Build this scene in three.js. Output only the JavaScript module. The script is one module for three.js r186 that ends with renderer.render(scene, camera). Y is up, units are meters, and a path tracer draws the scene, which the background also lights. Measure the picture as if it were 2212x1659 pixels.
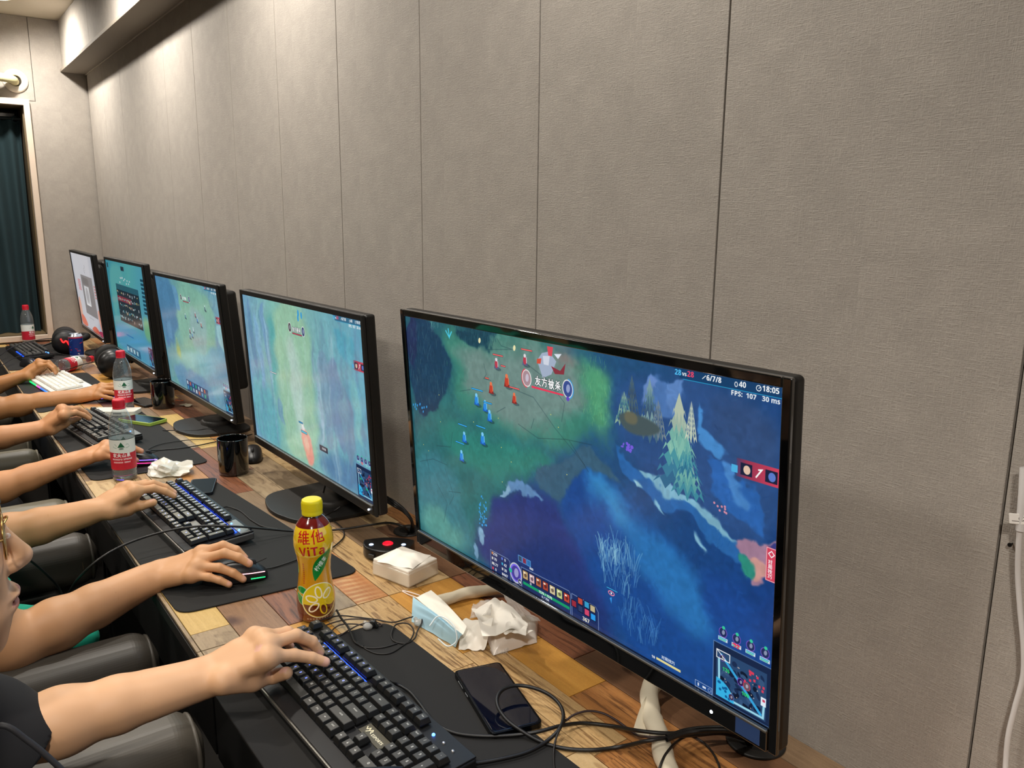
import * as THREE from 'three';
import { RoundedBoxGeometry } from 'three/addons/geometries/RoundedBoxGeometry.js';
import { mergeGeometries } from 'three/addons/utils/BufferGeometryUtils.js';
import { edgeTable, triTable } from 'three/addons/objects/MarchingCubes.js';
import { RectAreaLightUniformsLib } from 'three/addons/lights/RectAreaLightUniformsLib.js';
RectAreaLightUniformsLib.init();

// ---------- camera, exposure, lamps ----------
const scene = new THREE.Scene();
scene.background = new THREE.Color(0x000000);
const V = (x, y, z) => new THREE.Vector3(x, y, z);
const CAM = V(0, 1.45, 0.9142), FWD = V(-0.78655272, -0.19918876, -0.58451575), CUP = V(-0.16502012, 0.97992461, -0.11187543);
const camera = new THREE.PerspectiveCamera(50.92, 2212 / 1659, 0.02, 40);
camera.position.copy(CAM); camera.up.copy(CUP); camera.lookAt(CAM.clone().add(FWD)); camera.updateMatrixWorld();
const renderer = new THREE.WebGLRenderer({ antialias: true });
renderer.toneMapping = THREE.LinearToneMapping; renderer.toneMappingExposure = 1.12;
renderer.shadowMap.enabled = true;

const CEIL = 2.491, FARX = -5.243;
// recessed downlights: [x, z, candela]; the wall row stands 0.42 m off the panelled wall, the room row further back over the seats
const WALLROW = [[-4.86, 0.42, 4.6], [-3.55, 0.42, 4.6], [-2.24, 0.42, 4.0], [-0.93, 0.42, 2.6]];
const ROOMROW = [[0.62, 1.55, 14], [-1.0, 1.6, 5.5], [-2.6, 1.6, 6], [-4.2, 1.6, 6]];
const LAMP_COLOR = new THREE.Color(1.0, 0.935, 0.845);
const lampSpecs = [...WALLROW.map((l) => [...l, 0]), ...ROOMROW.map((l) => [...l, 1])];
for (const [x, z, cd, row] of lampSpecs) {
  const s = new THREE.SpotLight(LAMP_COLOR, cd, 0, row ? 1.25 : 1.45, 1, 2);
  s.position.set(x, CEIL - 0.03, z); row ? s.target.position.set(x, 0, z - 0.45) : s.target.position.set(x, 1.3, 0);
  s.castShadow = true; s.shadow.radius = row ? (x > 0 ? 3.5 : 8) : 2; s.shadow.mapSize.set(1024, 1024); s.name = 'downlight_beam';
  scene.add(s, s.target);
}

// pixel of the 2212 x 1659 photograph -> direction; a point follows from the surface it lies on
const FPX = 1742.12, CX = 1106, CY = 829.5, RIGHT = FWD.clone().cross(CUP).normalize();
const dirOf = (u, v) => FWD.clone().addScaledVector(RIGHT, (u - CX) / FPX).addScaledVector(CUP, -(v - CY) / FPX).normalize();
const onY = (u, v, y) => { const d = dirOf(u, v); return CAM.clone().addScaledVector(d, (y - CAM.y) / d.y); };
const onZ = (u, v, z) => { const d = dirOf(u, v); return CAM.clone().addScaledVector(d, (z - CAM.z) / d.z); };
const onX = (u, v, x) => { const d = dirOf(u, v); return CAM.clone().addScaledVector(d, (x - CAM.x) / d.x); };

// ---------- helpers ----------
let seed = 12345;
const rnd = () => { seed = (seed + 0x6d2b79f5) | 0; let t = Math.imul(seed ^ (seed >>> 15), 1 | seed); t = (t + Math.imul(t ^ (t >>> 7), 61 | t)) ^ t; return ((t ^ (t >>> 14)) >>> 0) / 4294967296; };
const rr = (a, b) => a + (b - a) * rnd();
const clamp = (x, a = 0, b = 1) => Math.min(b, Math.max(a, x));
const mix = (a, b, t) => a + (b - a) * t;
const hash2 = (x, y) => { let n = Math.imul(x | 0, 374761393) + Math.imul(y | 0, 668265263) | 0; n = Math.imul(n ^ (n >>> 13), 1274126177); return ((n ^ (n >>> 16)) >>> 0) / 4294967296; };
const noise2 = (x, y) => { const xi = Math.floor(x), yi = Math.floor(y), fx = x - xi, fy = y - yi, u = fx * fx * (3 - 2 * fx), w = fy * fy * (3 - 2 * fy); return mix(mix(hash2(xi, yi), hash2(xi + 1, yi), u), mix(hash2(xi, yi + 1), hash2(xi + 1, yi + 1), u), w); };
const fbm = (x, y, o = 4) => { let s = 0, a = 0.5; for (let i = 0; i < o; i++) { s += a * noise2(x, y); x = x * 2.03 + 17.1; y = y * 2.03 + 5.7; a *= 0.5; } return s / (1 - Math.pow(0.5, o)); };
const names = new Map();
const numbered = (n) => { const k = names.get(n) || 0; names.set(n, k + 1); return k ? n + '_' + String(k).padStart(3, '0') : n; };
const std = (color, roughness = 0.6, metalness = 0, extra = {}) => new THREE.MeshStandardMaterial({ color, roughness, metalness, ...extra });
const phys = (o) => new THREE.MeshPhysicalMaterial(o);
function mesh(name, geo, mat, parent, pos, rot) {
  const m = new THREE.Mesh(geo, mat); m.name = name; m.castShadow = m.receiveShadow = true;
  if (pos) m.position.set(...pos); if (rot) m.rotation.set(...rot);
  if (parent) parent.add(m); return m;
}
function tag(o, label, category, group) { o.userData.label = label; o.userData.category = category; if (group) o.userData.group = group; return o; }
function thing(name, label, category, pos = [0, 0, 0], turn = 0, group) {
  const g = new THREE.Group(); g.name = numbered(name); g.position.set(...pos); g.rotation.y = turn; scene.add(g); return tag(g, label, category, group);
}
function sub(child, parent) { scene.updateMatrixWorld(true); parent.attach(child); return child; }   // a part of a part keeps its place
function solo(name, geo, mat, label, category, group, pos, rot) { return tag(mesh(numbered(name), geo, mat, scene, pos, rot), label, category, group); }
function structure(name, geo, mat, pos, label) { const m = mesh(name, geo, mat, scene, pos); m.userData.kind = 'structure'; if (label) tag(m, label, 'room shell'); return m; }
const box = (w, h, d, r = 0.002, s = 2) => (r > 0 ? new RoundedBoxGeometry(w, h, d, s, Math.min(r, w / 2.01, h / 2.01, d / 2.01)) : new THREE.BoxGeometry(w, h, d));
const at = (g, x, y, z) => g.translate(x, y, z);
const merge = (list) => mergeGeometries(list.map((g) => { const n = g.index ? g.toNonIndexed() : g.clone(); for (const k of Object.keys(n.attributes)) if (!['position', 'normal', 'uv'].includes(k)) n.deleteAttribute(k); return n; }));
const lathe = (pts, seg = 48) => new THREE.LatheGeometry(pts.map(([x, y]) => new THREE.Vector2(x, y)), seg);
const curve = (pts) => new THREE.CatmullRomCurve3(pts.map((p) => (p.isVector3 ? p : V(...p))), false, 'centripetal');
const tube = (pts, r, seg, rad = 8) => new THREE.TubeGeometry(curve(pts), seg || Math.max(12, pts.length * 8), r, rad, false);
function canvasTex(w, h, paint, srgb = true) {
  const c = document.createElement('canvas'); c.width = w; c.height = h; const g = c.getContext('2d'); paint(g, w, h);
  const t = new THREE.CanvasTexture(c); if (srgb) t.colorSpace = THREE.SRGBColorSpace; t.anisotropy = 8; return t;
}
function dataTex(w, h, fn, srgb = true, wrap = true) {   // fn(x, y) -> [r, g, b] 0..255
  const d = new Uint8Array(w * h * 4);
  for (let y = 0; y < h; y++) for (let x = 0; x < w; x++) { const c = fn(x, y), i = (y * w + x) * 4; d[i] = clamp(c[0], 0, 255); d[i + 1] = clamp(c[1], 0, 255); d[i + 2] = clamp(c[2], 0, 255); d[i + 3] = 255; }
  const t = new THREE.DataTexture(d, w, h); t.magFilter = t.minFilter = THREE.LinearFilter; if (wrap) t.wrapS = t.wrapT = THREE.RepeatWrapping; if (srgb) t.colorSpace = THREE.SRGBColorSpace; t.needsUpdate = true; return t;
}
// uv in metres from the dominant axis of each normal
function metricUV(geo, ox = 0, oy = 0, swap = false) {
  const g = geo.index ? geo.toNonIndexed() : geo, p = g.attributes.position, n = g.attributes.normal, uv = new Float32Array(p.count * 2);
  for (let i = 0; i < p.count; i++) {
    const ax = Math.abs(n.getX(i)), ay = Math.abs(n.getY(i)), az = Math.abs(n.getZ(i)); let a, b;
    if (ay >= ax && ay >= az) { a = p.getX(i); b = p.getZ(i); } else if (az >= ax) { a = p.getX(i); b = p.getY(i); } else { a = p.getZ(i); b = p.getY(i); }
    if (swap) [a, b] = [b, a];
    uv[2 * i] = a + ox; uv[2 * i + 1] = b + oy;
  }
  g.setAttribute('uv', new THREE.BufferAttribute(uv, 2)); return g;
}
// Chinese characters written as strokes on a 10 x 10 square
const GLYPH = {
  '友': '1,3 9,3|4.5,0 4,3 2.5,6.5 .5,9.5|3,5 8,5 6.5,7.5 2.5,10|3.5,5.5 6,8 9.5,10', '方': '4.8,0 5.4,1.6|.8,2.5 9.2,2.5|3.8,5 8,5 7.6,9 6.4,9.8|4.2,2.5 3.7,6 1,9.8',
  '被': '2,0 2.8,1.2|.8,2.5 4,2.5 1,6|2.6,4.2 2.6,10|3,5 4.2,6.5|5,2.5 9.3,2.5 8.8,4|5,2.5 5,6 4.2,10|7,0 7,5.2|5,5.2 8.5,5.2 7,8 5.2,10|6,6 9.6,10', '杀': '2.5,.5 7.5,4|7.5,.5 2.3,4|1,5.5 9,5.5|5,4.2 5,10|4.3,6.3 1.2,9|5.7,6.3 8.8,9',
  '农': '1.5,3 1,2 9,2 8.6,3.4|5,.3 4,4 .6,7.5|3.4,4.5 3.4,9.6 5,8.2|4.2,4.5 6,7.5 9.4,9.8|7.8,4.4 6,6', '夫': '2,3 8,3|1,5.5 9,5.5|5,.5 5,5.5 3.5,8 .8,9.8|5.2,6 6.8,8.2 9.2,9.8',
  '山': '5,.8 5,8.6|1.5,3.6 1.5,8.8 8.6,8.8|8.6,3.6 8.6,9.2', '泉': '5,0 4.4,1.2|2.5,1.4 7.5,1.4 7.5,4.6 2.5,4.6 2.5,1.4|2.5,3 7.5,3|5,4.6 5,9.6 4,9.2|1.5,6 4,6 1.2,9|8.3,5.6 6,7|5.6,6.4 9.2,9.4',
  '維': '2.6,.3 1,2.4 3,2.4 .9,5 3.4,4.7|1,6.5 .6,8.6|2.2,6.5 2.4,8.4|3.3,6.3 3.8,8|5.6,.3 4.4,3.2|5,2.4 5,9.8|7,.2 7.4,1.8|5,2.3 9.3,2.3|5,4.8 9,4.8|5,7 9,7|5,9.4 9.5,9.4|7.1,2.3 7.1,9.4', '他': '3,.3 .8,4.5|2,3 2,10|3.8,4.4 9,3 8.8,6.6 7.6,6.2|6.3,.4 6.3,7.4|4.8,2 4.8,9 9.5,9 9.5,7.4',
  '柠': '0,3 4,3|2,0 2,10|2,3.5 .2,7|2.2,4 3.8,6|6.8,0 7.2,1.2|4.6,3 4.6,2 9.6,2 9.4,3.2|4.8,5 9.6,5|7.2,5 7.2,9.8 6,9.2', '檬': '0,3 3.6,3|1.9,0 1.9,10|1.9,3.6 .2,7|2.2,4 3.6,6|4.4,1 9.6,1|5.8,0 5.8,2|8.2,0 8.2,2|4.4,3.6 4.4,2.6 9.6,2.6 9.6,3.6|5.2,4 8.8,4|4.4,5.4 9.4,5.4|6,5.4 8,8 6.6,10|6.6,6.6 4.4,8|7.4,8 4.6,10|8,7 9.8,9.8',
  '茶': '1,1.6 9,1.6|3.4,.2 3.4,3|6.6,.2 6.6,3|5,2.6 .8,6|5,2.6 9.3,6|2.6,6.2 7.4,6.2|5,4.6 5,10|3.8,7.4 2,9.2|6.2,7.4 8,9.2', '对': '.6,2 4,2 2.8,6 .4,9.4|1,4 4.2,9|4.8,3 9.6,3|8,.3 8,9.6 6.8,9|5.6,5 6.6,6.8',
  '局': '1.6,.8 8.6,.8 8.6,3 1.6,3|1.6,.8 1.6,6 .4,9.8|1.8,4.8 9,4.8 8.6,9.4 7.4,9.2|3.4,6.4 6.6,6.4 6.6,8.6 3.4,8.6 3.4,6.4', '技': '0,2.6 3.8,2.6|2,.2 2,9.6 1,9.2|0,6.4 3.8,5|4.4,2.2 9.6,2.2|7,.2 7,4.6|4.8,4.6 9,4.6 7,8 4.2,9.8|5.4,5.4 9.6,9.8', '巧': '0,2 4,2|2,2 2,7.6|0,8.2 4.2,7|4.6,1.6 9.6,1.6|6,1.6 5.6,4.6 9,4.6 8.6,9 7,9.4',
};
function glyphs(g, text, x, y, size, color, weight = 0.11, vertical = false, shear = 0) {
  g.save(); g.strokeStyle = color; g.lineWidth = size * weight; g.lineCap = 'round'; g.lineJoin = 'round';
  [...text].forEach((ch, i) => {
    const ox = x + (vertical ? 0 : i * size * 1.08), oy = y + (vertical ? i * size * 1.08 : 0);
    for (const st of (GLYPH[ch] || '1,1 9,1 9,9 1,9 1,1').split('|')) { g.beginPath(); st.split(' ').forEach((q, k) => { const [a, b] = q.split(',').map(Number), X = ox + a * size / 10 + (shear ? (10 - b) * shear * size / 10 : 0), Y = oy + b * size / 10; k ? g.lineTo(X, Y) : g.moveTo(X, Y); }); g.stroke(); }
  });
  g.restore();
}
// ---------- wall panels: linen-textured boards with open joints ----------
const linenHeight = (x, y, S) => {
  const a = hash2(x >> 1, Math.floor(y / 9) * 7 + 3), b = hash2(Math.floor(x / 11) * 5 + 1, y >> 1);
  const streakV = Math.pow(noise2(x * 0.5, y * 0.035 + 40), 3), streakH = Math.pow(noise2(x * 0.03, y * 0.5 + 90), 3);
  return 0.38 * a + 0.34 * b + 0.5 * Math.max(streakV, streakH);
};
const linen = dataTex(1024, 1024, (x, y) => { const h = linenHeight(x, y), t = 0.93 + 0.07 * fbm(x / 90, y / 90, 3), k = (210 + 22 * (h - 0.45)) * t; return [k, k * 0.982, k * 0.955]; });
const linenBump = dataTex(1024, 1024, (x, y) => { const h = 255 * clamp(linenHeight(x, y)); return [h, h, h]; }, false);
for (const t of [linen, linenBump]) t.repeat.set(2.6, 2.6);   // one tile is 0.38 m
const wallMat = std(0xcdc8c3, 0.82, 0, { map: linen, bumpMap: linenBump, bumpScale: 0.0004 });
const jointMat = std(0x3a352e, 0.9), plainWall = std(0xb0a697, 0.85);
const wallR = new THREE.Group(); wallR.name = 'wall_right'; wallR.userData.kind = 'structure'; scene.add(wallR); tag(wallR, 'long wall of grey beige linen textured panels behind the monitors', 'wall');
mesh('wall_backing', box(7.4, CEIL, 0.1, 0), jointMat, wallR, [FARX + 3.7, CEIL / 2, -0.062]);
{
  const P = 0.407, x0 = -0.345; let k = 0;
  for (let i = -6; i <= 12; i++) {
    const xr = Math.min(x0 - (i - 1) * P, 2.1), xl = Math.max(x0 - i * P, FARX); if (xr - xl < 0.02) continue;
    const g = metricUV(box(xr - xl - 0.0022, CEIL, 0.012, 0.0015, 1), (i * 0.37) % 1, (i * 0.61) % 1);
    mesh('wall_panel', g, wallMat, wallR, [(xl + xr) / 2, CEIL / 2, -0.006]); k++;
  }
}
// ---------- far wall with the curtained window opening ----------
const WZ0 = 0.322, WZ1 = 1.55, WY0 = 0.79, WY1 = 2.034, ROOMZ = 3.0, NEARX = 2.1;
const wallF = new THREE.Group(); wallF.name = 'wall_far'; wallF.userData.kind = 'structure'; scene.add(wallF); tag(wallF, 'short end wall with panels around the curtained window', 'wall');
const fpanel = (z0, z1, y0, y1) => mesh('wall_panel', metricUV(box(0.014, y1 - y0 - 0.002, z1 - z0 - 0.002, 0.0012, 1), z0 * 3.1, y0 * 1.7), wallMat, wallF, [FARX - 0.007, (y0 + y1) / 2, (z0 + z1) / 2]);
fpanel(-0.004, 0.262, 0, CEIL); fpanel(0.2585, WZ0, 0, 2.06); fpanel(0.262, 0.67, 2.06, CEIL); fpanel(0.67, 1.077, WY1, CEIL); fpanel(1.077, WZ1, WY1, CEIL); fpanel(WZ0, WZ1, 0, WY0); fpanel(WZ1, 2.2, 0, CEIL); fpanel(2.2, ROOMZ, 0, CEIL);
mesh('wall_backing', merge([at(box(0.2, CEIL, WZ0, 0), 0, CEIL / 2, WZ0 / 2), at(box(0.2, WY0, WZ1 - WZ0, 0), 0, WY0 / 2, (WZ0 + WZ1) / 2), at(box(0.2, CEIL - WY1, WZ1 - WZ0, 0), 0, (CEIL + WY1) / 2, (WZ0 + WZ1) / 2), at(box(0.2, CEIL, ROOMZ - WZ1, 0), 0, CEIL / 2, (ROOMZ + WZ1) / 2)]), jointMat, wallF, [FARX - 0.115, 0, 0]);
const win = new THREE.Group(); win.name = 'window_1'; win.userData.kind = 'structure'; scene.add(win); tag(win, 'window opening framed by a pale trim in the end wall', 'window');
const trimMat = std(0xd8c6b4, 0.55);
mesh('window_frame', merge([at(box(0.03, WY1 - WY0 + 0.06, 0.03, 0.003), 0, (WY0 + WY1) / 2, WZ0 - 0.014), at(box(0.03, WY1 - WY0 + 0.06, 0.03, 0.003), 0, (WY0 + WY1) / 2, WZ1 + 0.014), at(box(0.03, 0.033, WZ1 - WZ0, 0.003), 0, WY1 + 0.015, (WZ0 + WZ1) / 2), at(box(0.03, 0.03, WZ1 - WZ0, 0.003), 0, WY0 - 0.015, (WZ0 + WZ1) / 2)]), trimMat, win, [FARX + 0.008, 0, 0]);
mesh('window_reveal', merge([at(box(0.19, WY1 - WY0, 0.006, 0), 0, (WY0 + WY1) / 2, WZ0 + 0.003), at(box(0.19, WY1 - WY0, 0.006, 0), 0, (WY0 + WY1) / 2, WZ1 - 0.003), at(box(0.19, 0.006, WZ1 - WZ0, 0), 0, WY1 - 0.003, (WZ0 + WZ1) / 2), at(box(0.19, 0.006, WZ1 - WZ0, 0), 0, WY0 + 0.003, (WZ0 + WZ1) / 2)]), std(0x6b5a3e, 0.7), win, [FARX - 0.11, 0, 0]);
mesh('window_pane', box(0.006, WY1 - WY0, WZ1 - WZ0, 0), phys({ color: 0x05070a, roughness: 0.05 }), win, [FARX - 0.208, (WY0 + WY1) / 2, (WZ0 + WZ1) / 2]);
// curtain: a folded sheet hung from a rod inside the opening
{
  const cur = thing('curtain', 'dark teal green curtain hanging in deep folds inside the end window', 'curtain');
  const cloth = std(0x1b3237, 0.92, 0, { side: THREE.DoubleSide });
  const folds = (z0, z1, y0, y1, ph) => {
    const nz = 160, ny = 30, g = new THREE.PlaneGeometry(1, 1, nz, ny), p = g.attributes.position;
    for (let i = 0; i < p.count; i++) {
      const s = p.getX(i) + 0.5, t = p.getY(i) + 0.5, z = mix(z0, z1, s), y = mix(y0, y1, t);
      const w = s * (z1 - z0) / 0.075 + 0.5 * Math.sin(s * 7 + ph) , amp = 0.026 * (0.75 + 0.5 * noise2(w * 0.7, 3)) * (1 - 0.35 * t);
      p.setXYZ(i, FARX - 0.105 + amp * Math.sin(w * Math.PI * 2 + 0.35 * Math.sin(t * 3 + w)) + 0.008 * (noise2(w * 2, t * 6) - 0.5), y, z + 0.008 * Math.sin(t * 2.2 + w * 2));
    }
    g.computeVertexNormals(); return g;
  };
  mesh('curtain_sheet', folds(WZ0 + 0.012, WZ1 - 0.012, WY0 + 0.008, 1.965, 1.3), cloth, cur);
  mesh('curtain_rod', new THREE.CylinderGeometry(0.009, 0.009, WZ1 - WZ0 - 0.01, 16).rotateX(Math.PI / 2), std(0x1c2426, 0.4, 0.6), cur, [FARX - 0.105, 1.972, (WZ0 + WZ1) / 2]);
  for (let i = 0; i < 14; i++) mesh('curtain_loop', new THREE.TorusGeometry(0.017, 0.0045, 8, 18).rotateY(Math.PI / 2 + 0.5), cloth, cur, [FARX - 0.105, 1.966, WZ0 + 0.035 + i * 0.085]);
}
// round cover plate and insulated hose above the window
{
  const c = onX(33, 175, FARX), o = thing('pipe_cover_plate', 'round white plastic pipe cover plate on the end wall above the window', 'cover plate', [FARX, c.y, c.z]);
  const ringPts = [[0.028, 0], [0.028, 0.012], [0.034, 0.016], [0.052, 0.012], [0.06, 0.004], [0.06, 0]];
  mesh('plate_ring', lathe(ringPts, 40).rotateZ(-Math.PI / 2), std(0xe6ded0, 0.45), o, [0.001, 0, 0]);
  mesh('pipe_hole', new THREE.CylinderGeometry(0.029, 0.029, 0.004, 28).rotateZ(Math.PI / 2), std(0x2a2318, 0.9), o, [0.003, 0, 0]);
  solo('insulated_hose', tube([[FARX + 0.004, c.y - 0.004, c.z + 0.004], [FARX + 0.05, c.y + 0.0, c.z + 0.02], [FARX + 0.085, c.y + 0.004, c.z + 0.1], [FARX + 0.09, c.y + 0.012, c.z + 0.3], [FARX + 0.09, c.y + 0.02, c.z + 0.9]], 0.022, 60, 14), std(0xcfc79a, 0.8), 'cream wrapped hose leaving the round cover plate', 'hose');
}
// ---------- beam along the wall, ceiling, floor, the walls behind ----------
{
  const beam = new THREE.Group(); beam.name = 'trim_1'; beam.userData.kind = 'structure'; scene.add(beam); tag(beam, 'boxed beam under the ceiling along the panelled wall', 'beam');
  const X0 = FARX, X1 = NEARX, L = X1 - X0;
  const seams = [-4.43, -3.62, -2.81, -2.0, -1.2, -0.4, 0.4, 1.2, X1]; let a = X0;
  for (const b of seams) { mesh('beam_panel', metricUV(box(b - a - 0.002, CEIL - 2.24, 0.116, 0.0015, 1), a, 0.2), wallMat, beam, [(a + b) / 2, (CEIL + 2.24) / 2, 0.058]); a = b; }
  mesh('beam_lip', box(L, 0.016, 0.128, 0.002), std(0x8d8478, 0.7), beam, [(X0 + X1) / 2, 2.233, 0.064]);
  mesh('corner_bead', box(L, 0.004, 0.006, 0.001, 1), std(0xb9b0a2, 0.6), beam, [(X0 + X1) / 2, 2.2235, 0.003]);
}
const ceilMat = std(0xc9bfae, 0.9), roomMat = std(0x9b9186, 0.9);
structure('ceiling', box(NEARX - FARX + 0.3, 0.1, ROOMZ + 0.3, 0), ceilMat, [(NEARX + FARX) / 2, CEIL + 0.05, ROOMZ / 2], 'flat pale ceiling with recessed downlights');
structure('floor', box(NEARX - FARX + 0.3, 0.1, ROOMZ + 0.3, 0), std(0x2c2824, 0.7), [(NEARX + FARX) / 2, -0.05, ROOMZ / 2], 'dark floor under the desks and chairs');
structure('wall_left', box(NEARX - FARX + 0.3, CEIL, 0.1, 0), roomMat, [(NEARX + FARX) / 2, CEIL / 2, ROOMZ + 0.05], 'plain wall behind the seats');
structure('wall_near', box(0.1, CEIL, ROOMZ, 0), roomMat, [NEARX + 0.05, CEIL / 2, ROOMZ / 2], 'plain wall closing the room opposite the curtained window');
lampSpecs.forEach(([x, z, , row], i) => {
  const o = thing('ceiling_downlight', row ? 'round recessed ceiling downlight over the seats' : 'round recessed ceiling downlight beside the wall beam', 'downlight', [x, CEIL, z], 0, row ? 'downlights over the seats' : 'downlights beside the wall beam');
  mesh('trim_ring', lathe([[0.04, -0.001], [0.042, -0.01], [0.056, -0.006], [0.058, -0.001]], 32), std(0xeeeeea, 0.4), o);
  mesh('glowing_lens', new THREE.CylinderGeometry(0.04, 0.04, 0.006, 32), std(0xffffff, 0.4, 0, { emissive: LAMP_COLOR, emissiveIntensity: 3 }), o, [0, -0.006, 0]);
});

// ---------- desks: five tops of printed planks on black frames ----------
const TOP = 0.75, FRONT = 0.606;
const woodTypes = [];
{
  const W = 512, H = 128;   // 0.5 m x 0.125 m
  const types = [   // base, second colour, rough streak colour
    { a: [150, 124, 96], b: [122, 98, 74], c: [92, 70, 52], kind: 'smooth' },      // 0 grey brown
    { a: [214, 182, 116], b: [196, 160, 92], c: [176, 138, 76], kind: 'smooth' },  // 1 pale straw
    { a: [150, 96, 66], b: [120, 72, 48], c: [86, 50, 34], kind: 'rough' },        // 2 red brown
    { a: [206, 172, 122], b: [184, 148, 98], c: [120, 88, 54], kind: 'rough' },    // 3 light tan, rough
    { a: [178, 112, 62], b: [196, 138, 84], c: [228, 196, 142], kind: 'saw' },     // 4 orange with pale saw marks
    { a: [206, 152, 70], b: [190, 134, 56], c: [168, 112, 44], kind: 'smooth' },   // 5 honey
    { a: [186, 132, 76], b: [158, 104, 56], c: [104, 66, 36], kind: 'rough' },     // 6 golden brown, rough
    { a: [128, 92, 64], b: [108, 74, 50], c: [78, 52, 34], kind: 'smooth' },       // 7 brown
    { a: [176, 154, 122], b: [150, 128, 100], c: [112, 92, 70], kind: 'crackle' }, // 8 weathered grey
    { a: [158, 120, 88], b: [132, 98, 70], c: [78, 50, 40], kind: 'knot' },        // 9 brown with a knot
    { a: [212, 184, 138], b: [196, 164, 116], c: [150, 116, 76], kind: 'crackle' },// 10 pale cream
    { a: [196, 142, 84], b: [176, 120, 66], c: [132, 86, 46], kind: 'cross' },     // 11 amber with fine cross marks
  ];
  types.forEach((t, k) => {
    const px = (x, y) => {
      const X = x / W, Y = y / H, warp = 6 * (fbm(X * 3 + k * 9, Y * 2, 3) - 0.5);
      const grain = fbm(X * 5 + k * 31, Y * 34 + warp, 4), fine = fbm(X * 22 + k * 7, Y * 90 + warp * 2, 2), blot = fbm(X * 4 + k * 3, Y * 2.5 + 8, 3);
      let s = clamp(0.5 + 1.1 * (grain - 0.5) + 0.7 * (blot - 0.5)), d = 0;
      if (t.kind === 'rough') d = clamp((fbm(X * 9 + k * 5, Y * 44 + warp, 4) - 0.56) * 6) * 0.8 + clamp((fine - 0.66) * 4) * 0.5;
      else if (t.kind === 'saw') d = clamp((Math.sin((X * 30 + 1.6 * (fbm(X * 6, Y * 3 + k, 2) - 0.5) + Y * 0.8) * 6.283) * 0.5 + 0.25 + 1.6 * (fbm(X * 3 + 4, Y * 5, 2) - 0.5))) * clamp(1.5 * fbm(X * 2.4 + 3, Y * 1.5 + 2, 2) - 0.25);
      else if (t.kind === 'crackle') d = clamp((fbm(X * 18 + k, Y * 12 + warp, 4) - 0.54) * 6) * 0.55 + clamp((fine - 0.66) * 3) * 0.3;
      else if (t.kind === 'cross') d = clamp((Math.sin((X * 44 + 2 * fbm(X * 5, Y * 4, 2)) * 6.283) - 0.35) * 0.6) * 0.6 * fbm(X * 7, Y * 3 + 1, 2) * 1.6;
      else d = clamp((fine - 0.62) * 3) * 0.35;
      if (t.kind === 'knot') { const r = Math.hypot((X - 0.72) * 3.2, (Y - 0.42) * 0.9) + 0.09 * (fbm(X * 20, Y * 9, 3) - 0.5); d = Math.max(d, clamp(1.25 - r * 7) * 0.95, clamp(0.6 - Math.abs(r - 0.14) * 26) * 0.5); }
      const c = [0, 1, 2].map((i) => mix(mix(t.a[i], t.b[i], s), t.c[i], clamp(d)) * (0.93 + 0.08 * hash2(x, y + k * 999)));
      return [c, s * 0.4 + d];
    };
    const map = dataTex(W, H, (x, y) => px(x, y)[0]); map.repeat.set(2, 8);
    woodTypes.push(std(0xffffff, 0.42, 0, { map }));
  });
}
const deskEdge = std(0x14110f, 0.6), deskFrame = std(0x0d0c0c, 0.55), groove = std(0x2a1d12, 0.8);
const ROWS = [0, 0.052, 0.115, 0.190, 0.2525, 0.3175, 0.387, 0.449, 0.531, 0.5985, FRONT];
// which kind of board lies where: row -> [[x from, x to, type] ...] as read off the photograph
const LAID = {
  9: [[-5.2, 0.2, 8]],
  8: [[-1.34, -1.277, 8], [-1.75, -1.34, 1], [-1.277, -1.08, 8], [-2.35, -2.05, 10], [-2.05, -1.75, 8], [-3.35, -2.95, 10], [-4.3, -3.9, 10]],
  7: [[-1.62, -1.277, 9], [-1.277, -1.05, 10], [-2.40, -2.0, 3], [-4.3, -3.9, 7]],
  6: [[-1.52, -1.277, 2], [-1.277, -0.95, 5], [-2.42, -2.1, 8], [-4.35, -3.95, 3]],
  5: [[-1.55, -1.277, 8], [-1.277, -1.1, 10], [-1.1, -0.8, 3], [-2.52, -2.05, 11], [-2.05, -1.55, 11], [-4.5, -3.9, 11]],
  4: [[-1.62, -1.277, 4], [-1.277, -0.985, 3], [-0.985, -0.72, 3], [-0.72, -0.4, 10], [-2.52, -2.02, 2], [-2.02, -1.62, 0]],
  3: [[-1.66, -1.277, 3], [-1.277, -1.02, 5], [-1.02, -0.70, 3], [-0.7, -0.3, 6], [-2.5, -2.2, 9], [-2.2, -1.66, 8]],
  2: [[-1.52, -1.277, 10], [-1.72, -1.52, 0], [-1.277, -0.985, 5], [-0.985, -0.823, 5], [-0.823, -0.45, 6], [-2.3, -1.72, 8], [-2.5, -2.3, 10]],
  1: [[-1.6, -1.277, 7], [-1.277, -0.9, 2], [-0.9, -0.45, 7], [-0.45, -0.1, 6], [-2.2, -1.6, 10]],
  0: [[-1.7, -1.277, 6], [-1.277, -0.8, 0], [-0.8, -0.3, 0]],
};
const DESKX = [0.25, -1.277, -2.497, -3.717, -5.235];
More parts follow.
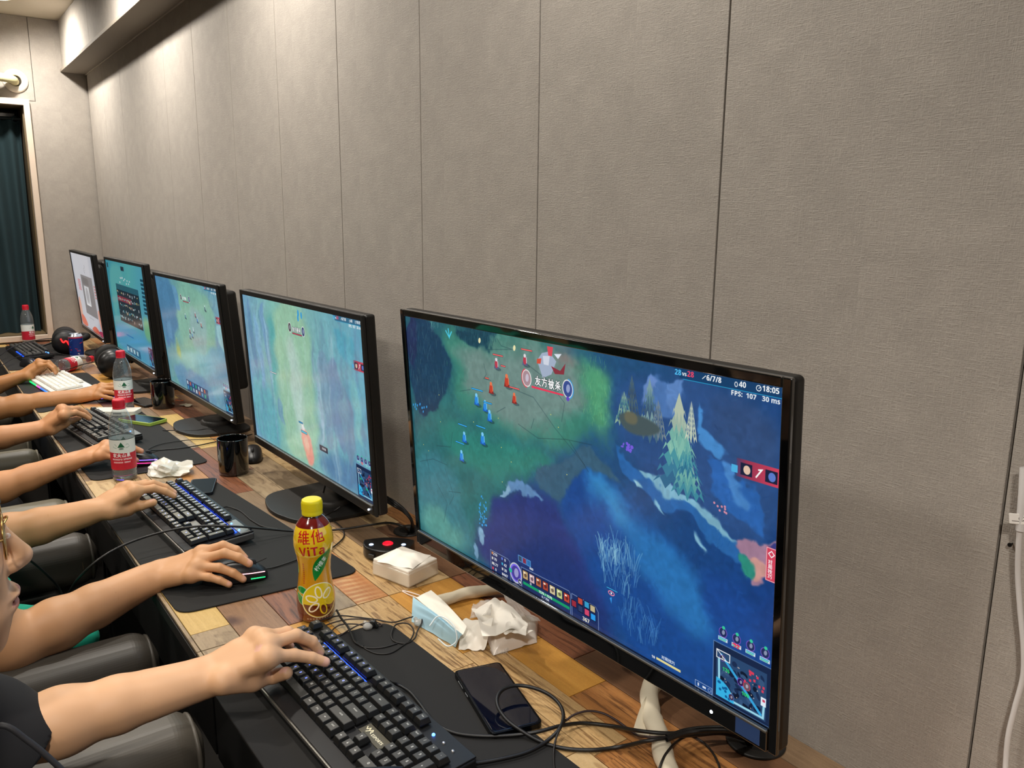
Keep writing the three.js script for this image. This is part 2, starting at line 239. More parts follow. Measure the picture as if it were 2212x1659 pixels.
for (let d = 0; d < 4; d++) {
  const xr = DESKX[d], xl = DESKX[d + 1], w = xr - xl, cx = (xr + xl) / 2;
  const where = ['desk under the largest monitor and the looping cables', 'desk holding the tea bottle and the blue lit keyboard', 'desk holding the lime green phone and the two mugs', 'desk with the white keyboard, reaching the curtained window'][d];
  const desk = thing('computer_desk', 'plank topped ' + where, 'desk', [cx, 0, 0]);
  mesh('tabletop', box(w - 0.002, 0.026, FRONT - 0.002, 0.0015, 1), groove, desk, [0, TOP - 0.0165, FRONT / 2 + 0.001]);
  mesh('edge_band', box(w - 0.004, 0.022, 0.003, 0.001, 1), deskEdge, desk, [0, TOP - 0.018, FRONT]);
  mesh('apron', box(w - 0.01, 0.17, 0.018, 0.002), deskFrame, desk, [0, TOP - 0.117, FRONT - 0.03]);
  for (const s of [-1, 1]) { mesh('leg_panel', box(0.025, 0.715, 0.5, 0.002), deskFrame, desk, [s * (w / 2 - 0.03), 0.36, 0.3]); }
  for (let r = 0; r < 10; r++) {
    const z0 = ROWS[r], z1 = ROWS[r + 1]; let list = (LAID[r] || []).map(([a, b, t]) => [Math.max(a, xl), Math.min(b, xr), t]).filter(([a, b]) => b - a > 0.012).sort((p, q) => p[0] - q[0]);
    const full = []; let x = xl + 0.001;
    const fill = (to) => { while (to - x > 0.012) { let e = x + rr(0.28, 0.55); if (to - e < 0.16) e = to; full.push([x, e, Math.floor(rnd() * 12)]); x = e; } };
    for (const [a, b, t] of list) { fill(a); full.push([Math.max(x, a), b, t]); x = Math.max(x, b); }
    fill(xr - 0.001);
    for (const [a, b, t] of full) {
      const g = metricUV(box(b - a - 0.0014, 0.004, z1 - z0 - 0.0014, 0.0005, 1), a * 1.37 + r * 0.213, r * 0.031 + a * 0.11);
      if (t === 9 && r === 7) metricUV(g, -0.5 * 0.72 + 0.62, 0.02);
      mesh('plank', g, woodTypes[t], desk, [(a + b) / 2 - cx, TOP - 0.002, (z0 + z1) / 2]);
    }
  }
}
// ---------- what the screens show (a generic game view: landscape, small figures, read-outs) ----------
const blurOn = (g, px) => { g.filter = px ? `blur(${px}px)` : 'none'; };
function poly(g, pts, W, H, fill, close = true) { g.beginPath(); pts.forEach(([x, y], i) => (i ? g.lineTo(x * W, y * H) : g.moveTo(x * W, y * H))); if (close) g.closePath(); if (fill) { g.fillStyle = fill; g.fill(); } }
function smoothPoly(g, pts, W, H, fill) { g.beginPath(); const n = pts.length; for (let i = 0; i < n; i++) { const p = pts[i], q = pts[(i + 1) % n], mx = (p[0] + q[0]) / 2 * W, my = (p[1] + q[1]) / 2 * H; i ? g.quadraticCurveTo(p[0] * W, p[1] * H, mx, my) : g.moveTo(mx, my); } const p = pts[0], q = pts[1]; g.quadraticCurveTo(p[0] * W, p[1] * H, (p[0] + q[0]) / 2 * W, (p[1] + q[1]) / 2 * H); g.closePath(); g.fillStyle = fill; g.fill(); }
const text = (g, s, x, y, size, color, align = 'center', weight = 'bold') => { g.font = `${weight} ${size}px sans-serif`; g.textAlign = align; g.textBaseline = 'middle'; g.fillStyle = color; g.fillText(s, x, y); };
function blades(g, cx, cy, rx, ry, n, cols, len, W, H, lw = 2) {
  for (let i = 0; i < n; i++) { const a = rnd() * 6.283, r = Math.sqrt(rnd()), x = (cx + rx * r * Math.cos(a)) * W, y = (cy + ry * r * Math.sin(a)) * H, dx = rr(-0.45, 0.45) * len, c = cols[Math.floor(rnd() * cols.length)]; g.strokeStyle = c; g.lineWidth = lw * rr(0.5, 1.5); g.beginPath(); g.moveTo(x, y); g.quadraticCurveTo(x + dx * 0.3, y - len * 0.6, x + dx, y - len * rr(0.7, 1.2)); g.stroke(); }
}
function figure(g, x, y, s, body, dark, light) {   // a small hooded playing piece
  g.fillStyle = 'rgba(10,20,40,.35)'; g.beginPath(); g.ellipse(x + s * 0.3, y + s * 0.55, s * 0.5, s * 0.18, 0, 0, 7); g.fill();
  g.fillStyle = dark; g.beginPath(); g.moveTo(x - s * 0.4, y + s * 0.55); g.lineTo(x - s * 0.2, y - s * 0.2); g.lineTo(x + s * 0.25, y - s * 0.2); g.lineTo(x + s * 0.42, y + s * 0.55); g.fill();
  g.fillStyle = body; g.beginPath(); g.ellipse(x, y + s * 0.05, s * 0.26, s * 0.42, 0, 0, 7); g.fill();
  g.fillStyle = light; g.beginPath(); g.arc(x + s * 0.03, y - s * 0.42, s * 0.19, 0, 7); g.fill(); g.fillRect(x + s * 0.22, y - s * 0.3, s * 0.09, s * 0.6);
}
const bar = (g, x0, y, x1, col, W, H, t = 5) => { g.fillStyle = '#0a1020'; g.fillRect(x0 * W - 1, y * H - t / 2 - 1, (x1 - x0) * W + 2, t + 2); g.fillStyle = col; g.fillRect(x0 * W, y * H - t / 2, (x1 - x0) * W, t); };
function roundel(g, x, y, rx, ry, rim, fill) { g.fillStyle = fill; g.beginPath(); g.ellipse(x, y, rx, ry, 0, 0, 7); g.fill(); g.strokeStyle = rim; g.lineWidth = rx * 0.16; g.stroke(); g.fillStyle = 'rgba(230,235,255,.55)'; g.beginPath(); g.ellipse(x + rx * 0.1, y - ry * 0.05, rx * 0.38, ry * 0.5, 0.2, 0, 7); g.fill(); }
function minimap(g, X, Y, w, h, k) {
  g.fillStyle = '#16284a'; g.fillRect(X, Y, w, h); g.strokeStyle = '#5d7fae'; g.lineWidth = 3 * k; g.strokeRect(X, Y, w, h);
  const x = X + w * 0.06, y = Y + h * 0.12, W = w * 0.86, H = h * 0.82;
  g.fillStyle = '#2b4a72'; g.fillRect(x, y, W, H);
  for (let i = 0; i < 46; i++) { g.fillStyle = ['#10203e', '#1a2e52', '#38577f', '#0d1930'][i % 4]; g.beginPath(); g.ellipse(x + W * rr(0.12, 0.92), y + H * rr(0.06, 0.9), W * rr(0.03, 0.08), H * rr(0.02, 0.07), rnd() * 3, 0, 7); g.fill(); }
  g.strokeStyle = '#39a9e4'; g.lineWidth = 10 * k; g.beginPath(); g.moveTo(x + W * 0.1, y + H * 0.08); g.lineTo(x + W * 0.9, y + H * 0.9); g.stroke();
  g.strokeStyle = '#9fdcf0'; g.lineWidth = 8 * k; g.beginPath(); g.moveTo(x + W * 0.05, y + H * 0.2); g.lineTo(x + W * 0.06, y + H * 0.6); g.moveTo(x + W * 0.2, y + H * 0.96); g.lineTo(x + W * 0.95, y + H * 0.95); g.lineTo(x + W * 0.96, y + H * 0.7); g.stroke();
  g.fillStyle = '#37b6ea'; g.beginPath(); g.moveTo(x, y + H); g.lineTo(x, y + H * 0.6); g.quadraticCurveTo(x + W * 0.34, y + H * 0.66, x + W * 0.38, y + H); g.fill();
  g.fillStyle = '#0f5f9a'; for (let i = 0; i < 9; i++) { g.beginPath(); g.arc(x + W * rr(0.04, 0.3), y + H * rr(0.68, 0.96), 5 * k, 0, 7); g.fill(); }
  g.fillStyle = '#e0405c'; for (let i = 0; i < 12; i++) g.fillRect(x + W * rr(0.55, 0.95), y + H * rr(0.04, 0.5), 8 * k, 9 * k);
  g.fillStyle = '#f3d9c8'; for (let i = 0; i < 14; i++) g.fillRect(x + W * rr(0.15, 0.9), y + H * rr(0.1, 0.9), 3 * k, 3 * k);
  roundel(g, x + W * 0.5, y + H * 0.45, 12 * k, 13 * k, '#8a4fd0', '#201a4a'); roundel(g, x + W * 0.62, y + H * 0.47, 13 * k, 14 * k, '#d83a5a', '#6a5560'); roundel(g, x + W * 0.32, y + H * 0.88, 10 * k, 11 * k, '#5a7fd0', '#40304a'); roundel(g, x + W * 0.12, y + H * 0.14, 10 * k, 11 * k, '#7a5fd0', '#223');
  g.strokeStyle = '#fff'; g.lineWidth = 3 * k; g.strokeRect(x, y, W * 0.27, H * 0.17); g.beginPath(); g.moveTo(x, y); g.lineTo(x + W * 0.2, y + H * 0.17); g.stroke();
  text(g, '176', x + W * 0.2, y + H * 0.36, 17 * k, '#2fe070'); text(g, '100', x + W * 0.6, y + H * 0.66, 17 * k, '#2fe070');
  g.fillStyle = '#e8f4ff'; g.fillRect(x + W * 0.9, y + H * 0.52, W * 0.1, H * 0.18); g.fillStyle = '#d04060'; g.fillRect(x + W * 0.93, y + H * 0.56, W * 0.05, H * 0.05);
}
function readouts(g, W, H, k, veil = 1) {   // score line, kill notice and map shared by the players' screens
  g.globalAlpha = 0.8 * veil; g.fillStyle = '#123a63'; poly(g, [[0.805, 0], [1, 0], [1, 0.03], [0.82, 0.03]], W, H, '#123f68'); g.globalAlpha = 1;
  g.strokeStyle = '#27a7d6'; g.lineWidth = 2 * k; g.beginPath(); g.moveTo(0.826 * W, 0.0315 * H); g.lineTo(W, 0.0305 * H); g.stroke();
  const s = 0.021 * H;
  text(g, '28', 0.815 * W, 0.014 * H, s * 1.1, '#59c8ff'); text(g, 'vs', 0.8275 * W, 0.0155 * H, s * 0.8, '#f2f6fa'); text(g, '28', 0.8395 * W, 0.0135 * H, s * 1.1, '#ff4a6c');
  text(g, '6/7/8', 0.883 * W, 0.0145 * H, s, '#fff'); text(g, '40', 0.9335 * W, 0.014 * H, s, '#fff'); text(g, '18:05', 0.980 * W, 0.0135 * H, s, '#fff');
  g.strokeStyle = '#fff'; g.lineWidth = 2.4 * k; g.beginPath(); g.arc(0.9605 * W, 0.0148 * H, 8 * k, 0, 7); g.moveTo(0.9605 * W, 0.0148 * H); g.lineTo(0.963 * W, 0.012 * H); g.stroke();
  g.beginPath(); g.moveTo(0.862 * W, 0.019 * H); g.lineTo(0.868 * W, 0.009 * H); g.stroke(); g.beginPath(); g.ellipse(0.9225 * W, 0.016 * H, 5 * k, 7 * k, 0, 0, 7); g.stroke();
  text(g, 'FPS:', 0.924 * W, 0.0412 * H, s * 0.95, '#f4f8fa'); text(g, '107', 0.9485 * W, 0.0412 * H, s * 0.95, '#f4f8fa'); text(g, '30 ms', 0.981 * W, 0.0405 * H, s * 0.95, '#f4f8fa');
  const gr = g.createLinearGradient(0.925 * W, 0, W, 0); gr.addColorStop(0, 'rgba(150,40,70,.25)'); gr.addColorStop(0.25, 'rgba(176,52,76,.85)'); gr.addColorStop(1, '#dd4560'); g.fillStyle = gr; g.fillRect(0.927 * W, 0.222 * H, 0.073 * W, 0.053 * H);
  g.fillStyle = '#1d2440'; g.fillRect(0.934 * W, 0.232 * H, 0.02 * W, 0.035 * H); g.fillRect(0.976 * W, 0.232 * H, 0.02 * W, 0.035 * H);
  g.fillStyle = '#e8c8b0'; g.beginPath(); g.ellipse(0.945 * W, 0.25 * H, 0.006 * W, 0.013 * H, 0, 0, 7); g.fill(); g.fillStyle = '#5f7fd0'; g.beginPath(); g.ellipse(0.987 * W, 0.25 * H, 0.006 * W, 0.013 * H, 0, 0, 7); g.fill();
  g.strokeStyle = '#fff'; g.lineWidth = 5 * k; g.beginPath(); g.moveTo(0.961 * W, 0.262 * H); g.lineTo(0.97 * W, 0.238 * H); g.lineTo(0.965 * W, 0.24 * H); g.stroke(); g.fillStyle = '#4fb4e8'; g.fillRect(0.918 * W, 0.244 * H, 0.011 * W, 0.022 * H);
  // team row and map
  for (let i = 0; i < 4; i++) { const x = (0.91 + i * 0.0255) * W; roundel(g, x, 0.772 * H, 15 * k, 17 * k, '#7d55c8', '#23305e'); g.fillStyle = '#38d0a0'; g.beginPath(); g.arc(x + 2 * k, 0.756 * H, 6 * k, 0, 7); g.fill(); g.fillStyle = '#dfe8f4'; g.fillRect(x - 18 * k, 0.788 * H, 36 * k, 13 * k); g.fillStyle = i === 1 ? '#d03a5a' : '#2fa8d8'; g.fillRect(x - 16 * k, 0.79 * H, 31 * k, 4 * k); g.fillStyle = '#39c8a0'; g.fillRect(x - 16 * k, 0.795 * H, 28 * k, 4 * k); }
  text(g, '32', 0.9355 * W, 0.794 * H, s * 0.95, '#ff3358');
  minimap(g, 0.8925 * W, 0.812 * H, 0.1075 * W, 0.188 * H, k);
}
function paintify(g, W, H, n, len, lw, jit) {   // restate the picture in short brush strokes
  const d = g.getImageData(0, 0, W, H).data; g.lineCap = 'round';
  for (let i = 0; i < n; i++) { const x = rnd() * W, y = rnd() * H, k = ((y | 0) * W + (x | 0)) * 4, j = rr(-jit, jit), a = fbm(x / 190, y / 190, 2) * 9, l = len * rr(0.4, 1.3); g.strokeStyle = `rgba(${clamp(d[k] + j, 0, 255) | 0},${clamp(d[k + 1] + j, 0, 255) | 0},${clamp(d[k + 2] + j * 0.8, 0, 255) | 0},.5)`; g.lineWidth = lw * rr(0.4, 1.4); g.beginPath(); g.moveTo(x - Math.cos(a) * l, y - Math.sin(a) * l); g.quadraticCurveTo(x + Math.sin(a) * l * 0.3, y, x + Math.cos(a) * l, y + Math.sin(a) * l); g.stroke(); }
}
function columns(g, W, H, n, bands, y0, y1, lw) {   // upright brush strokes, colours by band of x
  g.lineCap = 'round'; for (let i = 0; i < n; i++) { const [a, b, cols] = bands[Math.floor(rnd() * bands.length)], x = rr(a, b) * W, y = rr(y0, y1) * H, l = rr(0.05, 0.28) * H; g.strokeStyle = cols[Math.floor(rnd() * cols.length)]; g.lineWidth = lw * rr(0.3, 1.6); g.beginPath(); g.moveTo(x, y); g.quadraticCurveTo(x + rr(-10, 10), y + l * 0.5, x + rr(-14, 14), y + l); g.stroke(); }
}
function warp(g, W, H, a1, s1, a2, s2, tone = 0.2) {   // ragged outlines and mottled tone, as in painted scenery
  const S = g.getImageData(0, 0, W, H), D = g.createImageData(W, H), s = S.data, d = D.data;
  for (let y = 0; y < H; y++) for (let x = 0; x < W; x++) {
    const n1 = noise2(x / s1, y / s1) - 0.5, n2 = noise2(x / s1 + 71, y / s1 + 13) - 0.5, m1 = noise2(x / s2 + 7, y / s2) - 0.5, m2 = noise2(x / s2, y / s2 + 31) - 0.5;
    const X = clamp(Math.round(x + a1 * n1 + a2 * m1), 0, W - 1), Y = clamp(Math.round(y + a1 * n2 + a2 * m2), 0, H - 1), k = (Y * W + X) * 4, i = (y * W + x) * 4, l = 1 + tone * (noise2(x / 26 + m1 * 2, y / 40 + n1 * 3) - 0.5) + tone * 0.7 * m2;
    d[i] = clamp(s[k] * l, 0, 255); d[i + 1] = clamp(s[k + 1] * l, 0, 255); d[i + 2] = clamp(s[k + 2] * l, 0, 255); d[i + 3] = 255;
  }
  g.putImageData(D, 0, 0);
}
const screenTex = [];
screenTex[0] = canvasTex(2048, 1085, (g, W, H) => {
  let gr = g.createLinearGradient(0, 0, W * 0.9, H); gr.addColorStop(0, '#2a5a6a'); gr.addColorStop(0.35, '#2d6c70'); gr.addColorStop(0.55, '#28557e'); gr.addColorStop(1, '#173f82'); g.fillStyle = gr; g.fillRect(0, 0, W, H);
  blurOn(g, 26);
  smoothPoly(g, [[0, 0.4], [0.2, 0.25], [0.45, 0.5], [0.42, 0.62], [0.28, 0.75], [0.2, 1], [0, 1]], W, H, '#2e6f72'); smoothPoly(g, [[0.05, 0.4], [0.3, 0.42], [0.5, 0.38], [0.52, 0.46], [0.4, 0.55], [0.2, 0.6]], W, H, '#2f8076');
  smoothPoly(g, [[0.14, 0.02], [0.22, 0.02], [0.4, 0.0], [0.55, 0.0], [0.64, 0.08], [0.66, 0.24], [0.6, 0.34], [0.45, 0.4], [0.28, 0.36], [0.17, 0.3], [0.2, 0.18]], W, H, '#3f8474');
  smoothPoly(g, [[0.175, 0.07], [0.24, 0.108], [0.303, 0.058], [0.374, 0.038], [0.448, 0.031], [0.5, 0.01], [0.569, 0.05], [0.6, 0.11], [0.61, 0.18], [0.524, 0.3], [0.453, 0.35], [0.362, 0.345], [0.264, 0.29], [0.224, 0.25], [0.235, 0.18]], W, H, '#738d88');
  smoothPoly(g, [[0.58, 0.02], [0.64, 0.02], [0.67, 0.12], [0.68, 0.28], [0.65, 0.3], [0.62, 0.2]], W, H, '#56a078');
  smoothPoly(g, [[0.52, 0.0], [0.6, 0], [0.58, 0.08], [0.54, 0.08]], W, H, '#8a7d7c');
  smoothPoly(g, [[0.66, 0.02], [1, 0.02], [1, 0.5], [0.8, 0.4], [0.7, 0.3]], W, H, '#2f5288'); smoothPoly(g, [[0.85, 0.05], [1, 0.05], [1, 0.25], [0.92, 0.25]], W, H, '#34507e');
  smoothPoly(g, [[0, 0.62], [0.14, 0.57], [0.2, 0.8], [0.24, 1], [0, 1]], W, H, '#3d7c88'); smoothPoly(g, [[0.02, 0.86], [0.16, 0.84], [0.2, 1], [0.02, 1]], W, H, '#5a9a93');
  smoothPoly(g, [[0.4, 0.54], [0.5, 0.58], [0.6, 0.68], [0.72, 1.02], [0.22, 1.02], [0.25, 0.83], [0.34, 0.65]], W, H, '#28397a'); smoothPoly(g, [[0.3, 0.8], [0.5, 0.7], [0.62, 0.85], [0.7, 1.1], [0.28, 1.1]], W, H, '#213672');
  smoothPoly(g, [[0.5, 0.44], [0.62, 0.38], [0.72, 0.48], [0.85, 0.65], [0.95, 0.9], [0.9, 1.05], [0.7, 1.05], [0.6, 0.75], [0.52, 0.6]], W, H, '#1b4a90');
  smoothPoly(g, [[0.6, 0.4], [0.66, 0.42], [0.74, 0.52], [0.86, 0.66], [0.92, 0.8], [0.86, 0.86], [0.76, 0.7], [0.64, 0.55]], W, H, '#2b72b4'); smoothPoly(g, [[0.62, 0.42], [0.68, 0.47], [0.72, 0.56], [0.66, 0.54]], W, H, '#3a8cc4');
  smoothPoly(g, [[0.86, 0.6], [0.95, 0.62], [1, 0.75], [1, 0.95], [0.92, 0.9]], W, H, '#1d4a94');
  blurOn(g, 6);
  smoothPoly(g, [[0, 0], [0.1, 0.0], [0.13, 0.06], [0.188, 0.15], [0.15, 0.29], [0.1, 0.38], [0, 0.435]], W, H, '#1f3f5c'); smoothPoly(g, [[0, 0], [0.05, 0], [0.055, 0.2], [0, 0.24]], W, H, '#27345a');
  smoothPoly(g, [[0.19, 0], [0.37, -0.01], [0.35, 0.03], [0.29, 0.07], [0.262, 0.098], [0.206, 0.04]], W, H, '#20455a');
  smoothPoly(g, [[0.46, 0.48], [0.51, 0.41], [0.63, 0.33], [0.7, 0.42], [0.62, 0.42], [0.56, 0.46], [0.52, 0.6], [0.48, 0.57]], W, H, '#3a5f78');
  blurOn(g, 3);
  smoothPoly(g, [[0.34, 0.655], [0.357, 0.573], [0.405, 0.54], [0.44, 0.55], [0.483, 0.6], [0.44, 0.585], [0.4, 0.56], [0.36, 0.62]], W, H, '#5f8ab8'); smoothPoly(g, [[0.335, 0.66], [0.36, 0.57], [0.38, 0.57], [0.35, 0.65]], W, H, '#86aecb');
  smoothPoly(g, [[0.245, 0.84], [0.262, 0.84], [0.264, 0.9], [0.25, 0.93]], W, H, '#7fa8c8'); smoothPoly(g, [[0.222, 0.93], [0.24, 0.93], [0.24, 1], [0.222, 1]], W, H, '#6f98b8');
  // blue crags, river bank and the red rock
  poly(g, [[0.74, 0.1], [0.749, 0.02], [0.765, 0.02], [0.79, 0.026], [0.8, 0.1], [0.81, 0.155], [0.77, 0.15]], W, H, '#4f78b4'); poly(g, [[0.79, 0.03], [0.815, 0.03], [0.81, 0.15], [0.795, 0.1]], W, H, '#5f88c4'); poly(g, [[0.75, 0.02], [0.77, 0.03], [0.755, 0.12], [0.742, 0.12]], W, H, '#6a8cc8');
  poly(g, [[0.845, 0.11], [0.865, 0.14], [0.87, 0.17], [0.91, 0.21], [0.905, 0.235], [0.893, 0.25], [0.865, 0.22]], W, H, '#4a8ed0'); poly(g, [[0.87, 0.26], [0.9, 0.25], [0.95, 0.3], [0.97, 0.42], [0.9, 0.36]], W, H, '#2f66b0'); poly(g, [[0.9, 0.25], [0.92, 0.25], [0.945, 0.36], [0.92, 0.33]], W, H, '#4a86c8');
  poly(g, [[0.69, 0.28], [0.712, 0.31], [0.741, 0.353], [0.811, 0.393], [0.904, 0.43], [0.96, 0.53], [0.93, 0.53], [0.84, 0.46], [0.74, 0.42], [0.705, 0.38]], W, H, '#2b66a8');
  poly(g, [[0.741, 0.35], [0.775, 0.355], [0.84, 0.39], [0.9, 0.42], [0.93, 0.47], [0.88, 0.44], [0.8, 0.4], [0.75, 0.37]], W, H, '#7fb4cc'); poly(g, [[0.72, 0.385], [0.735, 0.39], [0.74, 0.41], [0.725, 0.41]], W, H, '#9ccbdc'); poly(g, [[0.77, 0.42], [0.785, 0.425], [0.79, 0.455], [0.77, 0.44]], W, H, '#86bcd6'); poly(g, [[0.84, 0.5], [0.855, 0.5], [0.862, 0.52], [0.845, 0.515]], W, H, '#86bcd6');
  smoothPoly(g, [[0.92, 0.46], [0.95, 0.44], [0.985, 0.43], [1, 0.42], [1, 0.48], [0.97, 0.5], [0.975, 0.56], [0.955, 0.6], [0.945, 0.53]], W, H, '#a57f98'); smoothPoly(g, [[0.94, 0.5], [0.97, 0.49], [0.975, 0.54], [0.955, 0.58]], W, H, '#d09a92'); smoothPoly(g, [[0.92, 0.49], [0.95, 0.5], [0.955, 0.58], [0.935, 0.56]], W, H, '#2f8d7c'); smoothPoly(g, [[0.97, 0.44], [1, 0.43], [1, 0.46], [0.98, 0.47]], W, H, '#3a3f86');
  blurOn(g, 0); warp(g, W, H, 70, 95, 16, 17, 0.1); paintify(g, W, H, 900, 9, 4, 10);
  // ridge lines in the pavement
  blurOn(g, 1); g.strokeStyle = 'rgba(30,52,64,.5)'; g.lineWidth = 2.6;
  for (const l of [[[0.303, 0.13], [0.31, 0.17], [0.3, 0.19], [0.325, 0.19]], [[0.352, 0.02], [0.365, 0.045], [0.4, 0.05], [0.32, 0.07]], [[0.44, 0.09], [0.5, 0.13], [0.55, 0.2], [0.54, 0.27]], [[0.4, 0.2], [0.46, 0.21], [0.52, 0.3], [0.6, 0.4]], [[0.41, 0.33], [0.47, 0.36], [0.55, 0.33], [0.62, 0.32]], [[0.45, 0.33], [0.46, 0.29]], [[0.56, 0.33], [0.61, 0.42]], [[0.25, 0.25], [0.21, 0.27]], [[0.34, 0.31], [0.37, 0.28]], [[0.02, 0.66], [0.08, 0.62], [0.14, 0.62]], [[0.05, 0.61], [0.06, 0.68]], [[0.09, 0.73], [0.13, 0.8], [0.11, 0.9]], [[0.14, 0.74], [0.19, 0.72]], [[0.13, 0.64], [0.16, 0.75], [0.14, 0.8]], [[0.17, 0.46], [0.16, 0.53], [0.1, 0.55]]]) { g.beginPath(); l.forEach(([x, y], i) => (i ? g.lineTo(x * W, y * H) : g.moveTo(x * W, y * H))); g.stroke(); }
  blurOn(g, 0);
  blades(g, 0.07, 0.2, 0.09, 0.18, 300, ['rgba(60,105,125,.5)', 'rgba(24,52,78,.6)', 'rgba(84,130,140,.35)'], 34, W, H); blades(g, 0.27, 0.03, 0.08, 0.045, 140, ['rgba(52,100,112,.6)', 'rgba(22,50,70,.7)'], 24, W, H);
  blades(g, 0.12, 0.02, 0.02, 0.04, 26, ['rgba(110,170,170,.5)'], 40, W, H); blades(g, 0.2, 0.22, 0.05, 0.2, 160, ['rgba(90,180,130,.25)', 'rgba(40,110,90,.3)'], 12, W, H, 1.4); blades(g, 0.36, 0.46, 0.14, 0.08, 200, ['rgba(90,190,160,.25)', 'rgba(30,100,90,.3)'], 12, W, H, 1.4); blades(g, 0.63, 0.14, 0.04, 0.13, 160, ['rgba(140,210,140,.35)', 'rgba(60,140,100,.35)'], 18, W, H, 1.6);
  // firs: overlapping shaggy tiers
  const fir = (x, y0, y1, w, cols) => { const n = 7; for (let i = n - 1; i >= 0; i--) { const t = i / (n - 1), yt = mix(y0, y1, t * 0.78), yb = mix(y0, y1, t * 0.78 + 0.3), ww = w * (0.25 + 0.75 * t), pts = [[x, yt]]; for (let k = 0; k <= 8; k++) { const s = -1 + k / 4; pts.push([x + ww * s * (1 + 0.12 * (rnd() - 0.5)), yb - Math.abs(s) * 0.25 * (yb - yt) + (k % 2 ? -0.022 : 0.012)]); } poly(g, pts, W, H, cols[i % cols.length]); } };
  fir(0.718, 0.05, 0.19, 0.02, ['#4f6876', '#435c70', '#3b5068']); fir(0.757, 0.048, 0.23, 0.03, ['#7fa0a4', '#5f8492', '#4a6c84', '#3f5a78']); fir(0.7, 0.108, 0.21, 0.022, ['#8fb09a', '#5f8f92', '#4a7f8a']); fir(0.775, 0.11, 0.22, 0.018, ['#7a8a94', '#586f84']);
  blurOn(g, 3); smoothPoly(g, [[0.68, 0.18], [0.74, 0.17], [0.79, 0.2], [0.75, 0.24], [0.7, 0.24]], W, H, '#4a5a5e'); smoothPoly(g, [[0.7, 0.17], [0.73, 0.17], [0.73, 0.21], [0.7, 0.21]], W, H, '#6a6a58'); blurOn(g, 0);
  fir(0.818, 0.074, 0.36, 0.056, ['#b9c6b0', '#a2b8a8', '#7ab4a8', '#86c0b0', '#4c98a4', '#3a7e9c', '#2f6a90']); fir(0.836, 0.2, 0.375, 0.034, ['#6fb0a8', '#5aa0a4', '#3f8ca0', '#2f7494']); blades(g, 0.824, 0.24, 0.03, 0.09, 50, ['rgba(200,225,200,.35)', 'rgba(40,110,130,.35)', 'rgba(110,200,190,.35)'], -20, W, H, 3); fir(0.842, 0.09, 0.2, 0.012, ['#d0d8c4', '#b8c8b4']);
  g.fillStyle = '#7a5fe0'; for (let i = 0; i < 14; i++) { g.beginPath(); g.ellipse((0.706 + rr(-0.012, 0.012)) * W, (0.288 + rr(-0.012, 0.012)) * H, rr(3, 7), rr(4, 9), rnd() * 3, 0, 7); g.fill(); }
  g.fillStyle = '#35a0e8'; for (let i = 0; i < 34; i++) { g.beginPath(); g.ellipse((0.272 + rr(-0.014, 0.014)) * W, (0.75 + rr(-0.06, 0.07)) * H, rr(2, 7), rr(3, 8), rnd() * 3, 0, 7); g.fill(); } for (let i = 0; i < 12; i++) { g.beginPath(); g.ellipse((0.045 + rr(-0.04, 0.05)) * W, (0.4 + rr(-0.015, 0.02)) * H, 4, 7, 0.4, 0, 7); g.fill(); }
  g.fillStyle = '#d890a8'; for (let i = 0; i < 8; i++) { g.beginPath(); g.arc((0.9 + rr(-0.012, 0.012)) * W, (0.385 + rr(-0.01, 0.014)) * H, 4, 0, 7); g.fill(); }
  blades(g, 0.68, 0.74, 0.05, 0.09, 120, ['rgba(110,170,210,.45)', 'rgba(70,130,190,.5)', 'rgba(150,200,220,.35)'], 70, W, H, 3.4); blades(g, 0.73, 0.9, 0.05, 0.06, 70, ['rgba(90,150,200,.4)', 'rgba(60,120,190,.45)'], 60, W, H, 3.2); blades(g, 0.66, 0.7, 0.03, 0.03, 30, ['rgba(150,205,225,.5)'], 60, W, H, 3);
  // playing pieces and their bars
  for (const [x, y, s] of [[0.346, 0.118, 40], [0.438, 0.079, 40]]) figure(g, x * W, y * H, s, '#c03a50', '#5a5f84', '#e8dfe6');
  for (const [x, y, s] of [[0.378, 0.175, 48], [0.324, 0.22, 44], [0.4, 0.235, 40]]) figure(g, x * W, y * H, s, '#c8402e', '#8a2a2c', '#f07a50');
  g.fillStyle = '#aeb8cc'; poly(g, [[0.475, 0.07], [0.49, 0.04], [0.51, 0.03], [0.53, 0.06], [0.515, 0.11], [0.49, 0.13]], W, H, '#a8b4cc'); poly(g, [[0.492, 0.05], [0.512, 0.045], [0.508, 0.08], [0.494, 0.08]], W, H, '#d8dcea'); poly(g, [[0.475, 0.065], [0.488, 0.06], [0.485, 0.08], [0.474, 0.082]], W, H, '#d8503c'); poly(g, [[0.515, 0.08], [0.54, 0.09], [0.555, 0.06], [0.55, 0.1], [0.525, 0.105]], W, H, '#8e3040'); poly(g, [[0.505, 0.012], [0.522, 0.012], [0.518, 0.045], [0.508, 0.045]], W, H, '#e04a5a'); poly(g, [[0.524, 0.035], [0.545, 0.03], [0.535, 0.05]], W, H, '#e4ecf8');
  for (const [x, y, s] of [[0.27, 0.284, 46], [0.3, 0.3, 44], [0.314, 0.335, 44], [0.216, 0.463, 44], [0.285, 0.44, 48], [0.201, 0.55, 46]]) figure(g, x * W, y * H, s, '#2f8fe8', '#1f5fc0', '#7fd0ff');
  for (const [a, y, b] of [[0.336, 0.084, 0.369], [0.428, 0.041, 0.461], [0.386, 0.195, 0.418]]) bar(g, a, y, b, '#ff6a6a', W, H); bar(g, 0.361, 0.121, 0.376, '#ff6a6a', W, H); bar(g, 0.305, 0.185, 0.318, '#ff6a5a', W, H);
